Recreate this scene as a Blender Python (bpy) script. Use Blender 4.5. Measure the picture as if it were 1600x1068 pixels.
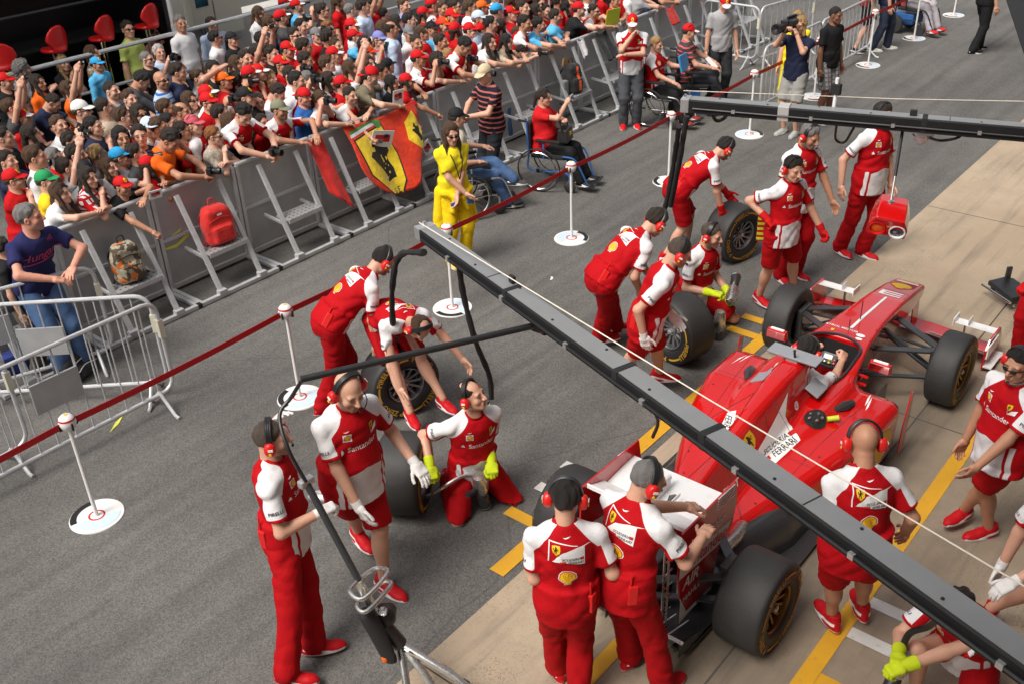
import bpy, bmesh, math, random
import numpy as np
from mathutils import Vector, Matrix
from mathutils.bvhtree import BVHTree

for _o in list(bpy.data.objects):
    bpy.data.objects.remove(_o)
SC = bpy.context.scene
COL = SC.collection
R = math.radians

# ---------------------------------------------------------------- camera
CAM_F, CAM_PITCH, CAM_ROLL, CAM_YAW, CAM_H = 1573.4, 0.5330, -0.0420, 0.7060, 5.198
_cy, _sy, _cp, _sp = math.cos(CAM_YAW), math.sin(CAM_YAW), math.cos(CAM_PITCH), math.sin(CAM_PITCH)
C_FWD = np.array([_cy * _cp, _sy * _cp, -_sp])
_r = np.array([_sy, -_cy, 0.0])
_u = np.cross(_r, C_FWD)
C_RT = math.cos(CAM_ROLL) * _r + math.sin(CAM_ROLL) * _u
C_UP = -math.sin(CAM_ROLL) * _r + math.cos(CAM_ROLL) * _u
cam_data = bpy.data.cameras.new('camera')
cam = bpy.data.objects.new('camera', cam_data)
COL.objects.link(cam)
cam_data.sensor_width = 36.0
cam_data.lens = CAM_F / 1600 * 36
cam_data.clip_start = 0.05
cam_data.clip_end = 600
_m = Matrix.Identity(4)
for i in range(3):
    _m[i][0], _m[i][1], _m[i][2] = C_RT[i], C_UP[i], -C_FWD[i]
_m[2][3] = CAM_H
cam.matrix_world = _m
SC.camera = cam

# ---------------------------------------------------------------- daylight (bright overcast)
SUN_EL, SUN_AZ = R(56), R(172)          # azimuth measured from +X towards +Y (the crowd side)
world = bpy.data.worlds.new('World')
SC.world = world
world.use_nodes = True
_nt = world.node_tree
_bg = _nt.nodes['Background']
_sky = _nt.nodes.new('ShaderNodeTexSky')
_sky.sky_type = 'NISHITA'
_sky.sun_disc = False
_sky.sun_elevation = SUN_EL
_sky.sun_rotation = math.pi / 2 - SUN_AZ
_sky.air_density = 1.0
_sky.dust_density = 5.0
_sky.ozone_density = 0.6
_hs = _nt.nodes.new('ShaderNodeHueSaturation')   # cloud cover: nearly colourless sky light
_hs.inputs['Saturation'].default_value = 0.25
_nt.links.new(_sky.outputs[0], _hs.inputs['Color'])
_nt.links.new(_hs.outputs[0], _bg.inputs['Color'])
_bg.inputs['Strength'].default_value = 0.12
sun_data = bpy.data.lights.new('sun', 'SUN')
sun = bpy.data.objects.new('sun', sun_data)
COL.objects.link(sun)
sun_data.energy = 1.8
sun_data.angle = R(24)
sun_data.color = (1.0, 0.93, 0.84)
sun.rotation_euler = Vector((-math.cos(SUN_EL) * math.cos(SUN_AZ), -math.cos(SUN_EL) * math.sin(SUN_AZ), -math.sin(SUN_EL))).to_track_quat('-Z', 'Y').to_euler()
SC.view_settings.view_transform = 'Standard'
SC.view_settings.look = 'None'
SC.view_settings.exposure = 0.58
SC.view_settings.gamma = 1.0
SC.view_settings.use_curve_mapping = False


def at(px, py, z=0.0):
    """World point seen at photo pixel (1600 px frame) at height z: used to survey the layout of the place."""
    d = (px - 800) / CAM_F * C_RT + (534 - py) / CAM_F * C_UP + C_FWD
    t = (z - CAM_H) / d[2]
    return np.array([0, 0, CAM_H]) + d * t


def at_y(px, py, y):
    d = (px - 800) / CAM_F * C_RT + (534 - py) / CAM_F * C_UP + C_FWD
    return np.array([0, 0, CAM_H]) + d * (y / d[1])
# ---------------------------------------------------------------- helpers
def tag(o, label=None, cat=None, group=None, kind=None):
    if label: o['label'] = label
    if cat: o['category'] = cat
    if group: o['group'] = group
    if kind: o['kind'] = kind
    return o


def link(name, me, parent=None, loc=None, mtx=None):
    o = bpy.data.objects.new(name, me)
    COL.objects.link(o)
    if parent is not None: o.parent = parent
    if mtx is not None: o.matrix_local = mtx
    if loc is not None: o.location = loc
    return o


def thing(name, loc, label, cat, group=None, rz=0.0):
    o = link(name, None, loc=loc)
    o.rotation_euler = (0, 0, rz)
    o.empty_display_size = 0.1
    return tag(o, label, cat, group)


def copy_tree(o, parent=None):
    c = o.copy()
    COL.objects.link(c)
    if parent is not None:
        c.parent = parent
    for ch in list(o.children):
        copy_tree(ch, c)
    return c


def np_mesh(name, v, quads, mats=(), midx=None, attrs=None, smooth=True):
    v = np.asarray(v, np.float32)
    q = np.asarray(quads, np.int32)
    me = bpy.data.meshes.new(name)
    k = q.shape[1]
    me.vertices.add(len(v)); me.vertices.foreach_set('co', v.ravel())
    me.loops.add(q.size); me.loops.foreach_set('vertex_index', q.ravel())
    me.polygons.add(len(q)); me.polygons.foreach_set('loop_start', np.arange(0, q.size, k, dtype=np.int32))
    me.polygons.foreach_set('use_smooth', np.full(len(q), smooth))
    for m in mats: me.materials.append(m)
    if midx is not None: me.polygons.foreach_set('material_index', np.asarray(midx, np.int32))
    for n, a in (attrs or {}).items():
        a = np.asarray(a, np.float32)
        if a.ndim == 1:
            me.attributes.new(n, 'FLOAT', 'POINT').data.foreach_set('value', a)
        else:
            me.attributes.new(n, 'FLOAT_VECTOR', 'POINT').data.foreach_set('vector', a.ravel())
    me.update()
    return me


class MB:
    """Collects simple solids into one mesh."""
    def __init__(s): s.v, s.f, s.m = [], [], []

    def add(s, v, f, mi=0):
        b = len(s.v)
        s.v += [tuple(map(float, p)) for p in v]
        s.f += [tuple(b + i for i in q) for q in f]
        s.m += [mi] * len(f)
        return s

    def box(s, c, d, mi=0, M=None, taper=None):
        c = np.array(c, float); h = np.array(d, float) / 2
        P = []
        for z in (-1, 1):
            t = 1 if taper is None or z < 0 else taper
            for x, y in ((-1, -1), (1, -1), (1, 1), (-1, 1)):
                p = np.array([x * h[0] * t, y * h[1] * t, z * h[2]])
                P.append(c + (p if M is None else M @ p))
        return s.add(P, [(3, 2, 1, 0), (4, 5, 6, 7), (0, 1, 5, 4), (1, 2, 6, 5), (2, 3, 7, 6), (3, 0, 4, 7)], mi)

    def bar(s, a, b, w, h, mi=0, up=(0, 0, 1)):
        a = np.array(a, float); b = np.array(b, float); d = b - a
        L = np.linalg.norm(d); d = d / L
        u = np.array(up, float); x = np.cross(d, u)
        if np.linalg.norm(x) < 1e-4: x = np.cross(d, (1, 0, 0))
        x /= np.linalg.norm(x); y = np.cross(x, d)
        return s.box((a + b) / 2, (w, L, h), mi, np.stack([x, d, y], 1))

    def tube(s, pts, r, n=8, mi=0, cap=True):
        pts = [np.array(p, float) for p in pts]
        rr = r if hasattr(r, '__len__') else [r] * len(pts)
        rings, prev = [], None
        for i, p in enumerate(pts):
            t = pts[min(i + 1, len(pts) - 1)] - pts[max(i - 1, 0)]
            t = t / (np.linalg.norm(t) + 1e-9)
            if prev is None:
                x = np.cross(t, (0, 0, 1.0))
                if np.linalg.norm(x) < 1e-3: x = np.cross(t, (0, 1.0, 0))
            else:
                x = prev - t * (prev @ t)
            x /= np.linalg.norm(x); prev = x
            y = np.cross(t, x)
            rings.append([p + rr[i] * (math.cos(a) * x + math.sin(a) * y) for a in np.linspace(0, 2 * math.pi, n, endpoint=False)])
        v = [q for r_ in rings for q in r_]
        f = []
        for i in range(len(rings) - 1):
            for j in range(n):
                k = (j + 1) % n
                f.append((i * n + j, i * n + k, (i + 1) * n + k, (i + 1) * n + j))
        if cap:
            f.append(tuple(range(n - 1, -1, -1)))
            f.append(tuple((len(rings) - 1) * n + j for j in range(n)))
        return s.add(v, f, mi)

    def lathe(s, prof, n=24, mi=0, c=(0, 0, 0), M=None, close=False, arc=None):
        """prof: (radius, height) pairs, turned about +Z."""
        c = np.array(c, float); v = []
        full = arc is None
        angs = np.linspace(0, 2 * math.pi, n, endpoint=False) if full else np.linspace(arc[0], arc[1], n)
        for r, z in prof:
            for a in angs:
                p = np.array([r * math.cos(a), r * math.sin(a), z])
                v.append(c + (p if M is None else M @ p))
        f = []
        L = len(prof)
        for i in range(L if close else L - 1):
            i2 = (i + 1) % L
            for j in range(n if full else n - 1):
                k = (j + 1) % n
                f.append((i * n + j, i * n + k, i2 * n + k, i2 * n + j))
        return s.add(v, f, mi)

    def prism(s, poly, h, mi=0, M=None, c=(0, 0, 0)):
        """poly (x,y) extruded from z=0 to z=h."""
        n = len(poly); c = np.array(c, float)
        P = [np.array([x, y, z]) for z in (0, h) for x, y in poly]
        P = [c + (p if M is None else M @ p) for p in P]
        f = [tuple(range(n - 1, -1, -1)), tuple(range(n, 2 * n))] + [(i, (i + 1) % n, n + (i + 1) % n, n + i) for i in range(n)]
        return s.add(P, f, mi)

    def mesh(s, name, mats, smooth=False, bevel=0.0, auto=None):
        me = bpy.data.meshes.new(name)
        me.from_pydata(s.v, [], s.f)
        for m in (mats if isinstance(mats, (list, tuple)) else [mats]): me.materials.append(m)
        me.polygons.foreach_set('material_index', s.m)
        bm = bmesh.new(); bm.from_mesh(me)
        bmesh.ops.recalc_face_normals(bm, faces=bm.faces)
        if bevel:
            bmesh.ops.bevel(bm, geom=[e for e in bm.edges if len(e.link_faces) == 2 and e.calc_face_angle(0) > 0.6], offset=bevel, segments=2, affect='EDGES', profile=0.6)
        if smooth or auto:
            lim = auto or 0.7
            for f in bm.faces: f.smooth = True
            for e in bm.edges: e.smooth = not (len(e.link_faces) == 2 and e.calc_face_angle(0) > lim)
        bm.to_mesh(me); bm.free()
        me.update()
        return me

    def build(s, name, mats, parent=None, smooth=False, bevel=0.0, auto=None, loc=None, mtx=None):
        return link(name, s.mesh(name, mats, smooth, bevel, auto), parent, loc, mtx)


def Rx(a): c, s = math.cos(a), math.sin(a); return np.array([[1, 0, 0], [0, c, -s], [0, s, c]])
def Ry(a): c, s = math.cos(a), math.sin(a); return np.array([[c, 0, s], [0, 1, 0], [-s, 0, c]])
def Rz(a): c, s = math.cos(a), math.sin(a); return np.array([[c, -s, 0], [s, c, 0], [0, 0, 1]])


def mat4(M, t=(0, 0, 0), s=1.0):
    m = Matrix.Identity(4)
    for i in range(3):
        for j in range(3): m[i][j] = float(M[i][j]) * s
        m[i][3] = float(t[i])
    return m


def bez(pts, n=16):
    """Catmull-Rom through pts."""
    P = [np.array(p, float) for p in pts]
    P = [2 * P[0] - P[1]] + P + [2 * P[-1] - P[-2]]
    out = []
    for i in range(1, len(P) - 2):
        for t in np.linspace(0, 1, n, endpoint=False):
            a, b, c, d = P[i - 1:i + 3]
            out.append(.5 * (2 * b + (c - a) * t + (2 * a - 5 * b + 4 * c - d) * t * t + (3 * b - a - 3 * c + d) * t ** 3))
    out.append(P[-2])
    return out


# ---------------------------------------------------------------- materials
def mat(name, col=(.5, .5, .5), rough=.5, metal=0.0, noise=0.0, nscale=20.0, bump=0.0, bscale=60.0, coat=0.0, spec=0.5, sheen=0.0):
    m = bpy.data.materials.new(name); m.use_nodes = True
    nt = m.node_tree; p = nt.nodes['Principled BSDF']
    p.inputs['Base Color'].default_value = (*col, 1)
    p.inputs['Roughness'].default_value = rough
    p.inputs['Metallic'].default_value = metal
    p.inputs['Coat Weight'].default_value = coat
    p.inputs['Specular IOR Level'].default_value = spec
    p.inputs['Sheen Weight'].default_value = sheen
    tc = nt.nodes.new('ShaderNodeTexCoord')
    if noise:
        n = nt.nodes.new('ShaderNodeTexNoise'); n.inputs['Scale'].default_value = nscale; n.inputs['Detail'].default_value = 5
        nt.links.new(tc.outputs['Object'], n.inputs['Vector'])
        mx = nt.nodes.new('ShaderNodeMix'); mx.data_type = 'RGBA'
        mx.inputs['A'].default_value = (*[c * (1 - noise) for c in col], 1)
        mx.inputs['B'].default_value = (*[min(1, c * (1 + noise)) for c in col], 1)
        nt.links.new(n.outputs['Fac'], mx.inputs['Factor'])
        nt.links.new(mx.outputs['Result'], p.inputs['Base Color'])
        mr = nt.nodes.new('ShaderNodeMapRange'); mr.inputs[3].default_value = max(.02, rough - .12); mr.inputs[4].default_value = min(1, rough + .12)
        nt.links.new(n.outputs['Fac'], mr.inputs[0]); nt.links.new(mr.outputs[0], p.inputs['Roughness'])
    if bump:
        n2 = nt.nodes.new('ShaderNodeTexNoise'); n2.inputs['Scale'].default_value = bscale; n2.inputs['Detail'].default_value = 4
        nt.links.new(tc.outputs['Object'], n2.inputs['Vector'])
        b = nt.nodes.new('ShaderNodeBump'); b.inputs['Strength'].default_value = bump; b.inputs['Distance'].default_value = .01
        nt.links.new(n2.outputs['Fac'], b.inputs['Height']); nt.links.new(b.outputs[0], p.inputs['Normal'])
    return m


class NT:
    """Small node-graph writer."""
    def __init__(s, m): s.t = m.node_tree; s.p = s.t.nodes['Principled BSDF']
    def n(s, typ, **kw):
        x = s.t.nodes.new('ShaderNode' + typ)
        for k, v in kw.items(): setattr(x, k, v)
        return x
    def l(s, a, b): s.t.links.new(a, b)
    def math(s, op, a, b=None, clamp=False):
        x = s.n('Math', operation=op, use_clamp=clamp)
        for i, v in enumerate((a, b)):
            if v is None: continue
            if isinstance(v, (int, float)): x.inputs[i].default_value = v
            else: s.l(v, x.inputs[i])
        return x.outputs[0]
    def mix(s, f, a, b):
        x = s.n('Mix', data_type='RGBA')
        for k, v in (('Factor', f), ('A', a), ('B', b)):
            if isinstance(v, (int, float)): x.inputs[k].default_value = v
            elif isinstance(v, tuple): x.inputs[k].default_value = (*v, 1)
            else: s.l(v, x.inputs[k])
        return x.outputs['Result']
    def attr(s, name, typ='GEOMETRY'): return s.n('Attribute', attribute_name=name, attribute_type=typ)
    def noise(s, scale, vec=None, detail=4, rough=.55):
        x = s.n('TexNoise'); x.inputs['Scale'].default_value = scale; x.inputs['Detail'].default_value = detail; x.inputs['Roughness'].default_value = rough
        if vec is not None: s.l(vec, x.inputs['Vector'])
        return x.outputs['Fac']
    def ramp(s, f, lo, hi):
        x = s.n('MapRange', clamp=True); x.inputs[1].default_value = lo; x.inputs[2].default_value = hi
        s.l(f, x.inputs[0]); return x.outputs[0]
    def bump(s, h, strength=.3, dist=.01):
        b = s.n('Bump'); b.inputs['Strength'].default_value = strength; b.inputs['Distance'].default_value = dist
        s.l(h, b.inputs['Height']); s.l(b.outputs[0], s.p.inputs['Normal'])


def new_mat(name, rough=.6, metal=0.0, spec=.5):
    m = bpy.data.materials.new(name); m.use_nodes = True
    t = NT(m); t.p.inputs['Roughness'].default_value = rough; t.p.inputs['Metallic'].default_value = metal
    t.p.inputs['Specular IOR Level'].default_value = spec
    return m, t


RED = (0.55, 0.006, 0.010)
M = {}
M['red_paint'] = mat('red_paint', (0.52, 0.004, 0.004), .16, coat=.8)
M['white_paint'] = mat('white_paint', (.80, .80, .80), .3, noise=.04, nscale=9)
M['black_plastic'] = mat('black_plastic', (.015, .015, .016), .4, noise=.2, nscale=30)
M['matt_black'] = mat('matt_black', (.012, .012, .013), .8)
M['carbon'] = mat('carbon', (.03, .03, .032), .32, noise=.25, nscale=60, coat=.3)
M['steel'] = mat('steel', (.55, .54, .52), .28, .9, noise=.08, nscale=30)
M['chrome'] = mat('chrome', (.75, .74, .72), .12, 1.0)
M['galv'] = mat('galvanised_steel', (.53, .54, .55), .42, .3, noise=.18, nscale=14)
M['alu'] = mat('brushed_aluminium', (.52, .52, .52), .38, .7, noise=.1, nscale=40)
M['rubber'] = mat('tyre_rubber', (.028, .0275, .027), .62, noise=.45, nscale=7, bump=.3, bscale=90)
M['sidewall'] = mat('tyre_sidewall', (.016, .016, .017), .5, noise=.1)
M['yellow_print'] = mat('yellow_print', (.62, .36, .02), .55)
M['yellow'] = mat('yellow_cloth', (.80, .62, .01), .7)
M['decal_white'] = mat('white_print', (.78, .78, .78), .5)
M['decal_black'] = mat('black_print', (.012, .012, .012), .5)
M['decal_red'] = mat('red_print', (.55, .008, .008), .5)
M['decal_yellow'] = mat('yellow_badge', (.80, .50, .01), .5)
M['red_plastic'] = mat('red_plastic', (.60, .012, .012), .3)
M['orange'] = mat('orange_plastic', (.75, .12, .01), .4)
M['tape'] = mat('red_webbing', (.50, .004, .008), .6, bump=.1, bscale=200)
M['rope'] = mat('white_cord', (.72, .66, .56), .8)
M['grey_foam'] = mat('grey_cover', (.26, .27, .29), .55, noise=.1)
M['blue_paint'] = mat('blue_paint', (.03, .12, .35), .3)
M['lens'] = mat('dark_glass', (.01, .012, .015), .08)
M['glass_blue'] = mat('signal_lens', (.03, .05, .07), .05, coat=.5)
M['paper'] = mat('paper', (.78, .78, .76), .7)
# ---------------------------------------------------------------- distance-field sculpting
def smin(a, b, k):
    if k <= 0: return np.minimum(a, b)
    h = np.maximum(k - np.abs(a - b), 0) / k
    return np.minimum(a, b) - h * h * k * .25


def d_cone(p, a, b, ra, rb):
    a = np.asarray(a, np.float32); b = np.asarray(b, np.float32)
    ab = b - a; ap = p - a
    t = np.clip((ap @ ab) / max(float(ab @ ab), 1e-9), 0, 1)
    return np.linalg.norm(ap - t[:, None] * ab, axis=1) - (ra + (rb - ra) * t)


def d_ell(p, c, r, M=None):
    q = p - np.asarray(c, np.float32)
    if M is not None: q = q @ np.asarray(M, np.float32)
    r = np.asarray(r, np.float32)
    k0 = np.linalg.norm(q / r, axis=1); k1 = np.linalg.norm(q / (r * r), axis=1)
    return k0 * (k0 - 1) / np.maximum(k1, 1e-6)


def d_box(p, c, h, rd=0.0, M=None):
    q = p - np.asarray(c, np.float32)
    if M is not None: q = q @ np.asarray(M, np.float32)
    q = np.abs(q) - (np.asarray(h, np.float32) - rd)
    return np.linalg.norm(np.maximum(q, 0), axis=1) + np.minimum(q.max(1), 0) - rd


def d_plane(p, c, n):
    n = np.asarray(n, np.float32); n = n / np.linalg.norm(n)
    return (p - np.asarray(c, np.float32)) @ n


def sdf_mesh(f, lo, hi, h, proj=1):
    """Surface nets over a block-sparse grid. Returns verts, quads."""
    B = 6
    lo = np.asarray(lo, np.float32) - 1.5 * h; hi = np.asarray(hi, np.float32) + 1.5 * h
    nb = np.maximum(1, np.ceil((hi - lo) / (h * B)).astype(int))
    n = nb * B
    g = [lo[i] + h * B * (np.arange(nb[i]) + .5) for i in range(3)]
    bc = np.stack(np.meshgrid(*g, indexing='ij'), -1).reshape(-1, 3).astype(np.float32)
    d = f(bc)
    act = np.abs(d) < h * B * 1.15 + h
    V = np.repeat(np.repeat(np.repeat(np.where(d < 0, -1, 1).reshape(nb).astype(np.float32), B, 0), B, 1), B, 2)
    ai = np.argwhere(act.reshape(nb))
    off = np.stack(np.meshgrid(*[np.arange(B)] * 3, indexing='ij'), -1).reshape(-1, 3)
    idx = (ai[:, None, :] * B + off[None]).reshape(-1, 3)
    pts = lo + h * idx.astype(np.float32)
    V[idx[:, 0], idx[:, 1], idx[:, 2]] = f(pts)
    S = V < 0
    c = [S[i:n[0] - 1 + i, j:n[1] - 1 + j, k:n[2] - 1 + k] for i in (0, 1) for j in (0, 1) for k in (0, 1)]
    allin = c[0].copy(); anyin = c[0].copy()
    for x in c[1:]: allin &= x; anyin |= x
    cells = np.argwhere(anyin & ~allin)
    ids = np.full(n - 1, -1, np.int32)
    ids[cells[:, 0], cells[:, 1], cells[:, 2]] = np.arange(len(cells))
    cv = {}
    for i in (0, 1):
        for j in (0, 1):
            for k in (0, 1): cv[i, j, k] = V[cells[:, 0] + i, cells[:, 1] + j, cells[:, 2] + k]
    acc = np.zeros((len(cells), 3), np.float32); cnt = np.zeros(len(cells), np.float32)
    for ax in range(3):
        o = [a for a in range(3) if a != ax]
        for u in (0, 1):
            for w in (0, 1):
                A = [0, 0, 0]; A[o[0]] = u; A[o[1]] = w; Bq = list(A); Bq[ax] = 1
                va, vb = cv[tuple(A)], cv[tuple(Bq)]
                m = (va < 0) != (vb < 0)
                t = np.where(m, va / np.where(m, va - vb, 1), 0)
                P = np.zeros((len(cells), 3), np.float32); P[:, o[0]] = u; P[:, o[1]] = w; P[:, ax] = t
                acc += P * m[:, None]; cnt += m
    v = lo + h * (cells + acc / cnt[:, None])
    quads = []
    for ax in range(3):
        o = [a for a in range(3) if a != ax]
        sl0 = [slice(1, n[a] - 1) for a in range(3)]; sl1 = list(sl0)
        sl0[ax] = slice(0, n[ax] - 1); sl1[ax] = slice(1, n[ax])
        s0, s1 = S[tuple(sl0)], S[tuple(sl1)]
        e = np.argwhere(s0 != s1)
        if not len(e): continue
        flip = s0[e[:, 0], e[:, 1], e[:, 2]]
        e = e + np.array([0 if a == ax else 1 for a in range(3)])
        q = []
        for du, dw in ((-1, -1), (0, -1), (0, 0), (-1, 0)):
            c2 = e.copy(); c2[:, o[0]] += du; c2[:, o[1]] += dw
            q.append(ids[c2[:, 0], c2[:, 1], c2[:, 2]])
        q = np.stack(q, 1)
        if ax == 1: flip = ~flip
        q[~flip] = q[~flip][:, ::-1]
        quads.append(q)
    quads = np.concatenate(quads)
    quads = quads[(quads >= 0).all(1)]
    for _ in range(proj):
        e = h * .3
        d0 = f(v)
        gr = np.stack([f(v + np.eye(3, dtype=np.float32)[i] * e) - d0 for i in range(3)], 1) / e
        gl = np.maximum((gr * gr).sum(1), .2)
        step = np.clip(d0 / gl, -h * .6, h * .6)
        v = v - gr * step[:, None]
    return v.astype(np.float32), quads


def wr(p, s=1.0, seed=0.0):
    """Cloth folds: crease lines that wander and fade, about -1..1."""
    x, y, z = (p * s).T
    w1 = 1.2 * np.sin(7 * x + 4 * y + seed) + .8 * np.sin(11 * z - 6 * y + 2 * seed)
    w2 = 1.1 * np.sin(9 * y + 5 * z + seed * 2) + .7 * np.sin(8 * x - 5 * z + seed)
    a = 1 - 2 * np.abs(np.sin(15 * z + 9 * x + w1 + seed))
    b = 1 - 2 * np.abs(np.sin(13 * z - 14 * x + w2 + 1.7))
    c = np.sin(19 * y + 9 * z + w2 + seed * 3)
    m1 = .5 + .5 * np.sin(6 * x + 5 * z + seed * 1.3); m2 = .5 + .5 * np.sin(5 * y - 6 * z + seed * .7 + 2)
    return a * m1 * .8 + b * m2 * .6 + .35 * c


# ---------------------------------------------------------------- skin, hair and cloth materials (colours come from the object)
def cloth_mat(name, rough=.8, logo=False):
    m, t = new_mat(name, rough, spec=.15)
    oi = t.n('ObjectInfo'); W = t.attr('W').outputs['Fac']
    acc = t.attr('accent', 'OBJECT').outputs['Color']
    pat = t.attr('pattern', 'OBJECT').outputs['Fac']
    tc = t.n('TexCoord'); sx = t.n('SeparateXYZ'); t.l(tc.outputs['Object'], sx.inputs[0])
    edge = t.math('ADD', t.math('MULTIPLY', W, 400), .5, True)
    st = t.math('GREATER_THAN', t.math('SINE', t.math('MULTIPLY', sx.outputs['Z'], 95)), .55)
    st2 = t.math('GREATER_THAN', t.math('SINE', t.math('MULTIPLY', sx.outputs['X'], 110)), .3)
    f1 = t.math('MULTIPLY', st, t.math('COMPARE', pat, 1.0))
    f2 = t.math('MULTIPLY', t.math('MAXIMUM', st, st2), t.math('COMPARE', pat, 2.0))
    nz = t.noise(38, tc.outputs['Object'], 3)
    f3 = t.math('MULTIPLY', t.math('GREATER_THAN', nz, .52), t.math('COMPARE', pat, 3.0))
    f0 = t.math('MULTIPLY', edge, t.math('COMPARE', pat, 0.0))
    f = t.math('MAXIMUM', t.math('MAXIMUM', f0, f1), t.math('MAXIMUM', f2, f3))
    c = t.mix(f, oi.outputs['Color'], acc)
    dirt = t.noise(7, tc.outputs['Object'], 5)
    hsv = t.n('HueSaturation'); t.l(c, hsv.inputs['Color'])
    t.l(t.math('ADD', t.math('MULTIPLY', dirt, .3), .85), hsv.inputs['Value'])
    t.l(hsv.outputs[0], t.p.inputs['Base Color'])
    n1 = t.noise(11, tc.outputs['Object'], 3); n2 = t.noise(260, tc.outputs['Object'], 2)
    t.bump(t.math('ADD', n1, t.math('MULTIPLY', n2, .07)), .34, .03)
    for x in list(t.t.nodes):
        if x.type == 'MATH' and x.operation == 'COMPARE': x.inputs[2].default_value = .25
    return m


def skin_mat():
    m, t = new_mat('skin', .5, spec=.4)
    oi = t.n('ObjectInfo'); fx = t.n('SeparateXYZ'); t.l(t.attr('fx').outputs['Vector'], fx.inputs[0])
    tc = t.n('TexCoord')
    nz = t.noise(14, tc.outputs['Object'], 4)
    base = t.mix(t.ramp(nz, .3, .75), oi.outputs['Color'], (0, 0, 0))
    x = t.n('Mix', data_type='RGBA', blend_type='MULTIPLY'); x.inputs['Factor'].default_value = 1
    t.l(oi.outputs['Color'], x.inputs['A'])
    t.l(t.mix(nz, (.86, .80, .78), (1.08, 1.04, 1.0)), x.inputs['B'])
    base = x.outputs['Result']
    lip = t.n('Mix', data_type='RGBA', blend_type='MULTIPLY'); lip.inputs['Factor'].default_value = 1
    t.l(base, lip.inputs['A']); lip.inputs['B'].default_value = (.70, .38, .38, 1)
    c = t.mix(fx.outputs['X'], base, lip.outputs['Result'])
    hair = t.attr('haircol', 'OBJECT').outputs['Color']
    c = t.mix(fx.outputs['Z'], c, hair)
    c = t.mix(fx.outputs['Y'], c, (.02, .016, .014))
    t.l(c, t.p.inputs['Base Color'])
    t.p.inputs['Subsurface Weight'].default_value = .0
    t.bump(t.noise(120, tc.outputs['Object'], 3), .12, .01)
    return m


def hair_mat():
    m, t = new_mat('hair', .55, spec=.4)
    oi = t.n('ObjectInfo'); tc = t.n('TexCoord')
    mp = t.n('Mapping'); mp.inputs['Scale'].default_value = (90, 90, 22); t.l(tc.outputs['Object'], mp.inputs[0])
    nz = t.noise(1.6, mp.outputs[0], 5, .7)
    h = t.n('HueSaturation'); t.l(oi.outputs['Color'], h.inputs['Color'])
    t.l(t.math('ADD', t.math('MULTIPLY', nz, 1.3), .35), h.inputs['Value'])
    t.l(h.outputs[0], t.p.inputs['Base Color'])
    t.bump(nz, .9, .02)
    return m


M['cloth'] = cloth_mat('cloth'); M['skin'] = skin_mat(); M['hair'] = hair_mat()
M['shoe'] = cloth_mat('shoe_leather', .5)
M['earcup'] = mat('ear_defender_shell', (.62, .015, .012), .28)

SKIN = {'fair': (.66, .40, .30), 'light': (.60, .345, .245), 'tan': (.47, .245, .155), 'brown': (.21, .10, .06), 'red': (.63, .31, .22)}
HAIR = {'black': (.016, .013, .012), 'dark': (.030, .020, .014), 'brown': (.075, .040, .020), 'blond': (.36, .22, .09), 'ginger': (.26, .10, .03), 'grey': (.20, .19, .18), 'stubble': (.085, .062, .048), 'white': (.48, .47, .45), 'auburn': (.13, .05, .025)}


# ---------------------------------------------------------------- head, hair, caps, hands, shoes: built once and reused
def head_sdf(female=False, stub=False):
    jw = .034 if female else .041

    def f(p):
        d = d_ell(p, (0, -.016, .03), (.076, .097, .091))
        d = smin(d, d_ell(p, (0, .028, -.035), (.058, .066, .083)), .03)
        d = smin(d, d_cone(p, (-jw, .012, -.068), (-.012, .068, -.098), .026, .021), .03)
        d = smin(d, d_cone(p, (jw, .012, -.068), (.012, .068, -.098), .026, .021), .03)
        d = smin(d, d_ell(p, (-.045, .058, -.03), (.02, .02, .022)), .025)
        d = smin(d, d_ell(p, (.045, .058, -.03), (.02, .02, .022)), .025)
        d = smin(d, d_cone(p, (-.042, .074, .024), (.042, .074, .024), .013, .013), .02)
        sx = np.abs(p[:, 0]); q = np.stack([sx, p[:, 1], p[:, 2]], 1)
        d = -smin(-d, d_ell(q, (.031, .104, .004), (.019, .018, .013)), .014)
        d = smin(d, d_ell(q, (.031, .078, .003), (.0135, .0135, .0135)), .003)
        d = smin(d, d_cone(p, (0, .088, .016), (0, .117, -.026), .009, .013), .012)
        d = smin(d, d_ell(q, (.012, .103, -.031), (.009, .010, .008)), .008)
        d = smin(d, d_cone(p, (-.02, .088, -.062), (.02, .088, -.062), .008, .008), .008)
        d = smin(d, d_cone(p, (-.017, .087, -.073), (.017, .087, -.073), .009, .009), .008)
        d = -smin(-d, d_cone(p, (-.022, .1, -.0675), (.022, .1, -.0675), .003, .003), .004)
        e = d_ell(q, (.079, -.008, -.008), (.011, .022, .033), Rz(.3))
        e = np.maximum(e, -d_ell(q, (.092, -.002, -.006), (.012, .012, .02)))
        d = smin(d, e, .008)
        d = smin(d, d_cone(p, (0, -.03, -.06), (0, -.035, -.14), .055, .056), .03)
        return d
    v, q = sdf_mesh(f, (-.11, -.13, -.15), (.11, .15, .13), .0068)
    x, y, z = v.T; ax = np.abs(x)
    lips = np.exp(-((z + .068) / .009) ** 4 - (x / .024) ** 4) * (y > .07)
    eye = np.exp(-((ax - .031) / .0135) ** 4 - ((z - .004) / .0078) ** 4) * (y > .06)
    brow = np.exp(-((ax - .033) / .020) ** 4 - ((z - .026 + .15 * (ax - .033)) / .0065) ** 2) * (y > .055) * .8
    if stub:
        brow = np.maximum(brow, .55 * np.clip((-.035 - z + .25 * (y - .06)) / .02, 0, 1) * np.clip((y + .0) / .04, 0, 1) * np.clip((z + .125) / .015, 0, 1) * (1 - lips))
    return v, q, np.stack([lips * .8, eye * .9, brow], 1)


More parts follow.
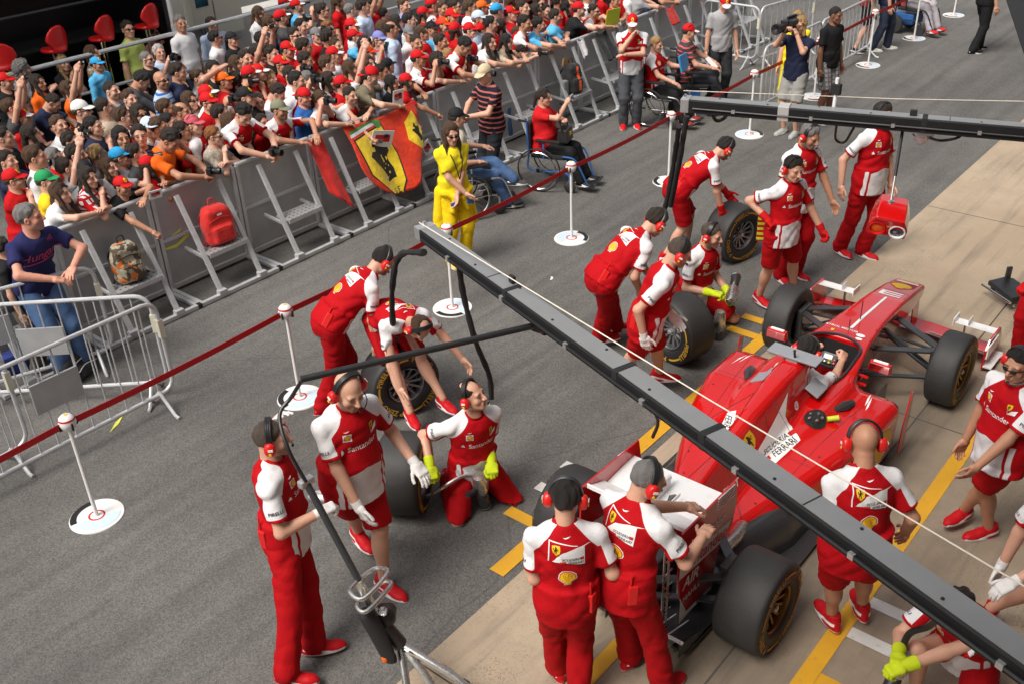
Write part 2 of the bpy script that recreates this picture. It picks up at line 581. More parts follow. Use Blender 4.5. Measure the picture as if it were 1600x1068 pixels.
def hair_mesh(kind):
    under = kind.endswith('_under'); kind = kind.replace('_under', '')

    def f(p):
        x, y, z = p.T
        q = np.stack([np.abs(x), y, z], 1)
        cr = d_ell(p, (0, -.016, .03), (.076, .097, .091))
        n = .004 * np.sin(55 * x + 20 * y) * np.sin(48 * z + 30 * y) + .003 * np.sin(110 * x + 9) * np.sin(97 * y + 40 * z)
        th = {'short': .017, 'crop': .006, 'balding': .010, 'long': .02, 'bob': .024, 'curly': .036, 'bun': .016, 'spiky': .022}.get(kind, .015)
        if kind == 'curly': n = .012 * np.sin(75 * x + 2 * np.sin(60 * z)) * np.sin(70 * z) * np.sin(80 * y + 1)
        if kind in ('short', 'spiky'): n = n + .006 * np.sin(95 * x + 30 * y + 1) * np.sin(60 * y - 20 * z)
        line = d_plane(p, (0, .075, .080), (0, .66, -.75)) + .006 * np.sin(70 * x) - .10 * np.maximum(np.abs(x) - .04, 0)
        tp = np.clip(-line / .045, 0.05, 1) ** .7
        if under: tp = tp * np.clip((.045 - z) / .03, .15, 1)
        d = cr - th * tp - n * tp
        if kind == 'balding':
            d = np.maximum(d, -d_ell(p, (0, .02, .13), (.07, .10, .10)))
        d = np.maximum(d, line)
        if kind in ('short', 'crop', 'balding', 'spiky'):
            d = np.maximum(d, -d_ell(q, (.085, .004, -.012), (.03, .028, .034)))
            d = np.maximum(d, -(z + .075 + .25 * (y + .1)))
        if kind in ('long', 'bob', 'curly', 'tail', 'bun'):
            e = d_ell(q, (.062, .035, .028), (.022, .05, .045)) - n
            d = smin(d, np.maximum(e, line - .02), .012) if not under else d
        if kind in ('long', 'bob', 'curly'):
            L = -.27 if kind == 'long' else -.10
            e = smin(smin(d_cone(q, (.070, -.015, .03), (.078, .025, -.12), .032, .028), d_cone(q, (.078, .025, -.12), (.075, .115 if kind == 'long' else .02, L), .030, .022), .03), d_cone(p, (0, -.075, .0), (0, -.150 if kind == 'long' else -.085, L - .02), .052, .046), .05) - n * 1.5
            e = np.maximum(e, -d_ell(p, (0, .06, -.05), (.064, .085, .12)))
            if under: e = np.maximum(e, z - .03)
            d = smin(d, e, .02)
        if kind == 'bun' and not under:
            d = smin(d, d_ell(p, (0, -.13, .06), (.035, .035, .035)), .015)
        if kind == 'tail':
            d = smin(d, d_cone(p, (0, -.115, .02), (0, -.15, -.17), .03, .018) - n, .02)
        return d
    return sdf_mesh(f, (-.14, -.20, -.34 if kind in ('long', 'tail') else -.16), (.14, .16, .17), .0088)


def cap_mesh(kind='plain'):
    """Peaked cap: crown and peak in one shell, W = accent field (peak edge), S = shield field."""
    def f(p):
        cr = d_ell(p, (0, -.016, .038), (.087, .108, .100))
        d = np.maximum(cr, d_plane(p, (0, 0, .038), (0, .12, -1)))
        d = np.maximum(d, -(d_ell(p, (0, -.016, .03), (.079, .10, .088))))
        x, y, z = p.T
        bz = .046 - 2.6 * x * x - .25 * (y - .08)
        br = np.maximum(np.abs(z - bz) - .004, np.sqrt((x / .078) ** 2 + ((y - .075) / .095) ** 2) * .08 - .08)
        br = np.maximum(br, .05 - y)
        d = smin(d, br, .01)
        return smin(d, d_ell(p, (0, -.016, .136), (.009, .009, .006)), .004)
    v, q = sdf_mesh(f, (-.1, -.14, -.02), (.1, .18, .16), .0075)
    x, y, z = v.T
    W = np.where(y > .085, 1, -1) * .02
    W = np.where((y > .10) & (z < .07), .134 + .0 - np.abs(.0) - (.168 - y), -.02) if kind != 'white_peak' else np.where((y > .082) & (z < .068), .02, -.02)
    shield = .022 - np.sqrt((x / .9) ** 2 + ((z - .092) * .85) ** 2)
    shield = np.where(y > .03, shield, -.02)
    return v, q, W, shield


def hat_material():
    m, t = new_mat('cap_cloth', .75, spec=.25)
    oi = t.n('ObjectInfo'); W = t.attr('W').outputs['Fac']; S = t.attr('S').outputs['Fac']
    c = t.mix(t.math('ADD', t.math('MULTIPLY', W, 300), .5, True), oi.outputs['Color'], t.attr('accent', 'OBJECT').outputs['Color'])
    sc = t.attr('badge', 'OBJECT').outputs['Fac']
    c = t.mix(t.math('MULTIPLY', t.math('ADD', t.math('MULTIPLY', S, 300), .5, True), sc), c, (.80, .55, .02))
    c = t.mix(t.math('MULTIPLY', t.math('ADD', t.math('MULTIPLY', t.math('SUBTRACT', S, .013), 300), .5, True), sc), c, (.03, .02, .01))
    t.l(c, t.p.inputs['Base Color'])
    tc = t.n('TexCoord'); t.bump(t.noise(150, tc.outputs['Object'], 2), .2, .01)
    return m


M['cap'] = hat_material()


def hand_mesh(kind):
    """Left hand, wrist at the origin, fingers along +Y, palm facing -Z, thumb towards +X."""
    curl = {'relax': (.25, .35, .3), 'flat': (.06, .08, .06), 'grip': (.95, 1.15, .8), 'spread': (.1, .15, .15)}[kind]
    spread = {'relax': .03, 'flat': .05, 'grip': .0, 'spread': .2}[kind]
    ch = []
    for i, (x, L, r) in enumerate(((.030, .074, .0092), (.010, .082, .0096), (-.010, .077, .0092), (-.029, .060, .0082))):
        a = (1.5 - i) * spread
        P = np.array([x, .088 - .006 * abs(i - 1.2), .0]); segs = [P]
        th = 0
        for j, fr in enumerate((.45, .31, .24)):
            th += curl[j]
            P = P + L * fr * np.array([math.sin(a) * math.cos(th), math.cos(a) * math.cos(th), -math.sin(th)])
            segs.append(P)
        ch.append((segs, r))
    if kind == 'grip': tb = [(.028, .025, -.006), (.052, .055, -.022), (.040, .082, -.046), (.018, .094, -.052)]
    else: tb = [(.028, .025, -.004), (.054, .050, -.010), (.068, .078, -.016), (.072, .10, -.02)]
    ch.append(([np.array(t) for t in tb], .0108))

    def f(p):
        d = d_cone(p, (0, -.02, 0), (0, .02, 0), .027, .029)
        d = smin(d, d_box(p, (0, .055, 0), (.041, .042, .0145), .013), .025)
        d = smin(d, d_ell(p, (.028, .038, -.006), (.02, .034, .016)), .012)
        for segs, r in ch:
            e = None
            for a, b in zip(segs[:-1], segs[1:]):
                x = d_cone(p, a, b, r, r * .93)
                e = x if e is None else np.minimum(e, x)
            d = smin(d, e, .007)
        return d
    return sdf_mesh(f, (-.07, -.05, -.11), (.10, .19, .04), .0066)


def shoe_mesh():
    def f(p):
        d = d_cone(p, (0, -.045, .04), (0, .05, .036), .042, .045)
        d = smin(d, d_ell(p, (0, .125, .026), (.046, .075, .034)), .04)
        d = smin(d, d_cone(p, (0, -.02, .05), (0, -.025, .10), .042, .043), .03)
        d = np.maximum(d, -(p[:, 2] - .002))
        sole = np.maximum(np.sqrt((p[:, 0] / .052) ** 2 + ((p[:, 1] - .055) / .152) ** 2) * .052 - .052, np.abs(p[:, 2] - .012) - .012)
        d = smin(d, sole, .006)
        return np.maximum(d, p[:, 2] - .115)
    v, q = sdf_mesh(f, (-.07, -.12, 0), (.07, .22, .12), .011)
    x, y, z = v.T
    W = np.where(np.abs(x) > .02, .010 - np.abs(z - (.030 + .28 * np.clip(.06 - y, -.05, .1))), -.02)
    W = np.maximum(W, np.where(z < .014, .004 - np.abs(z - .011), -.02))
    return v, q, W


HEAD = {('m', 0): head_sdf(), ('m', 1): head_sdf(stub=True), ('f', 0): head_sdf(True)}
HAND = {k: hand_mesh(k) for k in ('relax', 'flat', 'grip', 'spread')}
HAIRM = {k: np_mesh('hair_' + k, *hair_mesh(k), [M['hair']]) for k in ('short', 'crop', 'balding', 'long', 'bob', 'curly', 'bun', 'tail', 'spiky', 'short_under', 'long_under', 'bob_under', 'curly_under', 'tail_under')}
CAPM = {}
for _k in ('plain', 'white_peak'):
    _v, _q, _W, _S = cap_mesh(_k)
    CAPM[_k] = np_mesh('peaked_cap', _v, _q, [M['cap']], attrs={'W': _W, 'S': _S})
_v, _q, _W = shoe_mesh()
SHOE = np_mesh('shoe', _v, _q, [M['shoe']], attrs={'W': _W})


def glasses_mesh():
    b = MB()
    for s in (-1, 1):
        b.lathe([(.0001, .006), (.012, .005), (.021, 0), (.021, -.004)], 10, 0, c=(s * .032, .104, .004), M=Rz(-s * .22) @ Rx(-math.pi / 2) @ np.diag([1, .78, 1]))
        b.bar((s * .053, .097, .010), (s * .083, .0, .006), .004, .008, 1)
    b.bar((-.012, .110, .008), (.012, .110, .008), .005, .006, 1)
    return b.mesh('sunglasses', [M['lens'], M['black_plastic']], auto=.9)


GLASSES = glasses_mesh()


def headset_meshes():
    band = MB()
    arc = [(.097 * math.cos(a), -.012, .028 + .112 * math.sin(a)) for a in np.linspace(.02, math.pi - .02, 15)]
    for dy in (-.012, 0, .012):
        band.tube([(x, y + dy, z) for x, y, z in arc], .0085, 6)
    for s in (-1, 1): band.box((s * .099, -.01, .02), (.012, .022, .05), 0)
    band = band.mesh('band', M['black_plastic'], smooth=True)

    def f(p):
        d = np.maximum(np.sqrt((p[:, 1] / .036) ** 2 + ((p[:, 2]) / .047) ** 2) * .036 - .032, np.abs(p[:, 0]) - .020)
        d = smin(d, d_ell(p, (.0, 0, 0), (.034, .036, .048)), .012)
        return d
    v, q = sdf_mesh(f, (-.04, -.05, -.06), (.05, .05, .06), .009)
    cup = np_mesh('ear_cup', v, q, [M['earcup'], M['black_plastic'], M['decal_white'], M['decal_yellow']])
    d = MB()
    d.box((.0345, .004, .012), (.004, .03, .016), 0); d.lathe([(.0001, .036), (.009, .0355), (.010, .033)], 10, 1, c=(0, 0, -.018), M=Ry(math.pi / 2))
    d = d.mesh('cup_badge', [M['decal_white'], M['decal_yellow']])
    mic = MB().tube(bez([(-.10, .02, -.04), (-.095, .07, -.07), (-.05, .112, -.082), (-.02, .118, -.078)], 4), .0035, 5)
    mic.lathe([(.0001, -.012), (.009, -.008), (.009, .008), (.0001, .012)], 8, 0, c=(-.015, .119, -.077), M=Ry(math.pi / 2))
    return band, cup, d, mic.mesh('microphone', M['black_plastic'], smooth=True)


HS_BAND, HS_CUP, HS_BADGE, HS_MIC = headset_meshes()


# ---------------------------------------------------------------- figures
def nrm(v): v = np.asarray(v, float); return v / (np.linalg.norm(v) + 1e-9)


def ik(a, t, l1, l2, pole):
    a = np.asarray(a, float); t = np.asarray(t, float)
    d = t - a; L = np.linalg.norm(d); Lm = (l1 + l2) * .997
    if L > Lm: t = a + d / L * Lm; d = t - a; L = Lm
    L = max(L, abs(l1 - l2) + .02)
    u = nrm(d); pole = np.asarray(pole, float); pv = nrm(pole - u * (pole @ u))
    x = (l1 * l1 - l2 * l2 + L * L) / (2 * L)
    y = math.sqrt(max(l1 * l1 - x * x, 0))
    return a + u * x + pv * y, t


BASE = dict(pel=(0, 0, .95), pyaw=0, ppitch=0, lean=3, side=0, tw=0, hp=0, hy=0, hr=0, lh=None, rh=None, le=(-.35, -1, -.15), re=(.35, -1, -.15),
            lf=(-.10, 0, .085), rf=(.10, 0, .085), lk=(-.12, 1, 0), rk=(.12, 1, 0), lfy=8, rfy=-8, lfp=0, rfp=0, s=1.0, fat=0.0, lhand='relax', rhand='relax', lpn=None, rpn=None, lhd=None, rhd=None, female=False)


def solve(pose):
    P = dict(BASE); P.update(pose)
    s = P['s']
    J = {'P': P}
    Mp = Rz(R(P['pyaw'])) @ Rx(-R(P['ppitch']))
    Mc = Rz(R(P['pyaw'] + P['tw'])) @ Ry(R(P['side'])) @ Rx(-R(P['lean']))
    Mw = Rz(R(P['pyaw'] + P['tw'] * .5)) @ Ry(R(P['side'] * .5)) @ Rx(-R((P['lean'] + P['ppitch']) * .5))
    for _k in ('pel', 'lf', 'rf', 'lh', 'rh'):
        if P[_k] is not None: P[_k] = np.array(P[_k], float) * s
    pel = P['pel']
    waist = pel + s * (Mp @ np.array([0, 0, .09]) + Mw @ np.array([0, 0, .08]))
    C = waist + s * (Mw @ np.array([0, 0, .04]) + Mc @ np.array([0, 0, .12]))
    sw = .155 if P['female'] else .180
    J.update(Mp=Mp, Mc=Mc, Mw=Mw, pel=pel, waist=waist, C=C)
    NB = C + s * (Mc @ np.array([0, -.012, .185]))
    Mh = Rz(R(P['hy'])) @ Ry(R(P['hr'])) @ Rx(-R(P['hp']))
    nd = nrm(Mc[:, 2] + Mh[:, 2])
    HC = NB + s * (nd * .072 + Mh @ np.array([0, .022, .088]))
    J.update(NB=NB, Mh=Mh, HC=HC)
    for k, sg in (('l', -1), ('r', 1)):
        sh = C + s * (Mc @ np.array([sg * sw, -.01, .114]))
        t = P[k + 'h']
        if t is None: t = sh + s * np.array([sg * .07, .06, -.53])
        J[k + 's'] = sh
        J[k + 'e'], J[k + 'w'] = ik(sh, t, .285 * s, .255 * s, P[k + 'e'])
        hip = pel + s * (Mp @ np.array([sg * .088, 0, -.03]))
        J[k + 'hip'] = hip
        J[k + 'kn'], J[k + 'an'] = ik(hip, P[k + 'f'], .435 * s, .425 * s, P[k + 'k'])
    return J


def hand_frame(J, k):
    fd = nrm(J[k + 'w'] - J[k + 'e']); P = J['P']
    y = nrm(P[k + 'hd']) if P[k + 'hd'] is not None else fd
    sg = -1 if k == 'l' else 1
    pn = P[k + 'pn']
    if pn is None: pn = np.array([-sg, .15, 0.]) if abs(y[2]) > .7 else np.array([0, 0, -1.])
    z = -(np.asarray(pn, float)); z = nrm(z - y * (z @ y)); x = np.cross(y, z)
    return np.stack([x, y, z], 1)


class Fig:
    """All distance fields of one figure, in its local frame."""
    def __init__(s, pose):
        s.J = J = solve(pose); s.P = J['P']; s.s = J['P']['s']; s.fat = J['P']['fat']

    def torso(s, p, g=0.0):
        J, k, f = s.J, s.s, s.fat
        fem = s.P['female']
        d = d_ell(p, J['pel'] + k * (J['Mp'] @ np.array([0, -.012, -.01])), np.array([.165 + f * .3, .118 + f * .4, .12]) * k + g, J['Mp'])
        d = smin(d, d_ell(p, J['waist'] + k * (J['Mw'] @ np.array([0, .01 + f * .5, -.005])), np.array([.142 + f * .7, .104 + f, .15]) * k + g, J['Mw']), .07 * k)
        d = smin(d, d_ell(p, J['C'] + k * (J['Mc'] @ np.array([0, .0, .015])), np.array([.165 - .015 * fem + f * .4, .112 + f * .4, .18]) * k + g, J['Mc']), .07 * k)
        if fem:
            for sg in (-1, 1): d = smin(d, d_ell(p, J['C'] + k * (J['Mc'] @ np.array([sg * .07, .085, .005])), np.array([.062, .052, .06]) * k + g * .5, J['Mc']), .04 * k)
        d = smin(d, d_cone(p, J['ls'], J['rs'], .047 * k + g * .8, .047 * k + g * .8), .07 * k)
        d = smin(d, d_cone(p, J['C'] + k * (J['Mc'] @ np.array([0, -.01, .115])), J['NB'], .100 * k + g * .6, .058 * k + g * .5), .07 * k)
        return d

    def arm(s, p, k, r=(.036, .040, .043, .029)):
        J, c = s.J, s.s
        d = d_cone(p, J[k + 's'], J[k + 'e'], r[0] * c, r[1] * c)
        return smin(d, d_cone(p, J[k + 'e'], J[k + 'w'], r[2] * c, r[3] * c), .015 * c)

    def leg(s, p, k, r, t_end=None):
        J, c = s.J, s.s
        d = d_cone(p, J[k + 'hip'], J[k + 'kn'], r[0] * c, r[1] * c)
        d = smin(d, d_cone(p, J[k + 'kn'], J[k + 'an'], r[2] * c, r[3] * c), .03 * c)
        return d

    def calf(s, p, k):
        J, c = s.J, s.s
        kn, an = J[k + 'kn'], J[k + 'an']
        ax = nrm(an - kn); bk = nrm(kn - (J[k + 'hip'] + an) / 2 + 1e-4); bk = nrm(bk - ax * (bk @ ax))
        return d_ell(p, kn + (an - kn) * .32 - bk * .014 * c, np.array([.054, .054, .13]) * c, np.stack([nrm(np.cross(bk, ax)), bk, ax], 1))

    def bounds(s, keys, m):
        X = np.array([s.J[k] for k in keys]); return X.min(0) - m, X.max(0) + m

    def body(s, res, hands=True, head=('m', 0), legs=True):
        J, c = s.J, s.s

        def f(p):
            d = s.torso(p, -.012)
            for k in 'lr':
                d = smin(d, s.arm(p, k), .02)
                if legs:
                    e = s.leg(p, k, (.078, .052, .050, .036))
                    e = smin(e, s.calf(p, k), .03)
                    d = smin(d, e, .02)
            return smin(d, d_cone(p, J['NB'] - .02 * J['Mc'][:, 2], J['HC'] + c * (J['Mh'] @ np.array([0, -.03, -.05])), .057 * c, .055 * c), .03)
        keys = ['pel', 'C', 'NB', 'HC', 'ls', 'le', 'lw', 'rs', 're', 'rw'] + (['lkn', 'lan', 'rkn', 'ran'] if legs else [])
        lo, hi = s.bounds(keys, .13)
        v, q = sdf_mesh(f, lo, hi, res)
        V, Q, F = [v], [q], [np.zeros((len(v), 3), np.float32)]
        hv, hq, hf = HEAD[head]
        n = len(v)
        V.append((hv * (.95 * c)) @ J['Mh'].T.astype(np.float32) + J['HC']); Q.append(hq + n); F.append(hf); n += len(hv)
        if hands:
            for k in 'lr':
                gv, gq = HAND[s.P[k + 'hand']]
                if k == 'r': gv = gv * np.array([-1, 1, 1], np.float32); gq = gq[:, ::-1]
                V.append((gv * c) @ hand_frame(J, k).T.astype(np.float32) + J[k + 'w']); Q.append(gq + n); F.append(np.zeros((len(gv), 3), np.float32)); n += len(gv)
        return np.concatenate(V), np.concatenate(Q), np.concatenate(F)

    def shirt(s, res, sleeve=.62, hem=-.10, amp=.0065, seed=0.0, loose=.016, tee=False, vest=False):
        J, c = s.J, s.s

        def arms(p):
            out = []
            for k in 'lr':
                a = J[k + 's']; b = J[k + 'e']; u = nrm(b - a)
                if sleeve > 1.05:
                    e = s.arm(p, k, (.068, .058, .058, .046)); w = J[k + 'w']; u2 = nrm(w - J[k + 'e'])
                    e = np.maximum(e, d_plane(p, w - u2 * .01, u2))
                else:
                    e = np.maximum(d_cone(p, a, b, (.045 if not s.P['female'] else .040) * c, (.074 if not s.P['female'] else .062) * c), d_plane(p, a + (b - a) * sleeve, u))
                out.append(e)
            return out

        def f(p):
            d = s.torso(p, loose)
            qh = ((p - J['pel']) @ J['Mp'].astype(np.float32)) / c; fa = s.fat
            kk = np.sqrt((qh[:, 0] / (.176 + fa * .7)) ** 2 + ((qh[:, 1] - fa * .25) / (.134 + fa * .8)) ** 2)
            d = smin(d, np.maximum((kk - 1) * .134 * c, (np.abs(qh[:, 2] + .04) - .17) * c), .05 * c)
            if not vest:
                for e in arms(p): d = smin(d, e, .03 * c)
            d = d + amp * wr(p * np.array([1.7, 1.7, 1.5], np.float32), 1.0, seed)
            d = np.maximum(d, d_plane(p, J['pel'] + c * (J['Mp'] @ np.array([0, 0, hem])), -J['Mp'][:, 2]))
            nk = J['NB'] + c * (J['Mc'] @ np.array([0, .0, .03 if not tee else .012]))
            d = np.maximum(d, d_plane(p, nk, nrm(J['Mc'][:, 2] + .35 * J['Mc'][:, 1])))
            return d
        keys = ['pel', 'C', 'NB', 'ls', 'rs', 'le', 're'] + (['lw', 'rw'] if sleeve > 1.05 else [])
        lo, hi = s.bounds(keys, .16 + s.fat)
        v, q = sdf_mesh(f, lo, hi, res)
        s.shirt_vq = (v, q)
        # white panel field of the team polo
        qc = (v - J['C']) @ J['Mc'] / c; qp = (v - J['pel']) @ J['Mp'] / c
        td = s.torso(v, loose); A = arms(v)
        W = np.full(len(v), -.05)
        ax, z = np.abs(qc[:, 0]), qc[:, 2]
        yoke = np.minimum((ax - .080) - (.185 - z) * .85, (z - .03) * .8)
        W = np.maximum(W, yoke)
        for k, e in zip('lr', A):
            a = J[k + 's']; b = J[k + 'e']; L = np.linalg.norm(b - a); u = (b - a) / L
            t = (v - a) @ u / L
            dom = np.clip((td - e) * 4, -.05, .05)
            rv = v - (a + np.outer(t * L, u)); sg_ = -1 if k == 'l' else 1
            od = nrm(sg_ * J['Mc'][:, 0] + .35 * J['Mc'][:, 2]); od = nrm(od - u * (od @ u))
            ang = (rv @ od) / (np.linalg.norm(rv, axis=1) + 1e-6)
            strip = (ang - .05) * .06
            arm_w = np.minimum(np.minimum((sleeve - .07 - t) * L, (t + .25) * L), strip)
            W = np.where(dom > 0, np.where(t > .05, arm_w, np.maximum(arm_w * 0 + yoke, np.minimum(arm_w, .02))), W)
            W = np.where((t > .05) & (dom > -.01), np.minimum(np.maximum(W, dom), arm_w), W)
        zb = qp[:, 2]
        bell = np.minimum(.145 - .32 * np.abs(qp[:, 0]) - zb, .132 - np.abs(qp[:, 0]))
        side = np.minimum(.012 - np.abs(np.abs(qp[:, 0]) - .160), .12 - zb)
        bell = np.where(qp[:, 1] > .03, np.maximum(bell, side), -.05)
        W = np.maximum(W, bell)
        return v, q, W

    def trousers(s, res, short=False, amp=.0085, seed=0.0, top=.05, flare=0.0):
        J, c = s.J, s.s

        def f(p):
            d = d_ell(p, J['pel'] + c * (J['Mp'] @ np.array([0, -.015, -.02])), np.array([.165 + s.fat * .4, .125 + s.fat * .5, .15]) * c, J['Mp'])
            for k in 'lr':
                h, kn, an = J[k + 'hip'], J[k + 'kn'], J[k + 'an']
                if short:
                    e = d_cone(p, h, kn, .108 * c, .094 * c); u = nrm(kn - h)
                    e = np.maximum(e, d_plane(p, h + (kn - h) * .90, u))
                else:
                    e = smin(d_cone(p, h, kn, .104 * c, .080 * c), d_cone(p, kn, an, .076 * c, (.074 + flare) * c), .03)
                    e = np.maximum(e, -(p[:, 2] - .022)) if min(J['lan'][2], J['ran'][2]) < .2 else np.maximum(e, d_plane(p, an, nrm(an - kn)))
                d = smin(d, e, .03)
            d = d + amp * (.6 * wr(p * np.array([1.2, 1.2, 1.9], np.float32), 1.0, seed + 2) + .6 * wr(p * np.array([2.3, 2.3, .7], np.float32), 1.0, seed + 5))
            return np.maximum(d, d_plane(p, J['pel'] + c * (J['Mp'] @ np.array([0, 0, top])), J['Mp'][:, 2]))
        lo, hi = s.bounds(['pel', 'lkn', 'rkn', 'lan', 'ran'], .17 + s.fat)
        return sdf_mesh(f, lo, hi, res)


def text2d(txt, size=1.0, shear=0.0, bold=0.0, spacing=1.0):
    cu = bpy.data.curves.new('lettering', 'FONT')
    cu.body = txt; cu.size = size; cu.shear = shear; cu.offset = bold; cu.align_x = 'CENTER'; cu.align_y = 'CENTER'; cu.space_character = spacing; cu.resolution_u = 3
    o = bpy.data.objects.new('lettering', cu); COL.objects.link(o)
    me = bpy.data.meshes.new_from_object(o.evaluated_get(bpy.context.evaluated_depsgraph_get()))
    v = np.array([x.co[:2] for x in me.vertices]); f = [tuple(p.vertices) for p in me.polygons]
    bpy.data.objects.remove(o); bpy.data.curves.remove(cu); bpy.data.meshes.remove(me)
    return v, f


_TX = {}


def txt(t, size, shear=0.0, bold=0.0):
    k = (t, shear, bold)
    if k not in _TX: _TX[k] = text2d(t, 1.0, shear, bold)
    v, f = _TX[k]
    return v * size, f


def poly(pts): return np.array(pts, float), [tuple(range(len(pts)))]


def disc(r, n=20, sx=1.0): return poly([(r * sx * math.cos(a), r * math.sin(a)) for a in np.linspace(0, 2 * math.pi, n, endpoint=False)])


SHIELD = [(-.5, .62), (0, .70), (.5, .62), (.52, .1), (.42, -.35), (0, -.8), (-.42, -.35), (-.52, .1)]
HORSE = [(-.10, .95), (.02, .80), (.10, .70), (.22, .62), (.20, .52), (.08, .54), (.12, .36), (.36, .42), (.56, .28), (.50, .22), (.34, .30), (.18, .18), (.40, .06), (.30, -.10), (.22, -.06), (.28, .02), (.10, .06),
         (.02, -.12), (.10, -.40), (-.02, -.72), (.10, -.86), (-.06, -.90), (-.14, -.66), (-.10, -.42), (-.24, -.24), (-.38, -.48), (-.36, -.74), (-.26, -.86), (-.46, -.84), (-.50, -.46), (-.40, -.16), (-.42, .04), (-.62, .20), (-.60, .46), (-.44, .58), (-.42, .46), (-.50, .40), (-.48, .26), (-.34, .18), (-.22, .36), (-.16, .60), (-.22, .74)]


def scallop(r):
    P = []
    for a in np.linspace(-.35, math.pi + .35, 15):
        P.append((r * 1.05 * math.cos(a) * (1 + .04 * math.cos(a * 14)), r * (math.sin(a) * .95 + .05)))
    P += [(-.38 * r, -.72 * r), (-.42 * r, -.95 * r), (.42 * r, -.95 * r), (.38 * r, -.72 * r)]
    return poly(P)


def sc2(shape, k, dx=0.0, dy=0.0, rot=0.0):
    v, f = (np.array(shape, float), [tuple(range(len(shape)))]) if not isinstance(shape, tuple) else shape
    c, s = math.cos(rot), math.sin(rot)
    return (v * k) @ np.array([[c, s], [-s, c]]) + np.array([dx, dy]), f


def decals(name, items, project, parent, edge=.03):
    """items: ((verts2d, faces), material, lift). project(a, b, lift) -> local point. One mesh, one child."""
    mats, V, F, MI = [], [], [], []
    for (v, f), m, lift in items:
        if m not in mats: mats.append(m)
        bm = bmesh.new()
        vs = [bm.verts.new((x, y, 0)) for x, y in v]
        for q in f:
            try: bm.faces.new([vs[i] for i in q])
            except ValueError: pass
        bmesh.ops.triangulate(bm, faces=bm.faces[:])
        for _ in range(3):
            es = [e for e in bm.edges if e.calc_length() > edge]
            if not es: break
            bmesh.ops.subdivide_edges(bm, edges=es, cuts=1)
            bmesh.ops.triangulate(bm, faces=bm.faces[:])
        bm.verts.index_update(); b = len(V)
        V += [project(x.co[0], x.co[1], lift) for x in bm.verts]
        F += [tuple(b + x.index for x in q.verts) for q in bm.faces]; MI += [mats.index(m)] * len(bm.faces)
        bm.free()
    me = bpy.data.meshes.new(name); me.from_pydata([tuple(map(float, p)) for p in V], [], F)
    for m in mats: me.materials.append(m)
    me.polygons.foreach_set('material_index', MI); me.update()
    return link(name, me, parent) if parent is not None else me


def caster(v, q):
    bv = BVHTree.FromPolygons([tuple(map(float, x)) for x in v], [tuple(map(int, x)) for x in q])

    def cast(o, d, lift):
        o = Vector([float(x) for x in o]); d = Vector([float(x) for x in d]).normalized()
        hit = bv.ray_cast(o, d)
        if hit[0] is None:
            h2 = bv.find_nearest(o + d * .6)
            return np.array(h2[0]) - np.array(d) * lift
        return np.array(hit[0]) - np.array(d) * lift
    return cast


def team_items(front=True, full=True):
    W_, B_, Y_, R_ = M['decal_white'], M['decal_black'], M['decal_yellow'], M['decal_red']
    it = []
    if front:
        it += [(sc2([(-.5, -.5), (.5, -.5), (.5, .5), (-.5, .5)], .052, -.085, .075), W_, .003), (sc2(disc(.022), 1, -.085, .076), R_, .0045), (sc2(scallop(.018), 1, -.085, .077), Y_, .006)]
        it += [(sc2([(-.4, .55), (-.35, -.6), (.1, -.05), (.62, .12), (.55, -.42), (-.3, -.62), (-.42, .6)], .06, .10, .075), W_, .003), (sc2(SHIELD, .030, .088, .093), Y_, .0045), (sc2(HORSE, .018, .088, .093), B_, .006)]
        if full:
            it.append((sc2(txt('Santander', .052), 1, .012, -.012), W_, .003))
            it.append((sc2([(-.5, -.45), (.5, -.45), (.35, .0), (.05, .6), (-.1, .2), (-.3, .3)], .026, -.128, -.010), W_, .003))
            it.append((sc2([(-1, .1), (-.4, -.25), (.4, -.1), (1, .35), (.3, .2), (-.4, .05)], .017, -.085, .118), W_, .003))
    else:
        it += [(sc2([(-.085, .0), (-.03, .06), (.05, .085), (.14, .092), (.10, .082), (.10, -.035), (.02, -.02), (-.045, -.005), (-.095, .0)], 1.0, .0, .025), W_, .003),
               (sc2([(-.11, .0), (-.10, .13), (-.094, .13), (-.104, .0)], 1, 0, .02), W_, .003), (sc2([(-.10, .125), (-.098, .132), (.06, .098), (.06, .095)], 1, 0, .022), W_, .003),
               (sc2(SHIELD, .044, -.062, .098), Y_, .0035), (sc2(HORSE, .026, -.062, .10), B_, .005),
               (sc2(txt('SCUDERIA', .024, .25, .01), 1, .022, .037), B_, .005), (sc2(txt('FERRARI', .024, .25, .01), 1, .045, .012), B_, .005),
               (sc2([(0, 0), (1, 0), (1.1, 1), (.1, 1)], .018, .075, .028), R_, .005), (sc2([(0, 0), (2, 0), (2.1, .8), (.1, .8)], .018, -.045, .010), R_, .005)]
        it += [(sc2(scallop(.052), 1, .0, -.095), W_, .003), (sc2(scallop(.047), 1, .0, -.0945), R_, .0042), (sc2(scallop(.042), 1, .0, -.095), Y_, .0054)]
        for a in (-.75, -.45, -.15, .15, .45, .75):
            it.append((poly([(.012 * math.sin(a), -.128), (.042 * math.sin(a) - .0016, -.095 + .036 * math.cos(a)), (.042 * math.sin(a) + .0016, -.095 + .036 * math.cos(a))]), R_, .0064))
        it.append((sc2([(-1, .1), (-.4, -.25), (.4, -.1), (1, .35), (.3, .2), (-.4, .05)], .022, 0, .165), W_, .003))
    return it


def torso_project(fig, cast, front):
    J, c = fig.J, fig.s
    Mc = J['Mc']; dv = Mc[:, 1]

    def pr(a, b, lift):
        x = -a if front else a
        o = J['C'] + c * (Mc @ np.array([x, 0, b])) + dv * (.6 if front else -.6)
        return cast(o, -dv if front else dv, lift)
    return pr


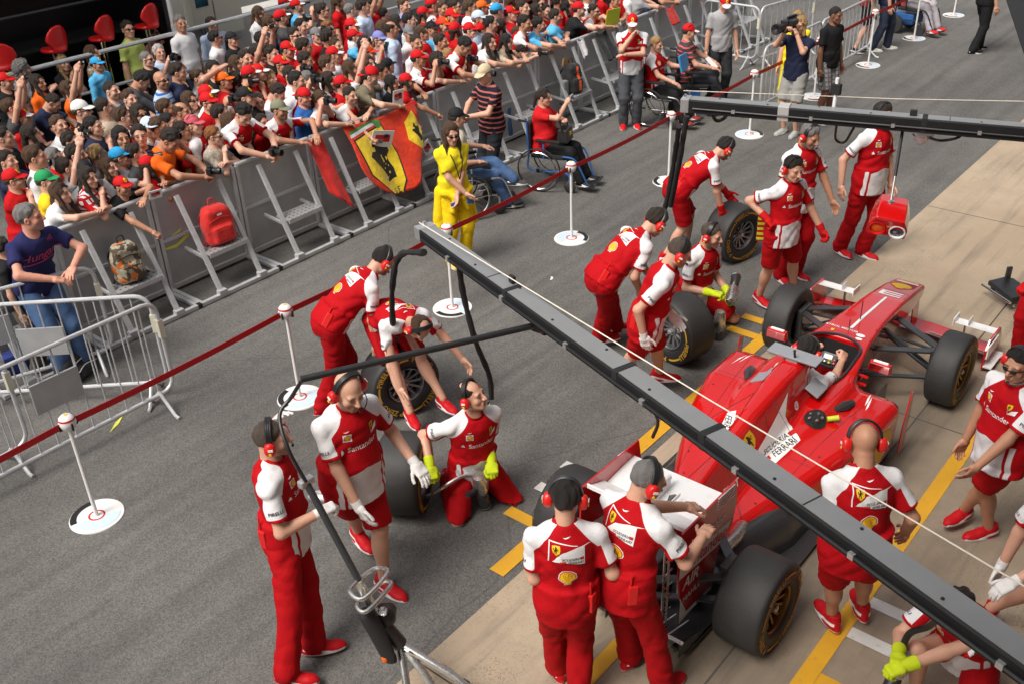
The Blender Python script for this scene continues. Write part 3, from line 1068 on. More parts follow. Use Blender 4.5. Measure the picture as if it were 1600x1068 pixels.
def sleeve_project(fig, cast, k, t0=.40):
    J = fig.J; a, b = J[k + 's'], J[k + 'e']; u = nrm(b - a)
    out = nrm((1 if k == 'r' else -1) * J['Mc'][:, 0] + .35 * J['Mc'][:, 1]); out = nrm(out - u * (out @ u)); tang = np.cross(out, u)
    if k == 'r': pass

    def pr(x, y, lift):
        o = a + (b - a) * t0 - u * y + tang * x * 1 + out * .5
        return cast(o, -out, lift)
    return pr


def dress(o, color, accent=None, pattern=0, **kw):
    o.color = (*color, 1)
    o['accent'] = [float(x) for x in (accent or color)]
    o['pattern'] = float(pattern)
    for k, v in kw.items(): o[k] = v
    return o


def add_head_gear(root, J, s, hair=None, haircol='dark', cap=None, capcol=None, capacc=None, badge=1.0, glasses=None, headset=False, backward=False, mic=True):
    H = mat4(J['Mh'], J['HC'], s * .95)
    if hair and hair != 'bald':
        hk = {'crop': 'short_under', 'balding': 'short_under', 'bun': 'tail_under'}.get(hair, hair + '_under') if cap else hair
        h = link('hair', HAIRM[hk], root, mtx=H); h.color = (*HAIR[haircol], 1)
    if cap:
        T = H @ Matrix.Rotation(math.pi, 4, 'Z') if backward else H
        c = link('cap', CAPM[cap], root, mtx=T); dress(c, capcol, capacc); c['badge'] = float(badge)
    if glasses:
        G = H
        if glasses == 'up': G = H @ Matrix.Translation((0, -.035, .085)) @ Matrix.Rotation(.75, 4, 'X')
        link('sunglasses', GLASSES, root, mtx=G)
    if headset:
        b = link('headset', HS_BAND, root, mtx=H)
        for sg in (1, -1):
            c = link('ear_cup', HS_CUP, b, mtx=Matrix.Translation((sg * .103, -.012, -.012)) @ (Matrix.Identity(4) if sg > 0 else Matrix.Rotation(math.pi, 4, 'Z')))
            if sg > 0: pass
            link('cup_badge', HS_BADGE, b, mtx=Matrix.Translation((sg * .103, -.012, -.012)) @ (Matrix.Identity(4) if sg > 0 else Matrix.Rotation(math.pi, 4, 'Z')))
        if mic: link('microphone', HS_MIC, b)


TEAM_RED, WHITE = (.41, .003, .007), (.70, .69, .70)
HAIR_RGB = HAIR


def shoe_at(root, J, k, s, color=(.45, .008, .012), accent=(.7, .7, .7)):
    an = J[k + 'an']; P = J['P']
    M3 = Rz(R(P['pyaw'] * 0 + P[k + 'fy'])) @ Rx(R(P[k + 'fp']))
    o = link('shoe', SHOE, root, mtx=mat4(M3, an + M3 @ np.array([0, .0, -.085]) * s, s))
    return dress(o, color, accent)


def mechanic(name_loc, yaw, pose, label, skin='light', hair='short', haircol='dark', stub=False, shorts=False, gloves=None, headset=True, backlogo=False, frontlogo=True, mic=True, glasses=None, radio=True, res=.0145, seed=0.0, group=None, cat='mechanic', **kw):
    fig = Fig(pose); J = fig.J; s = fig.s
    v, q, fx = fig.body(res * 1.15, hands=gloves is None, head=('m', 1 if stub else 0))
    root = link('person', np_mesh('person', v, q, [M['skin']], attrs={'fx': fx}), loc=name_loc)
    root.rotation_euler = (0, 0, yaw)
    root.color = (*SKIN[skin], 1); root['haircol'] = [float(x) for x in HAIR[haircol]]
    tag(root, label, cat, group)
    v, q, W = fig.shirt(res, seed=seed, sleeve=.70, hem=-.15 if J['P']['ppitch'] < 25 else -.045, loose=.013)
    sh = dress(link('shirt', np_mesh('shirt', v, q, [M['cloth']], attrs={'W': W}), root), TEAM_RED, WHITE)
    cast = caster(v, q)
    if frontlogo: decals('chest_lettering', team_items(True), torso_project(fig, cast, True), sh)['kind'] = 'stuff'
    if backlogo: decals('back_emblem', team_items(False), torso_project(fig, cast, False), sh)['kind'] = 'stuff'
    for k in 'lr':
        decals('sleeve_lettering', [(txt('PIRELLI', .030, 0, .02), M['decal_black'], .003)], sleeve_project(fig, cast, k, .50), sh)
    # collar
    col = MB(); nb, Mc = J['NB'], J['Mc']
    col.lathe([(.070, -.012), (.066, .028), (.074, .006), (.080, -.018)], 18, c=nb + .018 * Mc[:, 2] + .012 * Mc[:, 1], M=Mc @ Rx(-.30))
    dress(col.build('collar', M['cloth'], sh, smooth=True), TEAM_RED)
    v, q = fig.trousers(res * 1.2, shorts, seed=seed, flare=.006)
    tr_ = dress(link('shorts' if shorts else 'trousers', np_mesh('trousers', v, q, [M['cloth']]), root), (.36, .003, .006))
    tc_ = caster(v, q); Mp = J['Mp']
    for sg in (-1, 1):
        zp = [tc_(J['pel'] + s * (Mp @ np.array([sg * x_, 0, z_])) - Mp[:, 1] * .6, Mp[:, 1], .002) for x_, z_ in ((.05, -.155), (.09, -.15), (.13, -.14))]
        MB().tube(zp, .0055, 5).build('pocket_zip', M['black_plastic'], tr_)
    for k in 'lr': shoe_at(root, J, k, s)
    if gloves:
        gc = {'white': ((.72, .70, .68), None), 'green': ((.52, .62, .02), None), 'red': ((.50, .01, .012), None)}[gloves][0]
        for k in 'lr':
            gv, gq = HAND[J['P'][k + 'hand']]
            w = gv.copy(); 
            if k == 'r': w = w * np.array([-1, 1, 1], np.float32); gq = gq[:, ::-1]
            g = 1.10 if gloves != 'white' else 1.05
            o = link('glove', np_mesh('glove', w * g, gq, [M['cloth']]), root, mtx=mat4(hand_frame(J, k), J[k + 'w'], s)); dress(o, gc)
            cu = MB().tube([(0, -.075 if gloves != 'white' else -.035, 0), (0, -.03, 0), (0, .015, 0)], [.043 if gloves != 'white' else .034, .040 if gloves != 'white' else .034, .033], 12)
            dress(cu.build('cuff', M['cloth'], o, smooth=True), gc)
    add_head_gear(root, J, s, hair, haircol, headset=headset, mic=mic, glasses=glasses, **kw)
    if radio:
        b = MB().box((0, 0, 0), (.055, .035, .13)).tube([(.015, 0, .06), (.015, 0, .16)], .006, 6)
        M3 = J['Mp'] @ Rz(-2.2)
        o = b.build('radio', M['red_plastic'], root, bevel=.006, mtx=mat4(M3, J['pel'] + s * (J['Mp'] @ np.array([.14, -.10, .03]))))
    root['_w'] = 0
    del root['_w']
    return root, fig
# ---------------------------------------------------------------- the ground
def asphalt_mat():
    m, t = new_mat('asphalt', .85, spec=.3)
    g = t.n('NewGeometry'); P = g.outputs['Position']
    mp = t.n('Mapping'); mp.inputs['Scale'].default_value = (.35, 5.0, 1); t.l(P, mp.inputs[0])
    v = t.n('TexVoronoi'); v.inputs['Scale'].default_value = 105; t.l(P, v.inputs['Vector'])
    bw = t.n('RGBToBW'); t.l(v.outputs['Color'], bw.inputs[0])
    grain = t.noise(210, P, 3, .7)
    big = t.noise(.55, P, 4)
    mid = t.noise(5, P, 4)
    streak = t.noise(1.0, mp.outputs[0], 4)
    c = t.mix(t.ramp(bw.outputs[0], .12, .9), (.078, .075, .070), (.245, .234, .219))
    c = t.mix(t.ramp(grain, .3, .7), c, (.108, .103, .096))
    for x in t.t.nodes:
        if x.type == 'MIX' and x.label == '': pass
    c2 = t.n('Mix', data_type='RGBA', blend_type='MULTIPLY'); c2.inputs['Factor'].default_value = 1
    t.l(c, c2.inputs['A'])
    val = t.math('ADD', t.math('MULTIPLY', t.ramp(big, .3, .7), .30), t.math('ADD', t.math('MULTIPLY', t.ramp(streak, .3, .7), .26), t.math('MULTIPLY', mid, .25)))
    val = t.math('ADD', val, .50)
    sx = t.n('SeparateXYZ'); t.l(P, sx.inputs[0])
    # tyre rubber laid down along the lane, and the darker strip beside the apron
    wob = t.math('MULTIPLY', t.math('SUBTRACT', t.noise(.25, P, 2), .5), .5)
    yy = t.math('ADD', sx.outputs['Y'], wob)
    for y0, w, k in ((5.35, .10, .30), (5.75, .06, .20), (7.15, .08, .16), (4.35, .22, .16), (6.35, .05, .20), (8.1, .10, .14), (4.9, .05, .16)):
        d = t.math('SUBTRACT', 1, t.math('DIVIDE', t.math('ABSOLUTE', t.math('SUBTRACT', yy, y0)), w), True)
        val = t.math('SUBTRACT', val, t.math('MULTIPLY', t.math('MULTIPLY', d, k), t.ramp(streak, .35, .6)))
    t.l(val, c2.inputs['B'])
    # oil and rubber ground in beside the box
    ob = t.math('MULTIPLY', t.math('SUBTRACT', 1, t.math('DIVIDE', t.math('ABSOLUTE', t.math('SUBTRACT', yy, 4.25)), .8), True), t.math('SUBTRACT', 1, t.math('DIVIDE', t.math('ABSOLUTE', t.math('SUBTRACT', sx.outputs['X'], 6.2)), 3.2), True))
    val = t.math('SUBTRACT', val, t.math('MULTIPLY', ob, .38))
    # a few sealed cracks
    cr = t.n('TexVoronoi', feature='DISTANCE_TO_EDGE'); cr.inputs['Scale'].default_value = .22
    wn = t.n('TexNoise'); wn.inputs['Scale'].default_value = 2.2; t.l(P, wn.inputs['Vector'])
    ad = t.n('MixRGB'); ad.inputs[0].default_value = .12; t.l(P, ad.inputs[1]); t.l(wn.outputs['Color'], ad.inputs[2]); t.l(ad.outputs[0], cr.inputs['Vector'])
    crack = t.math('SUBTRACT', 1, t.ramp(cr.outputs['Distance'], 0, .0022))
    c3 = t.mix(t.math('MULTIPLY', crack, .35), c2.outputs['Result'], (.03, .03, .028))
    t.l(c3, t.p.inputs['Base Color'])
    t.bump(t.math('ADD', bw.outputs[0], grain), .35, .008)
    return m


def concrete_mat():
    m, t = new_mat('worn_concrete', .8, spec=.35)
    P = t.n('NewGeometry').outputs['Position']
    sx = t.n('SeparateXYZ'); t.l(P, sx.inputs[0])
    big = t.noise(.6, P, 5); mid = t.noise(4, P, 5, .65); fine = t.noise(130, P, 3, .7)
    v = t.n('TexVoronoi'); v.inputs['Scale'].default_value = 70; t.l(P, v.inputs['Vector'])
    mp = t.n('Mapping'); mp.inputs['Scale'].default_value = (.5, 7, 1); t.l(P, mp.inputs[0]); st = t.noise(1, mp.outputs[0], 5, .6)
    c = t.mix(t.ramp(big, .3, .7), (.36, .275, .19), (.47, .375, .27))
    c = t.mix(t.math('MULTIPLY', t.ramp(mid, .42, .72), .5), c, (.30, .24, .175))
    c = t.mix(t.math('MULTIPLY', t.ramp(st, .52, .72), .55), c, (.13, .11, .095))
    # surface worn through to the aggregate: a band along the asphalt edge and scattered patches
    edge = t.math('SUBTRACT', 1, t.math('DIVIDE', t.math('ABSOLUTE', t.math('SUBTRACT', sx.outputs['Y'], 3.18)), .42), True)
    wear = t.math('ADD', t.math('MULTIPLY', edge, .42), t.ramp(t.noise(1.1, P, 5, .6), .52, .80))
    peb = t.math('MULTIPLY', t.math('GREATER_THAN', fine, .55), t.ramp(wear, .2, .75))
    c = t.mix(t.math('MULTIPLY', peb, .75), c, (.10, .085, .07))
    bw = t.n('RGBToBW'); t.l(v.outputs['Color'], bw.inputs[0])
    c = t.mix(t.math('MULTIPLY', t.ramp(bw.outputs[0], .7, 1), t.ramp(wear, .1, .6)), c, (.42, .36, .29))
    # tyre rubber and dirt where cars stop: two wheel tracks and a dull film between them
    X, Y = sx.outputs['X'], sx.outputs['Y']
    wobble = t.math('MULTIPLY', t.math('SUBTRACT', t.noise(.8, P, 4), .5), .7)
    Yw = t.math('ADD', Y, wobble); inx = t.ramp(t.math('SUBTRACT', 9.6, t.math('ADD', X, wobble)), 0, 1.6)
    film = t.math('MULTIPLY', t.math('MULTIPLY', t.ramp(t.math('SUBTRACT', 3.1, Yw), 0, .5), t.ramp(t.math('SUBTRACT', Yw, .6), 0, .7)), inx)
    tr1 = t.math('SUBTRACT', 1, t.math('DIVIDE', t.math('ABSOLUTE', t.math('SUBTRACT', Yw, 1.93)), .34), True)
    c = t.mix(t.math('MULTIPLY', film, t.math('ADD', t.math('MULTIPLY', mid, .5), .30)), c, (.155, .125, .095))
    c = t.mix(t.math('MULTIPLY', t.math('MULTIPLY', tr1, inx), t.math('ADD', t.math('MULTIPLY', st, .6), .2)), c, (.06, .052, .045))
    spk = t.math('MULTIPLY', t.math('GREATER_THAN', t.noise(60, P, 3, .7), .60), t.ramp(t.noise(.9, P, 4), .45, .7))
    c = t.mix(t.math('MULTIPLY', spk, .6), c, (.07, .06, .05))
    t.l(c, t.p.inputs['Base Color'])
    t.bump(t.math('ADD', fine, mid), .3, .008)
    t.l(t.math('ADD', t.math('MULTIPLY', mid, -.5), 1.0), t.p.inputs['Roughness'])
    return m


def road_paint(name, col):
    m, t = new_mat(name, .6)
    P = t.n('NewGeometry').outputs['Position']
    n1 = t.noise(3, P, 5); n2 = t.noise(160, P, 3, .7); n3 = t.noise(14, P, 5, .7)
    c = t.mix(t.ramp(n1, .3, .75), tuple(x * .82 for x in col), col)
    c = t.mix(t.math('MULTIPLY', t.ramp(n3, .60, .74), .45), c, (.16, .14, .12))
    c = t.mix(t.math('MULTIPLY', t.math('GREATER_THAN', n2, .63), .5), c, tuple(x * .55 for x in col))
    t.l(c, t.p.inputs['Base Color']); t.bump(n2, .2, .006)
    return m


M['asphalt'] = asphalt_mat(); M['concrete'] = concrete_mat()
M['yellow_road'] = road_paint('yellow_road_paint', (.70, .36, .018)); M['white_road'] = road_paint('white_road_paint', (.66, .65, .62))
M['yellow_chalk'] = mat('yellow_chalk', (.62, .60, .08), .9, noise=.3, nscale=40)


def sheet(name, x0, x1, y0, y1, z, m, kind='structure'):
    b = MB().add([(x0, y0, z), (x1, y0, z), (x1, y1, z), (x0, y1, z)], [(0, 1, 2, 3)])
    return tag(b.build(name, m), kind=kind)


sheet('ground', -150, 260, -150, 200, 0, M['asphalt'])
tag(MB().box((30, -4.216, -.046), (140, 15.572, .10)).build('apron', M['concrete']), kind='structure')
# apron edge: a thin pale lip where the concrete meets the asphalt
for x0 in np.arange(-3, 34, 4.6):
    pass
M['joint'] = mat('joint_filler', (.07, .06, .05), .9)
for _y in (1.985, .25):
    sheet('road_joint', -20, 60, _y, _y + .014, .0055, M['joint'])
for _x in (3.1, 7.75, 12.4, 17.05):
    sheet('road_joint', _x, _x + .012, -12, 3.56, .0056, M['joint'])


def marking(x0, x1, y0, y1, col='yellow_road', z=.008):
    tag(MB().add([(x0, y0, z), (x1, y0, z), (x1, y1, z), (x0, y1, z)], [(0, 1, 2, 3)]).build('road_marking', M[col]), kind='structure')


marking(4.06, 8.75, 3.64, 3.77)                       # long line on the lane side of the box
marking(4.06, 10.6, 1.45, 1.57)              # long line on the garage side
for _x in (4.60, 8.16, 8.47):
    marking(_x, _x + .11, 3.772, 4.09)
for _x in (4.50,):
    marking(_x, _x + .12, 1.05, 1.448)
for _x in (4.99, 5.34):
    marking(_x, _x + .105, 3.772, 4.09, 'white_road')
    marking(_x + .02, _x + .125, 1.06, 1.448, 'white_road')
marking(3.35, 4.36, 2.555, 2.665); marking(4.362, 4.475, 2.28, 2.95)
for _p, _a in (((182, 662), .5), ((762, 642), .5)):
    _c = at(*_p); tag(MB().add([(_c[0] + dx * math.cos(_a) - dy * math.sin(_a), _c[1] + dx * math.sin(_a) + dy * math.cos(_a), .006) for dx, dy in ((-.14, -.01), (.0, -.022), (.15, .01), (.02, .02))], [(0, 1, 2, 3)]).build('road_marking', M['yellow_chalk']), kind='structure')
# scraps of tape and paper on the ground
for _p, _r, _l in (((862, 436), .4, 'small crumpled scrap of paper on the asphalt by the round stanchion base'), ((1221, 436), 1.2, 'white scrap of tape on the asphalt behind the front wheel')):
    _c = at(*_p); _b = MB()
    _b.box((0, 0, .006), (.06, .025, .004), M=Rz(_r)).box((.02, .01, .010), (.03, .02, .004), M=Rz(_r + .6) @ Rx(.3))
    tag(_b.build('paper_scrap', M['paper'], loc=(_c[0], _c[1], 0)), _l, 'litter')

# ---------------------------------------------------------------- pit building behind the camera (shades the apron)
M['building'] = mat('painted_render', (.55, .54, .52), .8, noise=.08, nscale=3)
M['garage_dark'] = mat('garage_shutter', (.10, .10, .11), .5)
bd = thing('pit_building', (20, -1.2, 0), 'long white pit building with garage openings along the apron', 'building')
b = MB().box((0, -4, 4.6), (90, 7.6, 9.2)); b.build('wall', M['building'], bd)
MB().box((-13, -2.2, 9.35), (64, 9.6, .3)).build('roof', M['building'], bd)  # unseen roof, its overhang added to deepen the shade on the apron
MB().box((0, .56, 3.45), (80, 1.1, .35)).build('terrace', M['building'], bd)
for i, _x in enumerate(np.arange(-40, 42, 6.2)):
    MB().box((_x, -.17, 1.7), (4.8, .08, 3.4)).build('garage_shutter', M['garage_dark'], bd)
    if abs(_x + 20) > 4: MB().box((_x, -.17, 6.2), (3.6, .08, 1.6)).build('window', M['lens'], bd)

# ---------------------------------------------------------------- pit wall at the back of the crowd
M['wallwhite'] = mat('pit_wall_paint', (.50, .485, .45), .7, noise=.12, nscale=4, bump=.1, bscale=12)
M['boxcream'] = mat('cream_cabinet', (.60, .57, .46), .5, noise=.06)
pw = thing('pit_wall', (0, 15.9, 0), 'low off-white pit wall behind the crowd and railing', 'wall')
for i, _x in enumerate(np.arange(9.2, 60, 4.0)):
    MB().box((_x + 2, .0, .62), (3.985, .45, 1.24)).build('wall_panel', M['wallwhite'], pw, bevel=.015)
    MB().box((_x + 2, .9, 1.3), (3.985, .10, 2.6)).build('wall_panel', M['wallwhite'], pw, bevel=.01)
MB().box((34, .15, .30), (50, .1, .08)).build('ledge', M['alu'], pw)
pb = thing('pit_wall_walkway', (0, 14.35, 0), 'raised red edged walkway behind the grey handrail at the pit wall', 'platform')
MB().box((12, .75, .45), (50, 1.3, .06)).build('deck', M['black_plastic'], pb)
for z, m in ((.40, 'red_plastic'), (.18, 'red_plastic')):
    MB().box((12, .08, z), (50, .05, .12)).build('edge_board', M[m], pb)
rl = thing('handrail', (0, 14.18, 0), 'grey tubular handrail along the walkway behind the crowd', 'railing')
for i, (z, r) in enumerate(((1.57, .032), (1.05, .025))):
    MB().tube([(-10, 0, z), (40, 0, z)], r, 8).build('rail', M['galv'], rl, smooth=True)
for _x in np.arange(-9.5, 40, 1.55):
    MB().tube([(_x, 0, 0), (_x, 0, 1.57)], .024, 8).build('post', M['galv'], rl, smooth=True)
# cabinets fixed on the wall
for _p, _d, _l, _n in (((308, 12), (.42, .25, .55), 'cream meter cabinet with a dark display on the pit wall', 1), ((350, 22), (.55, .25, .62), 'plain cream cabinet on the pit wall right of the meter', 0), ((312, 32), (.25, .2, .22), 'small cream junction box below the meter cabinet', 0)):
    _c = at_y(_p[0], _p[1], 15.55)
    cb = thing('electrical_cabinet', (_c[0], 15.52, _c[2] - _d[2] / 2), _l, 'cabinet')
    MB().box((0, 0, _d[2] / 2), _d).build('casing', M['boxcream'], cb, bevel=.012)
    if _n:
        MB().box((0, -_d[1] / 2 - .004, _d[2] * .68), (.25, .012, .14)).build('display', M['lens'], cb)
        for k in range(4): MB().tube([(-.1 + .06 * k, -.1, 0), (-.1 + .07 * k, -.13, -.12), (-.02 + .02 * k, -.1, -.25)], .008, 5).build('cable', M['black_plastic'], cb)
_c = at_y(331, 8, 15.5)
tag(MB().prism([(-.09, -.25), (-.09, .25), (-.04, .33), (.04, .33), (.09, .25), (.09, -.25), (.04, -.33), (-.04, -.33)], .03, M=Rx(math.pi / 2)).build('wall_vent', M['lens'], loc=(_c[0], 15.58, _c[2])), 'tall dark rounded vent on the pit wall beside the meter cabinet', 'vent')

# ---------------------------------------------------------------- team stand on the pit wall (dark booth with red stools)
M['booth'] = mat('booth_black', (.006, .006, .007), .35, noise=.3)
st = thing('pit_stand', (0, 14.5, 0), 'dark open-fronted team stand on the pit wall with a white edge post', 'stand')
MB().box((1.5, 1.55, 2.0), (15.2, .08, 4.2)).build('back_panel', M['booth'], st)
MB().box((9.02, .8, 2.0), (.07, 1.6, 4.6)).build('side_panel', M['booth'], st)
MB().box((9.08, -.03, 2.4), (.035, .06, 4.8)).build('edge_post', M['white_paint'], st)
MB().box((1.5, .8, 4.2), (15.2, 1.7, .12)).build('roof', M['booth'], st)
MB().box((1.5, 1.0, 1.55), (15.0, .55, .06)).build('counter', M['black_plastic'], st)
MB().tube([(-5, .85, 2.05), (9, .85, 2.05)], .03, 6).build('monitor_rail', M['carbon'], st)
for k in range(9):
    mo = MB().box((0, 0, 0), (1.0, .06, .5)).build('monitor', M['black_plastic'], st, loc=(-4.6 + 1.5 * k, 1.2, 2.55))
    MB().box((0, -.034, 0), (.94, .008, .44)).build('screen', M['lens'], mo)
_sp = [(82, 60), (157, 43), (228, 24), (5, 86)]
for i, (px, py) in enumerate(_sp):
    _c = at_y(px, py, 14.55)
    s_ = thing('bar_stool', (_c[0], 14.6, .48), ['red shell bar stool behind the blond woman in black', 'red shell bar stool in the middle, left of the lime green shirt', 'red shell bar stool nearest the white edge post', 'red shell bar stool at the left end of the stand'][i], 'stool', 'red stools in the pit stand', rz=R(20 if i != 3 else -30))
    H = _c[2] - .48

    def fsh(p, H=H):
        x, y, z = p.T
        w = .20 - .06 * np.clip((H - .03 - z) / .2, 0, 1)
        d = np.sqrt((x / w) ** 2 + ((z - H) / .18) ** 2) * .17 - .17
        yb = -.15 + 1.4 * x * x
        d = np.maximum(d, np.abs(y - yb) - .02)
        seat = np.maximum(np.sqrt((x / .17) ** 2 + (y / .19) ** 2) * .17 - .17, np.abs(z - (H - .17)) - .022)
        return smin(d, seat, .05)
    v, q = sdf_mesh(fsh, (-.34, -.3, H - .35), (.34, .28, H + .32), .026)
    link('seat_shell', np_mesh('seat_shell', v, q, [M['red_plastic']]), s_)
    for sx in (-.035, .035): MB().tube([(sx, 0, 0.02), (sx, 0, H - .19)], .016, 7).build('leg', M['chrome'], s_, smooth=True)
    MB().lathe([(.001, .03), (.2, .02), (.22, 0)], 18).build('base', M['chrome'], s_, smooth=True)
# ---------------------------------------------------------------- the racing car. Local frame: x forward from the rear axle, y left, z up
car = thing('racing_car', (4.65, 2.68, 0), 'red open-wheel racing car stopped in its pit box with white rear wing top', 'racing car')
CX = np.array([4.65, 2.68, 0])


def ip(x, tab, j): t = np.array(tab, float); return np.interp(x, t[:, 0], t[:, j])


def d_loft(p, tab, r, yc=None):
    """Stations (x, zbottom, ztop, half width bottom, half width top)."""
    t = sorted(tab); x, y, z = p.T
    zb, zt, wb, wt = (ip(x, t, j) for j in (1, 2, 3, 4))
    if yc is not None: y = np.abs(y) - ip(x, sorted(yc), 1)
    h = (zt - zb) / 2; zc = (zt + zb) / 2
    w = wb + (wt - wb) * np.clip((z - zb) / np.maximum(zt - zb, .01), 0, 1)
    rr = np.minimum(r, np.minimum(h, w) * .95)
    a, b_ = np.abs(y) - w + rr, np.abs(z - zc) - h + rr
    d = np.sqrt(np.maximum(a, 0) ** 2 + np.maximum(b_, 0) ** 2) + np.minimum(np.maximum(a, b_), 0) - rr
    return np.maximum(d, np.maximum(t[0][0] - x, x - t[-1][0]))


CH = [(4.63, .40, .490, .120, .130), (4.58, .37, .525, .13, .150), (4.30, .33, .585, .135, .165), (3.90, .31, .640, .14, .178), (3.40, .28, .675, .15, .20), (2.95, .24, .690, .17, .245), (2.65, .18, .685, .21, .30), (2.30, .12, .655, .30, .355), (1.8, .10, .64, .33, .35), (1.3, .10, .50, .30, .25), (.9, .12, .35, .2, .15)]
EC = [(2.02, .60, .955, .12, .095), (1.92, .52, .965, .17, .095), (1.6, .45, .95, .24, .082), (1.2, .32, .875, .25, .058), (.85, .28, .78, .21, .042), (.5, .26, .67, .16, .030), (.22, .25, .57, .12, .022), (.10, .26, .5, .10, .02)]
SP = [(2.42, .16, .555, .20, .235), (2.32, .10, .595, .24, .265), (1.9, .07, .600, .27, .27), (1.5, .06, .560, .26, .235), (1.1, .06, .47, .22, .17), (.75, .06, .38, .16, .11), (.45, .08, .30, .11, .07)]
SY = [(2.42, .50), (1.9, .48), (1.5, .42), (1.1, .34), (.75, .26), (.45, .20)]


def body_sdf(p):
    d = d_loft(p, CH, .035)
    d = smin(d, d_loft(p, EC, .05), .09)
    d = smin(d, d_loft(p, SP, .10, SY), .12)
    x, y, z = p.T
    # sidepod inlets
    q = np.stack([x, np.abs(y), z], 1)
    d = np.maximum(d, -d_box(q, (2.45, .53, .40), (.16, .15, .10), .05))
    # cockpit well
    cx = np.interp(x, [2.08, 2.25, 2.6, 2.85, 2.93], [.13, .235, .235, .19, .12])
    well = np.maximum(np.maximum(np.abs(y) - cx, .22 - z), np.maximum(2.06 - x, x - 2.90))
    d = -smin(-d, well, .02)
    # airbox mouth
    d = np.maximum(d, -d_ell(p, (2.03, 0, .86), (.16, .085, .075)))
    # flat hollow behind the fuel cap
    return d


v, q = sdf_mesh(body_sdf, (.05, -.82, .03), (4.68, .82, 1.0), .0165, proj=2)
x, y, z = v.T
fc = v[q].mean(1)
_in = (np.abs(fc[:, 1]) < .238) & (fc[:, 0] > 2.07) & (fc[:, 0] < 2.905) & (fc[:, 2] < .645)
_box = ((fc[:, 0] > 1.86) & (fc[:, 2] > .79) & (np.abs(fc[:, 1]) < .08) & (fc[:, 0] < 2.0) & (fc[:, 2] < .93)) | ((fc[:, 0] < 2.42) & (fc[:, 0] > 2.2) & (np.abs(np.abs(fc[:, 1]) - .53) < .15) & (np.abs(fc[:, 2] - .40) < .099) & (d_box(np.stack([fc[:, 0], np.abs(fc[:, 1]), fc[:, 2]], 1), (2.45, .53, .40), (.16, .15, .10), .05) < .01))
low = (fc[:, 2] < .11)
mi = np.where(_in | _box | low, 1, 0)
body = link('bodywork', np_mesh('bodywork', v, q, [M['red_paint'], M['matt_black']], midx=mi), car)
car_cast = caster(v, q)


def top_pr(a, b, lift): return car_cast(np.array([a, b, 2.0]), (0, 0, -1), lift)
def side_pr(s, tilt=0.0):
    d = nrm((0, -s, -tilt))
    return lambda a, b, lift: car_cast(np.array([a, 0, b]) - d * 1.6, d, lift)


def T(t, size, x, y, rot, shear=0.0, bold=.0): return sc2(txt(t, size, shear, bold), 1, x, y, rot)


W_, B_, Y_, R_ = M['decal_white'], M['decal_black'], M['decal_yellow'], M['decal_red']
hp = -math.pi / 2
M['pale_stripe'] = mat('pale_stripe', (.62, .74, .74), .4)
# nose top
decals('nose_print', [(sc2(scallop(.095), 1, 4.32, 0, hp), R_, .003), (sc2(scallop(.088), 1, 4.32, 0, hp), Y_, .0045),
                      (sc2([(-.5, -.5), (.5, -.5), (.5, .5), (-.5, .5)], 1, 0, 0)[0] * [.018, .17] + [4.10, .0], W_, .003) if False else (poly([(4.075, -.10), (4.10, -.10), (4.10, .10), (4.075, .10)]), W_, .003),
                      (poly([(4.025, -.10), (4.05, -.10), (4.05, .10), (4.025, .10)]), W_, .003), (poly([(3.975, -.10), (4.0, -.10), (4.0, .10), (3.975, .10)]), W_, .003), (poly([(4.0, .06), (4.07, .06), (4.07, .10), (4.0, .10)]), W_, .0031),
                      (poly([(3.10, -.014), (3.92, -.010), (3.92, .010), (3.10, .014)]), M['pale_stripe'], .003),
                      (poly([(4.48, -.11), (4.52, -.10), (4.52, .10), (4.48, .11)]), W_, .003), (poly([(4.535, -.09), (4.55, -.085), (4.55, .085), (4.535, .09)]), Y_, .003),
                      (T('PETROL MOTOR', .042, 3.06, .075, hp, 0, .015), W_, .003), (sc2(disc(.04, 20, .7), 1, 3.02, -.12, 0), W_, .003), (sc2(disc(.03, 20, .7), 1, 2.955, -.13, 0), W_, .003),
                      (sc2(SHIELD, .028, 2.98, .12, hp), Y_, .003)], top_pr, body, .05)
# right flank of the engine cover: white swoosh panel, lettering, shield
rs = side_pr(-1, .55)
panel = poly([(1.60, .80), (1.51, .62), (1.54, .503), (1.47, .40), (1.16, .36), (1.09, .53), (1.32, .638), (1.43, .697)])
ls = side_pr(1, .55)
for nm, pr, sg in (('flank_emblem', rs, 1), ('flank_emblem', ls, -1)):
    mir = lambda sh: (sh[0], sh[1])
    if sg == 1: LT = lambda t, s, x, y, r, sh=0., bo=0.: T(t, s, x, y, r, sh, bo)
    else:
        def LT(t, s, x, y, r, sh=0., bo=0.):
            vv, ff = txt(t, s, sh, bo); vv = vv * [-1, 1]
            return sc2((vv, ff), 1, x, y, -r)
    decals(nm, [(panel, W_, .003), (LT('SCUDERIA', .062, 1.30, .476, -.02, .3, .010), B_, .006), (LT('FERRARI', .062, 1.335, .420, .03, .3, .010), B_, .006),
                (sc2([(0, 0), (1, .0), (1.1, .5), (.1, .5)], .06, 1.455, .455), R_, .006), (sc2([(0, 0), (1, .0), (1.1, .5), (.1, .5)], .06, 1.135, .405), R_, .006),
                (sc2(SHIELD, .115, 1.05, .665, .45), Y_, .003), (sc2((np.array(HORSE) * [1.0 * sg, 1], [tuple(range(len(HORSE)))]), .072, 1.05, .665, .45), B_, .0045), (sc2(disc(.042, 18, .8), 1, 1.69, .62), W_, .003), (LT('L', .06, 1.69, .62, 0, 0, .01), B_, .0045)], pr, body, .025)
decals('tail_lettering', [(T('FIAT', .10, .74, .42, .0, .15, .01), W_, .003)], rs, body, .05)
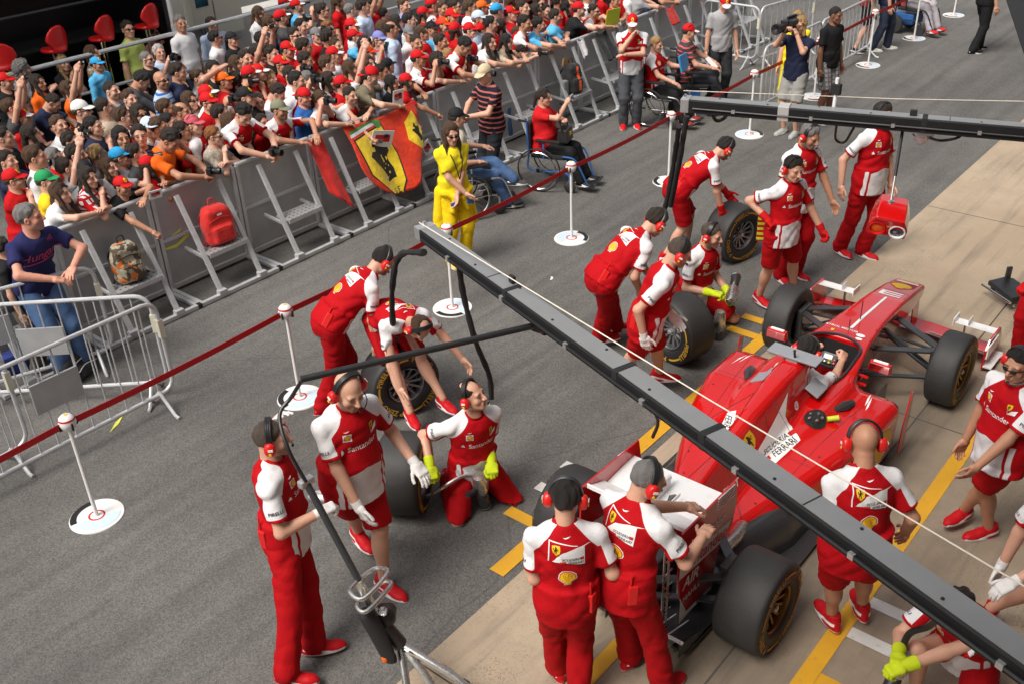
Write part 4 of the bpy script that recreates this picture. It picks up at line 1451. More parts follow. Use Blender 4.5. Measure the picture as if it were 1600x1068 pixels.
decals('pod_print', [(sc2([(-.5, -.05), (-.3, .0), (0, .06), (.5, .10), (.15, .02), (-.2, -.05)], .22, 2.26, -.52 + .0, 0), W_, .003), (sc2([(-.5, -.05), (-.3, .0), (0, .06), (.5, .10), (.15, .02), (-.2, -.05)], .22, 2.20, -.55, 0), W_, .003), (sc2([(-.5, .10), (0, .02), (.5, -.08), (.1, .06)], .22, 2.26, .56), W_, .003), (sc2([(-.5, .10), (0, .02), (.5, -.08), (.1, .06)], .22, 2.20, .60), W_, .003)], top_pr, body, .05)
decals('fuel_cap', [(sc2(disc(.085, 20, 1.15), 1, 1.72, -.31), B_, .004)], top_pr, body, .04)
_c = top_pr(1.72, -.31, .012)
fp = MB()
for a in np.linspace(0, 6.28, 6)[:-1]: fp.lathe([(.0001, .014), (.010, .012), (.012, 0)], 8, 0, c=_c + .05 * np.array([math.cos(a), math.sin(a), 0]))
fp.build('cap_bolt', M['steel'], body)['kind'] = 'stuff'
_c = top_pr(1.77, -.385, .02)
MB().tube([_c, _c + np.array([.05, -.07, .015])], .022, 10).build('fuel_plug', mat('lime_plastic', (.5, .62, .03), .4), body, smooth=True)
# orange and yellow sponsor patch on the pod flank
decals('pod_side_print', [(sc2(disc(.16, 24, 1.7), 1, 1.95, .36), Y_, .003)], side_pr(-1), body, .05)
decals('pod_side_print', [(sc2(disc(.16, 24, 1.7), 1, 1.95, .36), Y_, .003)], side_pr(1), body, .05)
# panel seams and fasteners
for pts in ([(1.28, y_) for y_ in np.linspace(-.62, -.08, 18)], [(1.28, y_) for y_ in np.linspace(.08, .62, 18)], [(1.95, y_) for y_ in np.linspace(.3, .72, 14)], [(1.95, y_) for y_ in np.linspace(-.72, -.3, 14)],
            [(x_, -.42 + .12 * (1.28 - x_)) for x_ in np.linspace(.5, 2.3, 34)], [(x_, .42 - .12 * (1.28 - x_)) for x_ in np.linspace(.5, 2.3, 34)], [(4.14, y_) for y_ in np.linspace(-.17, .17, 10)], [(2.99, y_) for y_ in np.linspace(-.22, .22, 10)]):
    MB().tube([top_pr(a, b_, -.0004) for a, b_ in pts], .0022, 4).build('panel_seam', M['matt_black'], body)
for a, b_ in ((4.0, .14), (4.0, -.14), (3.2, .19), (3.2, -.19), (1.4, .5), (1.4, -.5), (1.0, -.38), (1.0, .38), (1.75, .6), (1.75, -.6), (.8, .3), (.8, -.3)):
    MB().lathe([(.0001, .003), (.008, .002), (.009, 0)], 8, c=top_pr(a, b_, 0)).build('fastener', M['black_plastic'], body)

# carbon skirts behind the sidepods with bright fasteners
for s in (-1, 1):
    def tail(p, s=s):
        x, y, z = p.T
        w = np.interp(x, [-.05, .4, .9, 1.15], [.10, .15, .16, .04])
        yc = np.interp(x, [-.05, .4, .9, 1.15], [.22, .30, .42, .55]) * s
        h = np.interp(x, [-.05, .4, .9, 1.15], [.24, .27, .30, .20])
        return np.sqrt(((y - yc) / w) ** 2 + ((z - .05) / h) ** 2) * .12 - .12 + np.maximum(0, np.maximum(-.05 - x, x - 1.15)) * 2
    vv, qq = sdf_mesh(tail, (-.08, -.75, .02), (1.2, .75, .42), .028)
    link('engine_skirt', np_mesh('engine_skirt', vv, qq, [M['carbon']]), car)
    for k in range(4):
        MB().lathe([(.0001, .008), (.016, .006), (.018, 0)], 10, c=(1.0 - .18 * k, s * (.50 - .05 * k), .275 + .012 * k)).build('fastener', M['chrome'], car)
# floor, plank, diffuser
fl = MB().prism([(2.55, .28), (2.45, .70), (.55, .70), (.40, .52), (-.10, .50), (-.45, .48), (-.45, -.48), (-.10, -.50), (.40, -.52), (.55, -.70), (2.45, -.70), (2.55, -.28)], .022, c=(0, 0, .035))
fl.build('floor_pan', M['carbon'], car)
df = MB()
df.add([(-.05, -.5, .06), (-.05, .5, .06), (-.52, .5, .20), (-.52, -.5, .20), (-.05, -.5, .075), (-.05, .5, .075), (-.52, .5, .215), (-.52, -.5, .215)], [(0, 1, 2, 3), (4, 5, 6, 7), (0, 1, 5, 4), (1, 2, 6, 5), (2, 3, 7, 6), (3, 0, 4, 7)])
dif = df.build('diffuser', M['carbon'], car)
for y_ in np.linspace(-.48, .48, 11):
    MB().add([(-.08, y_ - .004, .05), (-.54, y_ - .004, .09), (-.54, y_ - .004, .235), (-.08, y_ - .004, .075), (-.08, y_ + .004, .05), (-.54, y_ + .004, .09), (-.54, y_ + .004, .235), (-.08, y_ + .004, .075)], [(3, 2, 1, 0), (4, 5, 6, 7), (0, 1, 5, 4), (1, 2, 6, 5), (2, 3, 7, 6), (3, 0, 4, 7)]).build('strake', M['white_paint'] if abs(y_) < .45 and y_ < 0 else M['carbon'], dif)  # strakes on one side coloured white: a whitish reflection put into the material
MB().box((-.535, .0, .225), (.02, 1.0, .015)).build('gurney', M['white_paint'], dif)
# gearbox, crash structure, exhausts, rear light
gb = MB().box((-.05, 0, .30), (.7, .22, .20), taper=.7).box((-.42, 0, .33), (.35, .11, .12))
g_ = gb.build('gearbox', M['carbon'], car, bevel=.02)
MB().box((-.605, 0, .33), (.03, .07, .12)).build('rain_light', M['decal_red'], g_, bevel=.008)
for s in (-1, 1):
    MB().tube([(.62, s * .30, .30), (.45, s * .33, .33), (.30, s * .33, .345)], [.05, .05, .047], 14, cap=False).build('exhaust', M['steel'], car, smooth=True)
# ---- wheels
def tyre_profile(w, ro=.33, ri=.175):
    h = w / 2
    return [(ri, -h * .80), (ri + .02, -h * .97), (ro - .085, -h * 1.0), (ro - .04, -h * .985), (ro - .014, -h * .90), (ro - .003, -h * .78), (ro, -h * .4), (ro, h * .4), (ro - .003, h * .78), (ro - .014, h * .90), (ro - .04, h * .985), (ro - .085, h * 1.0), (ri + .02, h * .97), (ri, h * .80)]


def polar(r0, w, ang0, flip=1):
    def pr(a, b_, lift):
        r = r0 + b_; th = ang0 - a / r0
        zz = w / 2 + .0015 + lift
        return np.array([r * math.cos(th), r * math.sin(th), zz])
    return pr


M['rim_gold'] = mat('dark_gold_rim', (.20, .11, .035), .35, .8, noise=.15)
M['rim_grey'] = mat('grey_rim', (.36, .36, .37), .3, .85, noise=.1)
M['print_gold'] = mat('gold_tyre_print', (.55, .30, .02), .6)


def make_wheel(name, w, rim, parent=None, both=False):
    """Wheel with its axis along local z, outer face at +z."""
    root = link(name, None, parent)
    b = MB().lathe(tyre_profile(w), 56, close=False)
    me = b.mesh('tyre', [M['rubber'], M['sidewall']], smooth=True, auto=1.2)
    for p in me.polygons:
        c = p.center; p.material_index = 0 if math.hypot(c.x, c.y) > .312 and abs(c.z) < w * .45 else 1
    ty = link('tyre', me, root)
    r_ = MB().lathe([(.178, -w * .42), (.178, w * .40), (.170, w * .44), (.160, w * .42), (.152, w * .30), (.150, -w * .40)], 40)
    r_.lathe([(.045, w * .16), (.045, w * .30), (.0001, w * .33)], 20)
    ro = r_.build('rim', rim, root, smooth=True, auto=.6)
    for k in range(12):
        a = k * math.pi / 6
        MB().bar((.04 * math.cos(a), .04 * math.sin(a), w * .24), (.155 * math.cos(a + .18), .155 * math.sin(a + .18), w * .34), .022, .016).build('spoke', rim, ro)
    MB().lathe([(.150, w * .08), (.03, w * .08)], 30).build('brake_drum', M['matt_black'], root)
    n = MB().lathe([(.026, w * .30), (.026, w * .40), (.020, w * .42), (.0001, w * .42)], 6); n.build('wheel_nut', M['alu'], ro)
    it = []
    for k, (a0, a1) in enumerate(((.55, 1.15), (2.0, 2.6), (3.7, 4.3), (5.15, 5.75))):
        pts = [(.272 * -x_, .262 - .272) for x_ in np.linspace(a0, a1, 14)] + [(.272 * -x_, .280 - .272) for x_ in np.linspace(a1, a0, 14)]
        it.append((poly(pts), M['print_gold'], .001))
    decals('sidewall_stripe', it, polar(.272, w, 0), ty, .06)
    for a in (1.57, 4.71):
        decals('sidewall_lettering', [(txt('PIRELLI', .070, .0, .02), M['print_gold'], .001)], polar(.272, w, a), ty, .05)
    for a in (0.0, 3.14):
        decals('sidewall_lettering', [(txt('P ZERO', .070, .0, .02), M['print_gold'], .001)], polar(.272, w, a), ty, .05)
    return root


whf = make_wheel('front_wheel', .255, M['rim_gold'], car)
whr = make_wheel('rear_wheel', .345, M['rim_gold'], car)
RL_ = Matrix.Rotation(math.pi / 2, 4, 'X')
whr.matrix_local = Matrix.Translation((0, -.735, .33)) @ RL_ @ Matrix.Rotation(.4, 4, 'Z')
whf.matrix_local = Matrix.Translation((3.55, -.775, .33)) @ RL_ @ Matrix.Rotation(.9, 4, 'Z')
w2 = copy_tree(whr, car); w2.matrix_local = Matrix.Translation((0, .735, .33)) @ Matrix.Rotation(math.pi, 4, 'Z') @ RL_
w2 = copy_tree(whf, car); w2.matrix_local = Matrix.Translation((3.55, .775, .33)) @ Matrix.Rotation(math.pi, 4, 'Z') @ RL_
# ---- suspension
for s in (-1, 1):
    for a, b_, wd in (((3.85, .16, .50), (3.58, .64, .47), .075), ((3.20, .18, .50), (3.52, .64, .47), .075), ((3.80, .14, .31), (3.57, .66, .22), .055), ((3.05, .17, .30), (3.50, .66, .22), .055), ((3.48, .18, .56), (3.52, .62, .30), .04), ((3.66, .15, .42), (3.64, .64, .40), .035)):
        MB().bar((a[0], s * a[1], a[2]), (b_[0], s * b_[1], b_[2]), wd, .018).build('wishbone', M['carbon'], car, bevel=.006)
    for a, b_, wd in (((.45, .14, .40), (.05, .55, .44), .07), ((-.35, .10, .40), (-.02, .55, .44), .07), ((.50, .14, .22), (.05, .56, .24), .06), ((-.35, .08, .26), (-.03, .56, .24), .06), ((.1, .10, .36), (.03, .56, .30), .10)):
        MB().bar((a[0], s * a[1], a[2]), (b_[0], s * b_[1], b_[2]), wd, .02).build('wishbone', M['carbon'], car, bevel=.006)
    MB().box((3.56, s * .63, .33), (.22, .06, .34)).build('brake_duct', M['carbon'], car, bevel=.02)
    MB().box((.0, s * .555, .34), (.20, .05, .40)).box((.02, s * .52, .50), (.16, .10, .06)).build('brake_duct', M['carbon'], car, bevel=.015)
# ---- front wing
fw = link('front_wing', None, car)


def aero(b, x0, y0, y1, chord, z0, pitch, th=.012, camber=.12, mi=0, n=7, sweep=0.0, dz=0.0):
    """Cambered plane spanning y0..y1."""
    V = []; pts = np.linspace(0, 1, n)
    for yy, k in ((y0, 0), (y1, 1)):
        for sgn in (1, -1):
            for t_ in pts:
                X = x0 - chord * t_ + sweep * k; Z = z0 + dz * k + chord * t_ * math.tan(pitch) + camber * chord * (t_ * t_ - t_) * 1.0 + sgn * th * math.sin(math.pi * min(1, t_ * .9 + .1)) * .5
                V.append((X, yy, Z))
    F = []
    for s_ in (0, 1):
        o = s_ * n
        for i in range(n - 1): F.append((o + i, o + i + 1, 2 * n + o + i + 1, 2 * n + o + i))
    for o in (0, 2 * n):
        for i in range(n - 1): F.append((o + i, o + i + 1, o + n + i + 1, o + n + i))
    F += [(0, n, 3 * n, 2 * n), (n - 1, 2 * n - 1, 4 * n - 1, 3 * n - 1)]
    return b.add(V, F, mi)


aero(MB(), 4.72, -.25, .25, .26, .075, .0).build('centre_plane', M['red_paint'], fw, smooth=True, auto=.8)
for s in (-1, 1):
    aero(MB(), 4.72, s * .25, s * .86, .26, .075, .05, sweep=-.08).build('main_plane', M['red_paint'], fw, smooth=True, auto=.8)
    aero(MB(), 4.47, s * .30, s * .85, .13, .115, .35, sweep=-.07).build('flap', M['red_paint'], fw, smooth=True, auto=.8)
    aero(MB(), 4.35, s * .34, s * .85, .10, .165, .55, sweep=-.06).build('flap', M['red_paint'], fw, smooth=True, auto=.8)
    c_ = aero(MB(), 4.60, s * .50, s * .88, .15, .27, .12, camber=.25).build('cascade', M['white_paint'], fw, smooth=True, auto=.8)
    MB().box((4.53, s * .50, .295), (.17, .008, .07)).build('fence', M['white_paint'], c_)
    MB().box((4.53, s * .63, .31), (.12, .006, .06)).build('fence', M['white_paint'], c_)
    MB().bar((4.50, s * .60, .10), (4.50, s * .60, .27), .05, .008, up=(0, 1, 0)).build('cascade_pylon', M['carbon'], fw)
    MB().prism([(4.72, .03), (4.74, .12), (4.60, .30), (4.30, .30), (4.22, .22), (4.20, .03)], .014, M=Rx(math.pi / 2), c=(0, s * .885 + .007, 0)).build('endplate', M['red_paint'], fw)
    MB().box((4.38, s * .93, .06), (.36, .08, .012)).box((4.36, s * .905, .20), (.30, .012, .12)).build('footplate', M['white_paint'], fw)
    MB().bar((4.52, s * .12, .09), (4.45, s * .125, .38), .16, .012, up=(0, 1, 0)).build('pylon', M['red_paint'], fw)
# ---- rear wing
rw = link('rear_wing', None, car)
aero(MB(), .20, -.372, .372, .36, .885, -.06, th=.03, camber=.10).build('main_plane', M['white_paint'], rw, smooth=True, auto=.8)
aero(MB(), -.17, -.372, .372, .19, .90, .42, th=.018, camber=.2).build('flap', M['white_paint'], rw, smooth=True, auto=.8)
MB().box((-.365, 0, .985), (.012, .744, .03)).build('gurney', M['white_paint'], rw)
for y_ in (-.13, .13): MB().box((-.2, y_, .93), (.36, .006, .03)).build('slot_bracket', M['white_paint'], rw)
MB().box((-.05, 0, .935), (.20, .035, .08)).tube([(.06, 0, .965), (-.18, 0, 1.0)], .022, 8).build('flap_actuator', M['white_paint'], rw, bevel=.008)
EPP = [(.26, .62), (.30, .80), (.26, .985), (-.42, 1.0), (-.44, .70), (-.40, .45), (-.30, .22), (.02, .20), (.06, .40), (.10, .55)]
M['rw_white'] = mat('endplate_white', (.72, .70, .69), .35)
for s in (-1, 1):
    ep = MB().prism(EPP, .012, M=Rx(math.pi / 2), c=(0, s * .380 + .006, 0)).build('endplate', M['red_paint'], rw)
    sd = lambda a, b_, lift, s=s: np.array([a, s * (.387 + lift), b_])
    def et(t, size, x, z, rot=0., sh=0., bo=.01, s=s):
        vv, ff = txt(t, size, sh, bo); vv = vv * [s * -1, 1]
        return sc2((vv, ff), 1, x, z, -s * rot)
    r_ = -.02
    decals('endplate_lettering', [(poly([(-.43, .625), (.09, .56), (.20, .62), (.25, .675), (-.43, .765)]), M['rw_white'], .001), (et('Santander', .135, -.10, .655, r_ - .10, .1, .015), R_, .003),
                                  (et('V-Power', .125, -.10, .80, r_ - .10, .2, .012), M['rw_white'], .002), (et('AIR', .13, -.28, .53, r_ - .05, .2, .02), M['rw_white'], .002), (et('MAHLE', .07, -.26, .40, 0, 0, .012), M['rw_white'], .002),
                                  (poly([(-.40, .42 - .20), (-.30, .225), (.02, .205), (.02, .24), (-.31, .265), (-.40, .44)]), M['rw_white'], .001)], sd, ep, .06)
    for k in range(5):
        MB().bar((.245, s * .3875, .88 + .022 * k), (.02, s * .3875, .90 + .022 * k), .004, .007, up=(0, 1, 0)).build('louvre', M['white_paint'], ep)
    # inner face band
    decals('inner_print', [(poly([(-.43, .50), (.05, .42), (.09, .54), (-.43, .66)]), M['rw_white'], .001)], lambda a, b_, lift, s=s: np.array([a, s * (.373 - lift), b_]), ep, .1)
for y_ in (-.05, .05): MB().bar((-.30, y_, .38), (-.02, y_ * 1.6, .90), .10, .012, up=(0, 1, 0)).build('pylon', M['carbon'], rw)
# pitot rake strapped to the outer endplate
pk = link('sensor_rake', None, rw)
for dx in (0, .055):
    MB().tube([(-.47 - dx, -.33, .20), (-.47 - dx, -.33, .90)], .008, 6).build('tube', M['steel'], pk, smooth=True)
    for k in range(6): MB().tube([(-.47 - dx, -.33, .25 + .11 * k), (-.42 - dx, -.33, .25 + .11 * k)], .005, 5).build('probe', M['chrome'], pk)
# ---- cockpit fittings
M['cockpit_pad'] = mat('cockpit_padding', (.02, .02, .022), .7)
cp = bez([(2.10, .155, .655), (2.30, .243, .665), (2.6, .243, .69), (2.82, .20, .70), (2.92, .0, .70), (2.82, -.20, .70), (2.6, -.243, .69), (2.30, -.243, .665), (2.10, -.155, .655)], 6)
MB().tube(cp, .012, 8).build('cockpit_rim', M['carbon'], car, smooth=True)
sw = link('steering_wheel', None, car, mtx=Matrix.Translation((2.66, 0, .60)) @ Matrix.Rotation(-1.0, 4, 'Y'))
MB().tube([(.07 * math.cos(a) * 1.0, .135 * math.sin(a), 0) for a in np.linspace(.5, 2 * math.pi - .5, 22)], .017, 8).build('grip', M['matt_black'], sw, smooth=True)
MB().box((0, 0, .0), (.10, .16, .03)).build('hub', M['carbon'], sw, bevel=.012)
MB().box((.012, 0, .018), (.04, .075, .01)).build('display', M['alu'], sw)
for k in range(8): MB().lathe([(.009, 0), (.009, .012), (.0001, .014)], 8, c=(-.035 + .03 * (k // 4), -.06 + .04 * (k % 4), .014)).build('button', [M['red_plastic'], M['yellow'], M['alu'], M['blue_paint']][k % 4], sw)
for s in (-1, 1):
    mr = link('mirror', None, car)
    MB().box((2.60, s * .46, .71), (.055, .19, .085), taper=.92).build('shell', M['red_paint'], mr, bevel=.014)
    MB().box((2.570, s * .46, .71), (.006, .165, .065)).build('glass', M['chrome'], mr)
    MB().box((2.600, s * .46, .756), (.03, .12, .006)).build('stripe', M['white_paint'], mr)
    MB().bar((2.62, s * .42, .68), (2.64, s * .29, .60), .02, .014).build('stalk', M['carbon'], mr)
    MB().box((1.97, s * .19, .735), (.19, .13, .018), M=Rx(s * -.45)).build('headrest_pad', M['grey_foam'], car, bevel=.01)
    # barge boards and turning vanes
    MB().prism([(2.5, .06), (2.62, .08), (2.64, .60), (2.58, .62), (2.5, .30)], .01, M=Rx(math.pi / 2), c=(-.06, s * .765 + .005, 0)).build('turning_vane', M['red_paint'], car)
    MB().prism([(2.7, .05), (3.0, .08), (2.98, .34), (2.72, .36)], .008, M=Rx(math.pi / 2), c=(0, s * .42, 0)).build('barge_board', M['carbon'], car)
    MB().box((2.56, s * .33, .60), (.03, .12, .012)).box((2.50, s * .34, .56), (.03, .12, .012)).build('winglet', M['red_paint'], car)
    MB().box((1.62, s * .125, .905), (.16, .12, .012), M=Rx(s * -.5)).build('roll_hoop_pad', M['grey_foam'], car, bevel=.004) if s > 0 else None
    MB().tube([(2.12, s * .44, .61), (2.02, s * .42, .622), (1.92, s * .38, .62)], [.03, .045, .02], 8).build('vent_cowl', M['carbon'], car, smooth=True)
tc = MB().box((1.93, 0, .995), (.15, .42, .018)).box((1.93, 0, .975), (.13, .10, .04))
tc.build('camera_wing', M['grey_foam'], car, bevel=.006)
MB().tube([(1.88, -.02, 1.0), (1.86, -.02, 1.06)], .010, 6).lathe([(.0001, .015), (.014, .0), (.0001, -.015)], 8, c=(1.86, -.02, 1.07)).build('antenna', M['matt_black'], car)
for a, h_ in ((3.05, .11), (3.30, .19)):
    _c = top_pr(a, 0, 0); MB().tube([_c, _c + np.array([0, 0, h_])], .004, 6).build('antenna', M['matt_black'], car)
# ---------------------------------------------------------------- steel crowd barriers with steps
def step_mat():
    m, t = new_mat('perforated_step', .4, .5)
    tc = t.n('TexCoord'); v = t.n('TexVoronoi'); v.inputs['Scale'].default_value = 16; v.inputs['Randomness'].default_value = .0
    t.l(tc.outputs['Object'], v.inputs['Vector'])
    c = t.mix(t.math('LESS_THAN', v.outputs['Distance'], .28), (.47, .475, .48), (.06, .06, .062))
    t.l(c, t.p.inputs['Base Color']); return m


M['step'] = step_mat()
M['sheet'] = mat('galvanised_sheet', (.40, .405, .41), .5, .3, noise=.25, nscale=5, bump=.25, bscale=3.5)
FY = 8.98                                     # foot line; the upright sheet stands .59 m behind it
U0 = 3.01


def stage_barrier():
    t = thing('crowd_barrier', (0, FY, 0), 'x', 'barrier', 'steel step barriers holding back the crowd')
    MB().box((.565, .59, .62), (1.10, .012, 1.10)).build('sheet_panel', M['sheet'], t)
    MB().tube([(.02, .585, 1.165), (1.11, .585, 1.165)], .027, 10).build('top_rail', M['galv'], t, smooth=True, auto=.9)
    for x in (.03, 1.10): MB().box((x, .572, .59), (.045, .04, 1.14)).build('post', M['galv'], t, bevel=.004)
    MB().box((.565, .572, .06), (1.02, .035, .05)).build('bottom_rail', M['galv'], t)
    MB().box((.565, .572, .62), (1.02, .022, .035)).build('cross_rail', M['galv'], t)
    MB().box((.565, 0, .03), (1.12, .05, .045)).build('foot_bar', M['galv'], t, bevel=.005)
    for x in (.03, 1.10): MB().box((x, .29, .03), (.05, .53, .04)).build('side_bar', M['galv'], t, bevel=.005)
    for x in (.30, .86):
        a, b = np.array([x, .01, .05]), np.array([x, .52, 1.10])
        s = MB().bar(a, b, .055, .035, up=(0, -1, .5)).build('strut', M['galv'], t, bevel=.004)
        MB().box((x, .0, .07), (.10, .07, .05)).build('bracket', M['galv'], s)
        MB().bar((x, .19, .43), (x, .56, .46), .03, .03).build('stay', M['galv'], t)
    sp = MB().box((.58, .245, .475), (.52, .24, .025)).build('step', M['step'], t, bevel=.004)
    MB().box((.58, .127, .462), (.52, .012, .05)).build('lip', M['galv'], sp)
    MB().box((1.115, .0, .03), (.05, .06, .05)).build('coupling', M['black_plastic'], t)
    return t


_lab = ['steel step barrier at the left end behind the tubular fences', 'steel step barrier with the camouflage backpack on its step', 'steel step barrier with the bright red backpack on its step', 'steel step barrier with a bare perforated step, next right of the red backpack one',
        'steel step barrier with a red scarf hanging over it and a bare step', 'steel step barrier draped with the big orange and yellow flag', 'steel step barrier between the man in the striped dark shirt and the flag', 'steel step barrier behind the woman in red in the wheelchair',
        'steel step barrier with the black and orange backpack on it', 'steel step barrier behind the standing man in red polo and grey jeans', 'steel step barrier behind the blond woman with the blue folder', 'steel step barrier behind the man in the electric wheelchair', 'steel step barrier behind the man in the grey T-shirt', 'steel step barrier at the far right end joining the tubular ones']
_sb = stage_barrier()
for i in range(14):
    o = _sb if i == 0 else copy_tree(_sb)
    o.location = (U0 + 1.13 * i, FY, 0); o['label'] = _lab[i]


_u2 = [o for o in bpy.data.objects if o.get('label') == _lab[2]][0]
M['lime_tape'] = mat('lime_tape', (.66, .72, .10), .5)
for pts in (((267, 369), (284, 355), (281, 362), (273, 367)), ((258, 388), (276, 381), (294, 362), (296, 368), (276, 387), (260, 391))):
    P = [at_y(a, b, 9.558) - np.array([U0 + 2.26, FY, 0]) for a, b in pts]
    n = len(P); MB().add([p + np.array([0, d_, 0]) for d_ in (0, -.002) for p in P], [tuple(range(n)), tuple(range(2 * n - 1, n - 1, -1))] + [(i, (i + 1) % n, n + (i + 1) % n, n + i) for i in range(n)]).build('tape_strip', M['lime_tape'], _u2)

# ---------------------------------------------------------------- tubular police barriers
def tube_barrier(a, b, label, plate=True, h=1.08):
    a = np.array([a[0], a[1], 0.]); b = np.array([b[0], b[1], 0.]); L = np.linalg.norm(b - a); u = (b - a) / L
    t = thing('pedestrian_barrier', a, label, 'barrier', 'tubular steel pedestrian barriers', rz=math.atan2(u[1], u[0]))
    r = .13; P = []
    for cx, cz, a0 in ((L - r, h - r, 0), (r, h - r, 90), (r, .17 + r, 180), (L - r, .17 + r, 270)):
        P += [(cx + r * math.cos(R(a0 + k * 22.5)), 0, cz + r * math.sin(R(a0 + k * 22.5))) for k in range(5)]
    MB().tube(P + [P[0]], .020, 8, cap=False).build('frame', M['galv'], t, smooth=True)
    n = int(L / .155)
    bar = None
    for i in range(1, n):
        x = L * i / n
        if bar is None: bar = MB().tube([(0, 0, .18), (0, 0, h - .01)], .0075, 6).build('bar', M['galv'], t, smooth=True)
        else: bar = bar.copy(); COL.objects.link(bar)
        bar.location = (x, 0, 0)
    for x in (.16, L - .16):
        MB().tube([(x, 0, .2), (x, -.06, .14), (x, -.20, .02), (x, -.26, .012)], .017, 7).tube([(x, 0, .2), (x, .06, .14), (x, .20, .02), (x, .26, .012)], .017, 7).build('foot', M['galv'], t, smooth=True)
    if plate: MB().box((L * .55, -.002, .68), (.42, .022, .28)).build('sign_plate', M['sheet'], t)
    MB().box((L, 0, .80), (.05, .05, .18)).build('tape_wrap', M['boxcream'], t)
    return t


def gp(px, py, z=1.08): return at(px, py, z)[:2]


_a, _b = gp(240, 470), gp(240, 470) + np.array([-2.3, .03]); tube_barrier(_b, _a, 'tubular barrier nearest the lane, ending beside the red tape')
_a, _b = np.array([2.72, 7.86]), np.array([.45, 7.8]); tube_barrier(_b, _a, 'tubular barrier at the left photo edge ending above the big round base stanchion', plate=False)
_a, _b = gp(231, 462), gp(0, 476); _b = _a + nrm(np.append(_b - _a, 0))[:2] * 2.3; tube_barrier(_b, _a, 'tubular barrier with a grey sign plate crossing behind the nearest one')
_a, _b = gp(143, 415), gp(0, 452); _b = _a + nrm(np.append(_b - _a, 0))[:2] * 2.3; tube_barrier(_b, _a, 'tubular barrier that the man in the navy lettered shirt leans on')
for (p0, p1), l in ((((1100, 0), (1188, 12)), 'tubular barrier joining the far end of the step barriers'), (((1190, 12), (1275, -12)), 'tubular barrier behind the television cameraman'), (((1195, 75), (1285, 33)), 'tubular barrier beside the yellow bib, left of the man in black'), (((1285, 33), (1370, -8)), 'tubular barrier behind the head of the man in black polo')):
    tube_barrier(gp(*p0), gp(*p1), l, plate=False)

# ---------------------------------------------------------------- stanchions and tape
SY_ = 6.69
SX = [2.62, 4.74, 6.88, 9.05, 11.28, 13.60, 15.85, 18.10, 20.35, 22.6]
M['ball'] = mat('stanchion_white', (.76, .75, .73), .35)
M['disc_print'] = mat('disc_light_blue', (.55, .66, .76), .35)


def stanchion():
    t = thing('stanchion', (0, 0, 0), 'x', 'stanchion', 'white stanchions carrying the red tape')
    bs = MB().lathe([(.0001, .014), (.21, .012), (.215, .004), (.215, 0)], 40).build('base', M['ball'], t, smooth=True, auto=.6)
    def flat(name, pts, m, z): MB().prism(pts, .0012, c=(0, 0, z)).build(name, m, bs)
    ring = lambda r0, r1, a0, a1, n=18: [(r1 * math.cos(a), r1 * math.sin(a)) for a in np.linspace(a0, a1, n)] + [(r0 * math.cos(a), r0 * math.sin(a)) for a in np.linspace(a1, a0, n)]
    flat('blue_print', ring(.07, .185, 3.0, 5.7), M['disc_print'], .0142)
    flat('black_print', ring(.155, .205, 1.2, 2.9), M['decal_black'], .0144)
    flat('red_ring', ring(.052, .066, 0, 6.28, 30), M['decal_red'], .0146)
    MB().tube([(0, 0, .014), (0, 0, .86)], .0165, 10).build('pole', M['ball'], t, smooth=True)
    hd = MB().lathe([(.0001, -.068), (.03, -.064), (.056, -.042), (.068, 0), (.056, .042), (.035, .062), (.0001, .070)], 20, c=(0, 0, .925)).build('head', M['ball'], t, smooth=True)
    MB().lathe([(.061, .031), (.0635, .026), (.0605, .040)], 24, c=(0, 0, .925)).build('red_ring', M['decal_red'], hd)
    for a in (0, 1.57, 3.14, 4.71): MB().box((.064 * math.cos(a), .064 * math.sin(a), .905), (.022, .012, .06), M=Rz(a)).build('slot', M['matt_black'], hd)
    MB().lathe([(.0001, .073), (.016, .070)], 10, c=(0, 0, .925)).build('badge', M['decal_yellow'], hd)
    return t


_sl = ['white stanchion with a light blue base print, farthest left', 'white stanchion standing behind the bald mechanic', 'white stanchion in front of the woman in yellow trousers', 'white stanchion with a round white base in open asphalt at centre', 'white stanchion head behind the tip of the far boom', 'white stanchion with its base just beyond the far boom',
       'white stanchion beside the legs of the man in black polo', 'white stanchion with a dark mirrored base behind the far boom', 'white stanchion in front of the electric wheelchair at the top', 'white stanchion with a yellow edged base, farthest up the lane']
_st = stanchion()
for i, x in enumerate(SX):
    o = _st if i == 0 else copy_tree(_st)
    o.location = (x, SY_, 0); o.rotation_euler = (0, 0, .4 * i * i); o['label'] = _sl[i]
_tl = ['red tape belt at the left photo edge', 'red tape belt between the light blue based stanchion and the one behind the bald man', 'red tape belt running behind the stooping mechanic in long trousers', 'red tape belt in front of the yellow trousers', 'red tape belt in front of the woman in red in the wheelchair', 'red tape belt passing the standing man with red shoes', 'red tape belt below the man in the electric wheelchair', 'red tape belt between the cameraman and the man in black', 'red tape belt across the legs at the top edge', 'red tape belt farthest up the lane']
xs = [.45] + SX
for i in range(10):
    a, b = xs[i], xs[i + 1]; n = 13
    V, F = [], []
    for k in range(n):
        t_ = k / (n - 1); x = a + .06 + (b - a - .12) * t_; z = .912 - .02 * (4 * t_ * (1 - t_))
        for dy, dz in ((-.0015, -.028), (-.0015, .028), (.0015, .028), (.0015, -.028)): V.append((x, SY_ + dy, z + dz))
    for k in range(n - 1):
        for j in range(4): F.append((k * 4 + j, k * 4 + (j + 1) % 4, k * 4 + 4 + (j + 1) % 4, k * 4 + 4 + j))
    tag(MB().add(V, F).build('tape_belt', M['tape']), _tl[i], 'barrier tape', 'red tape belts along the lane')

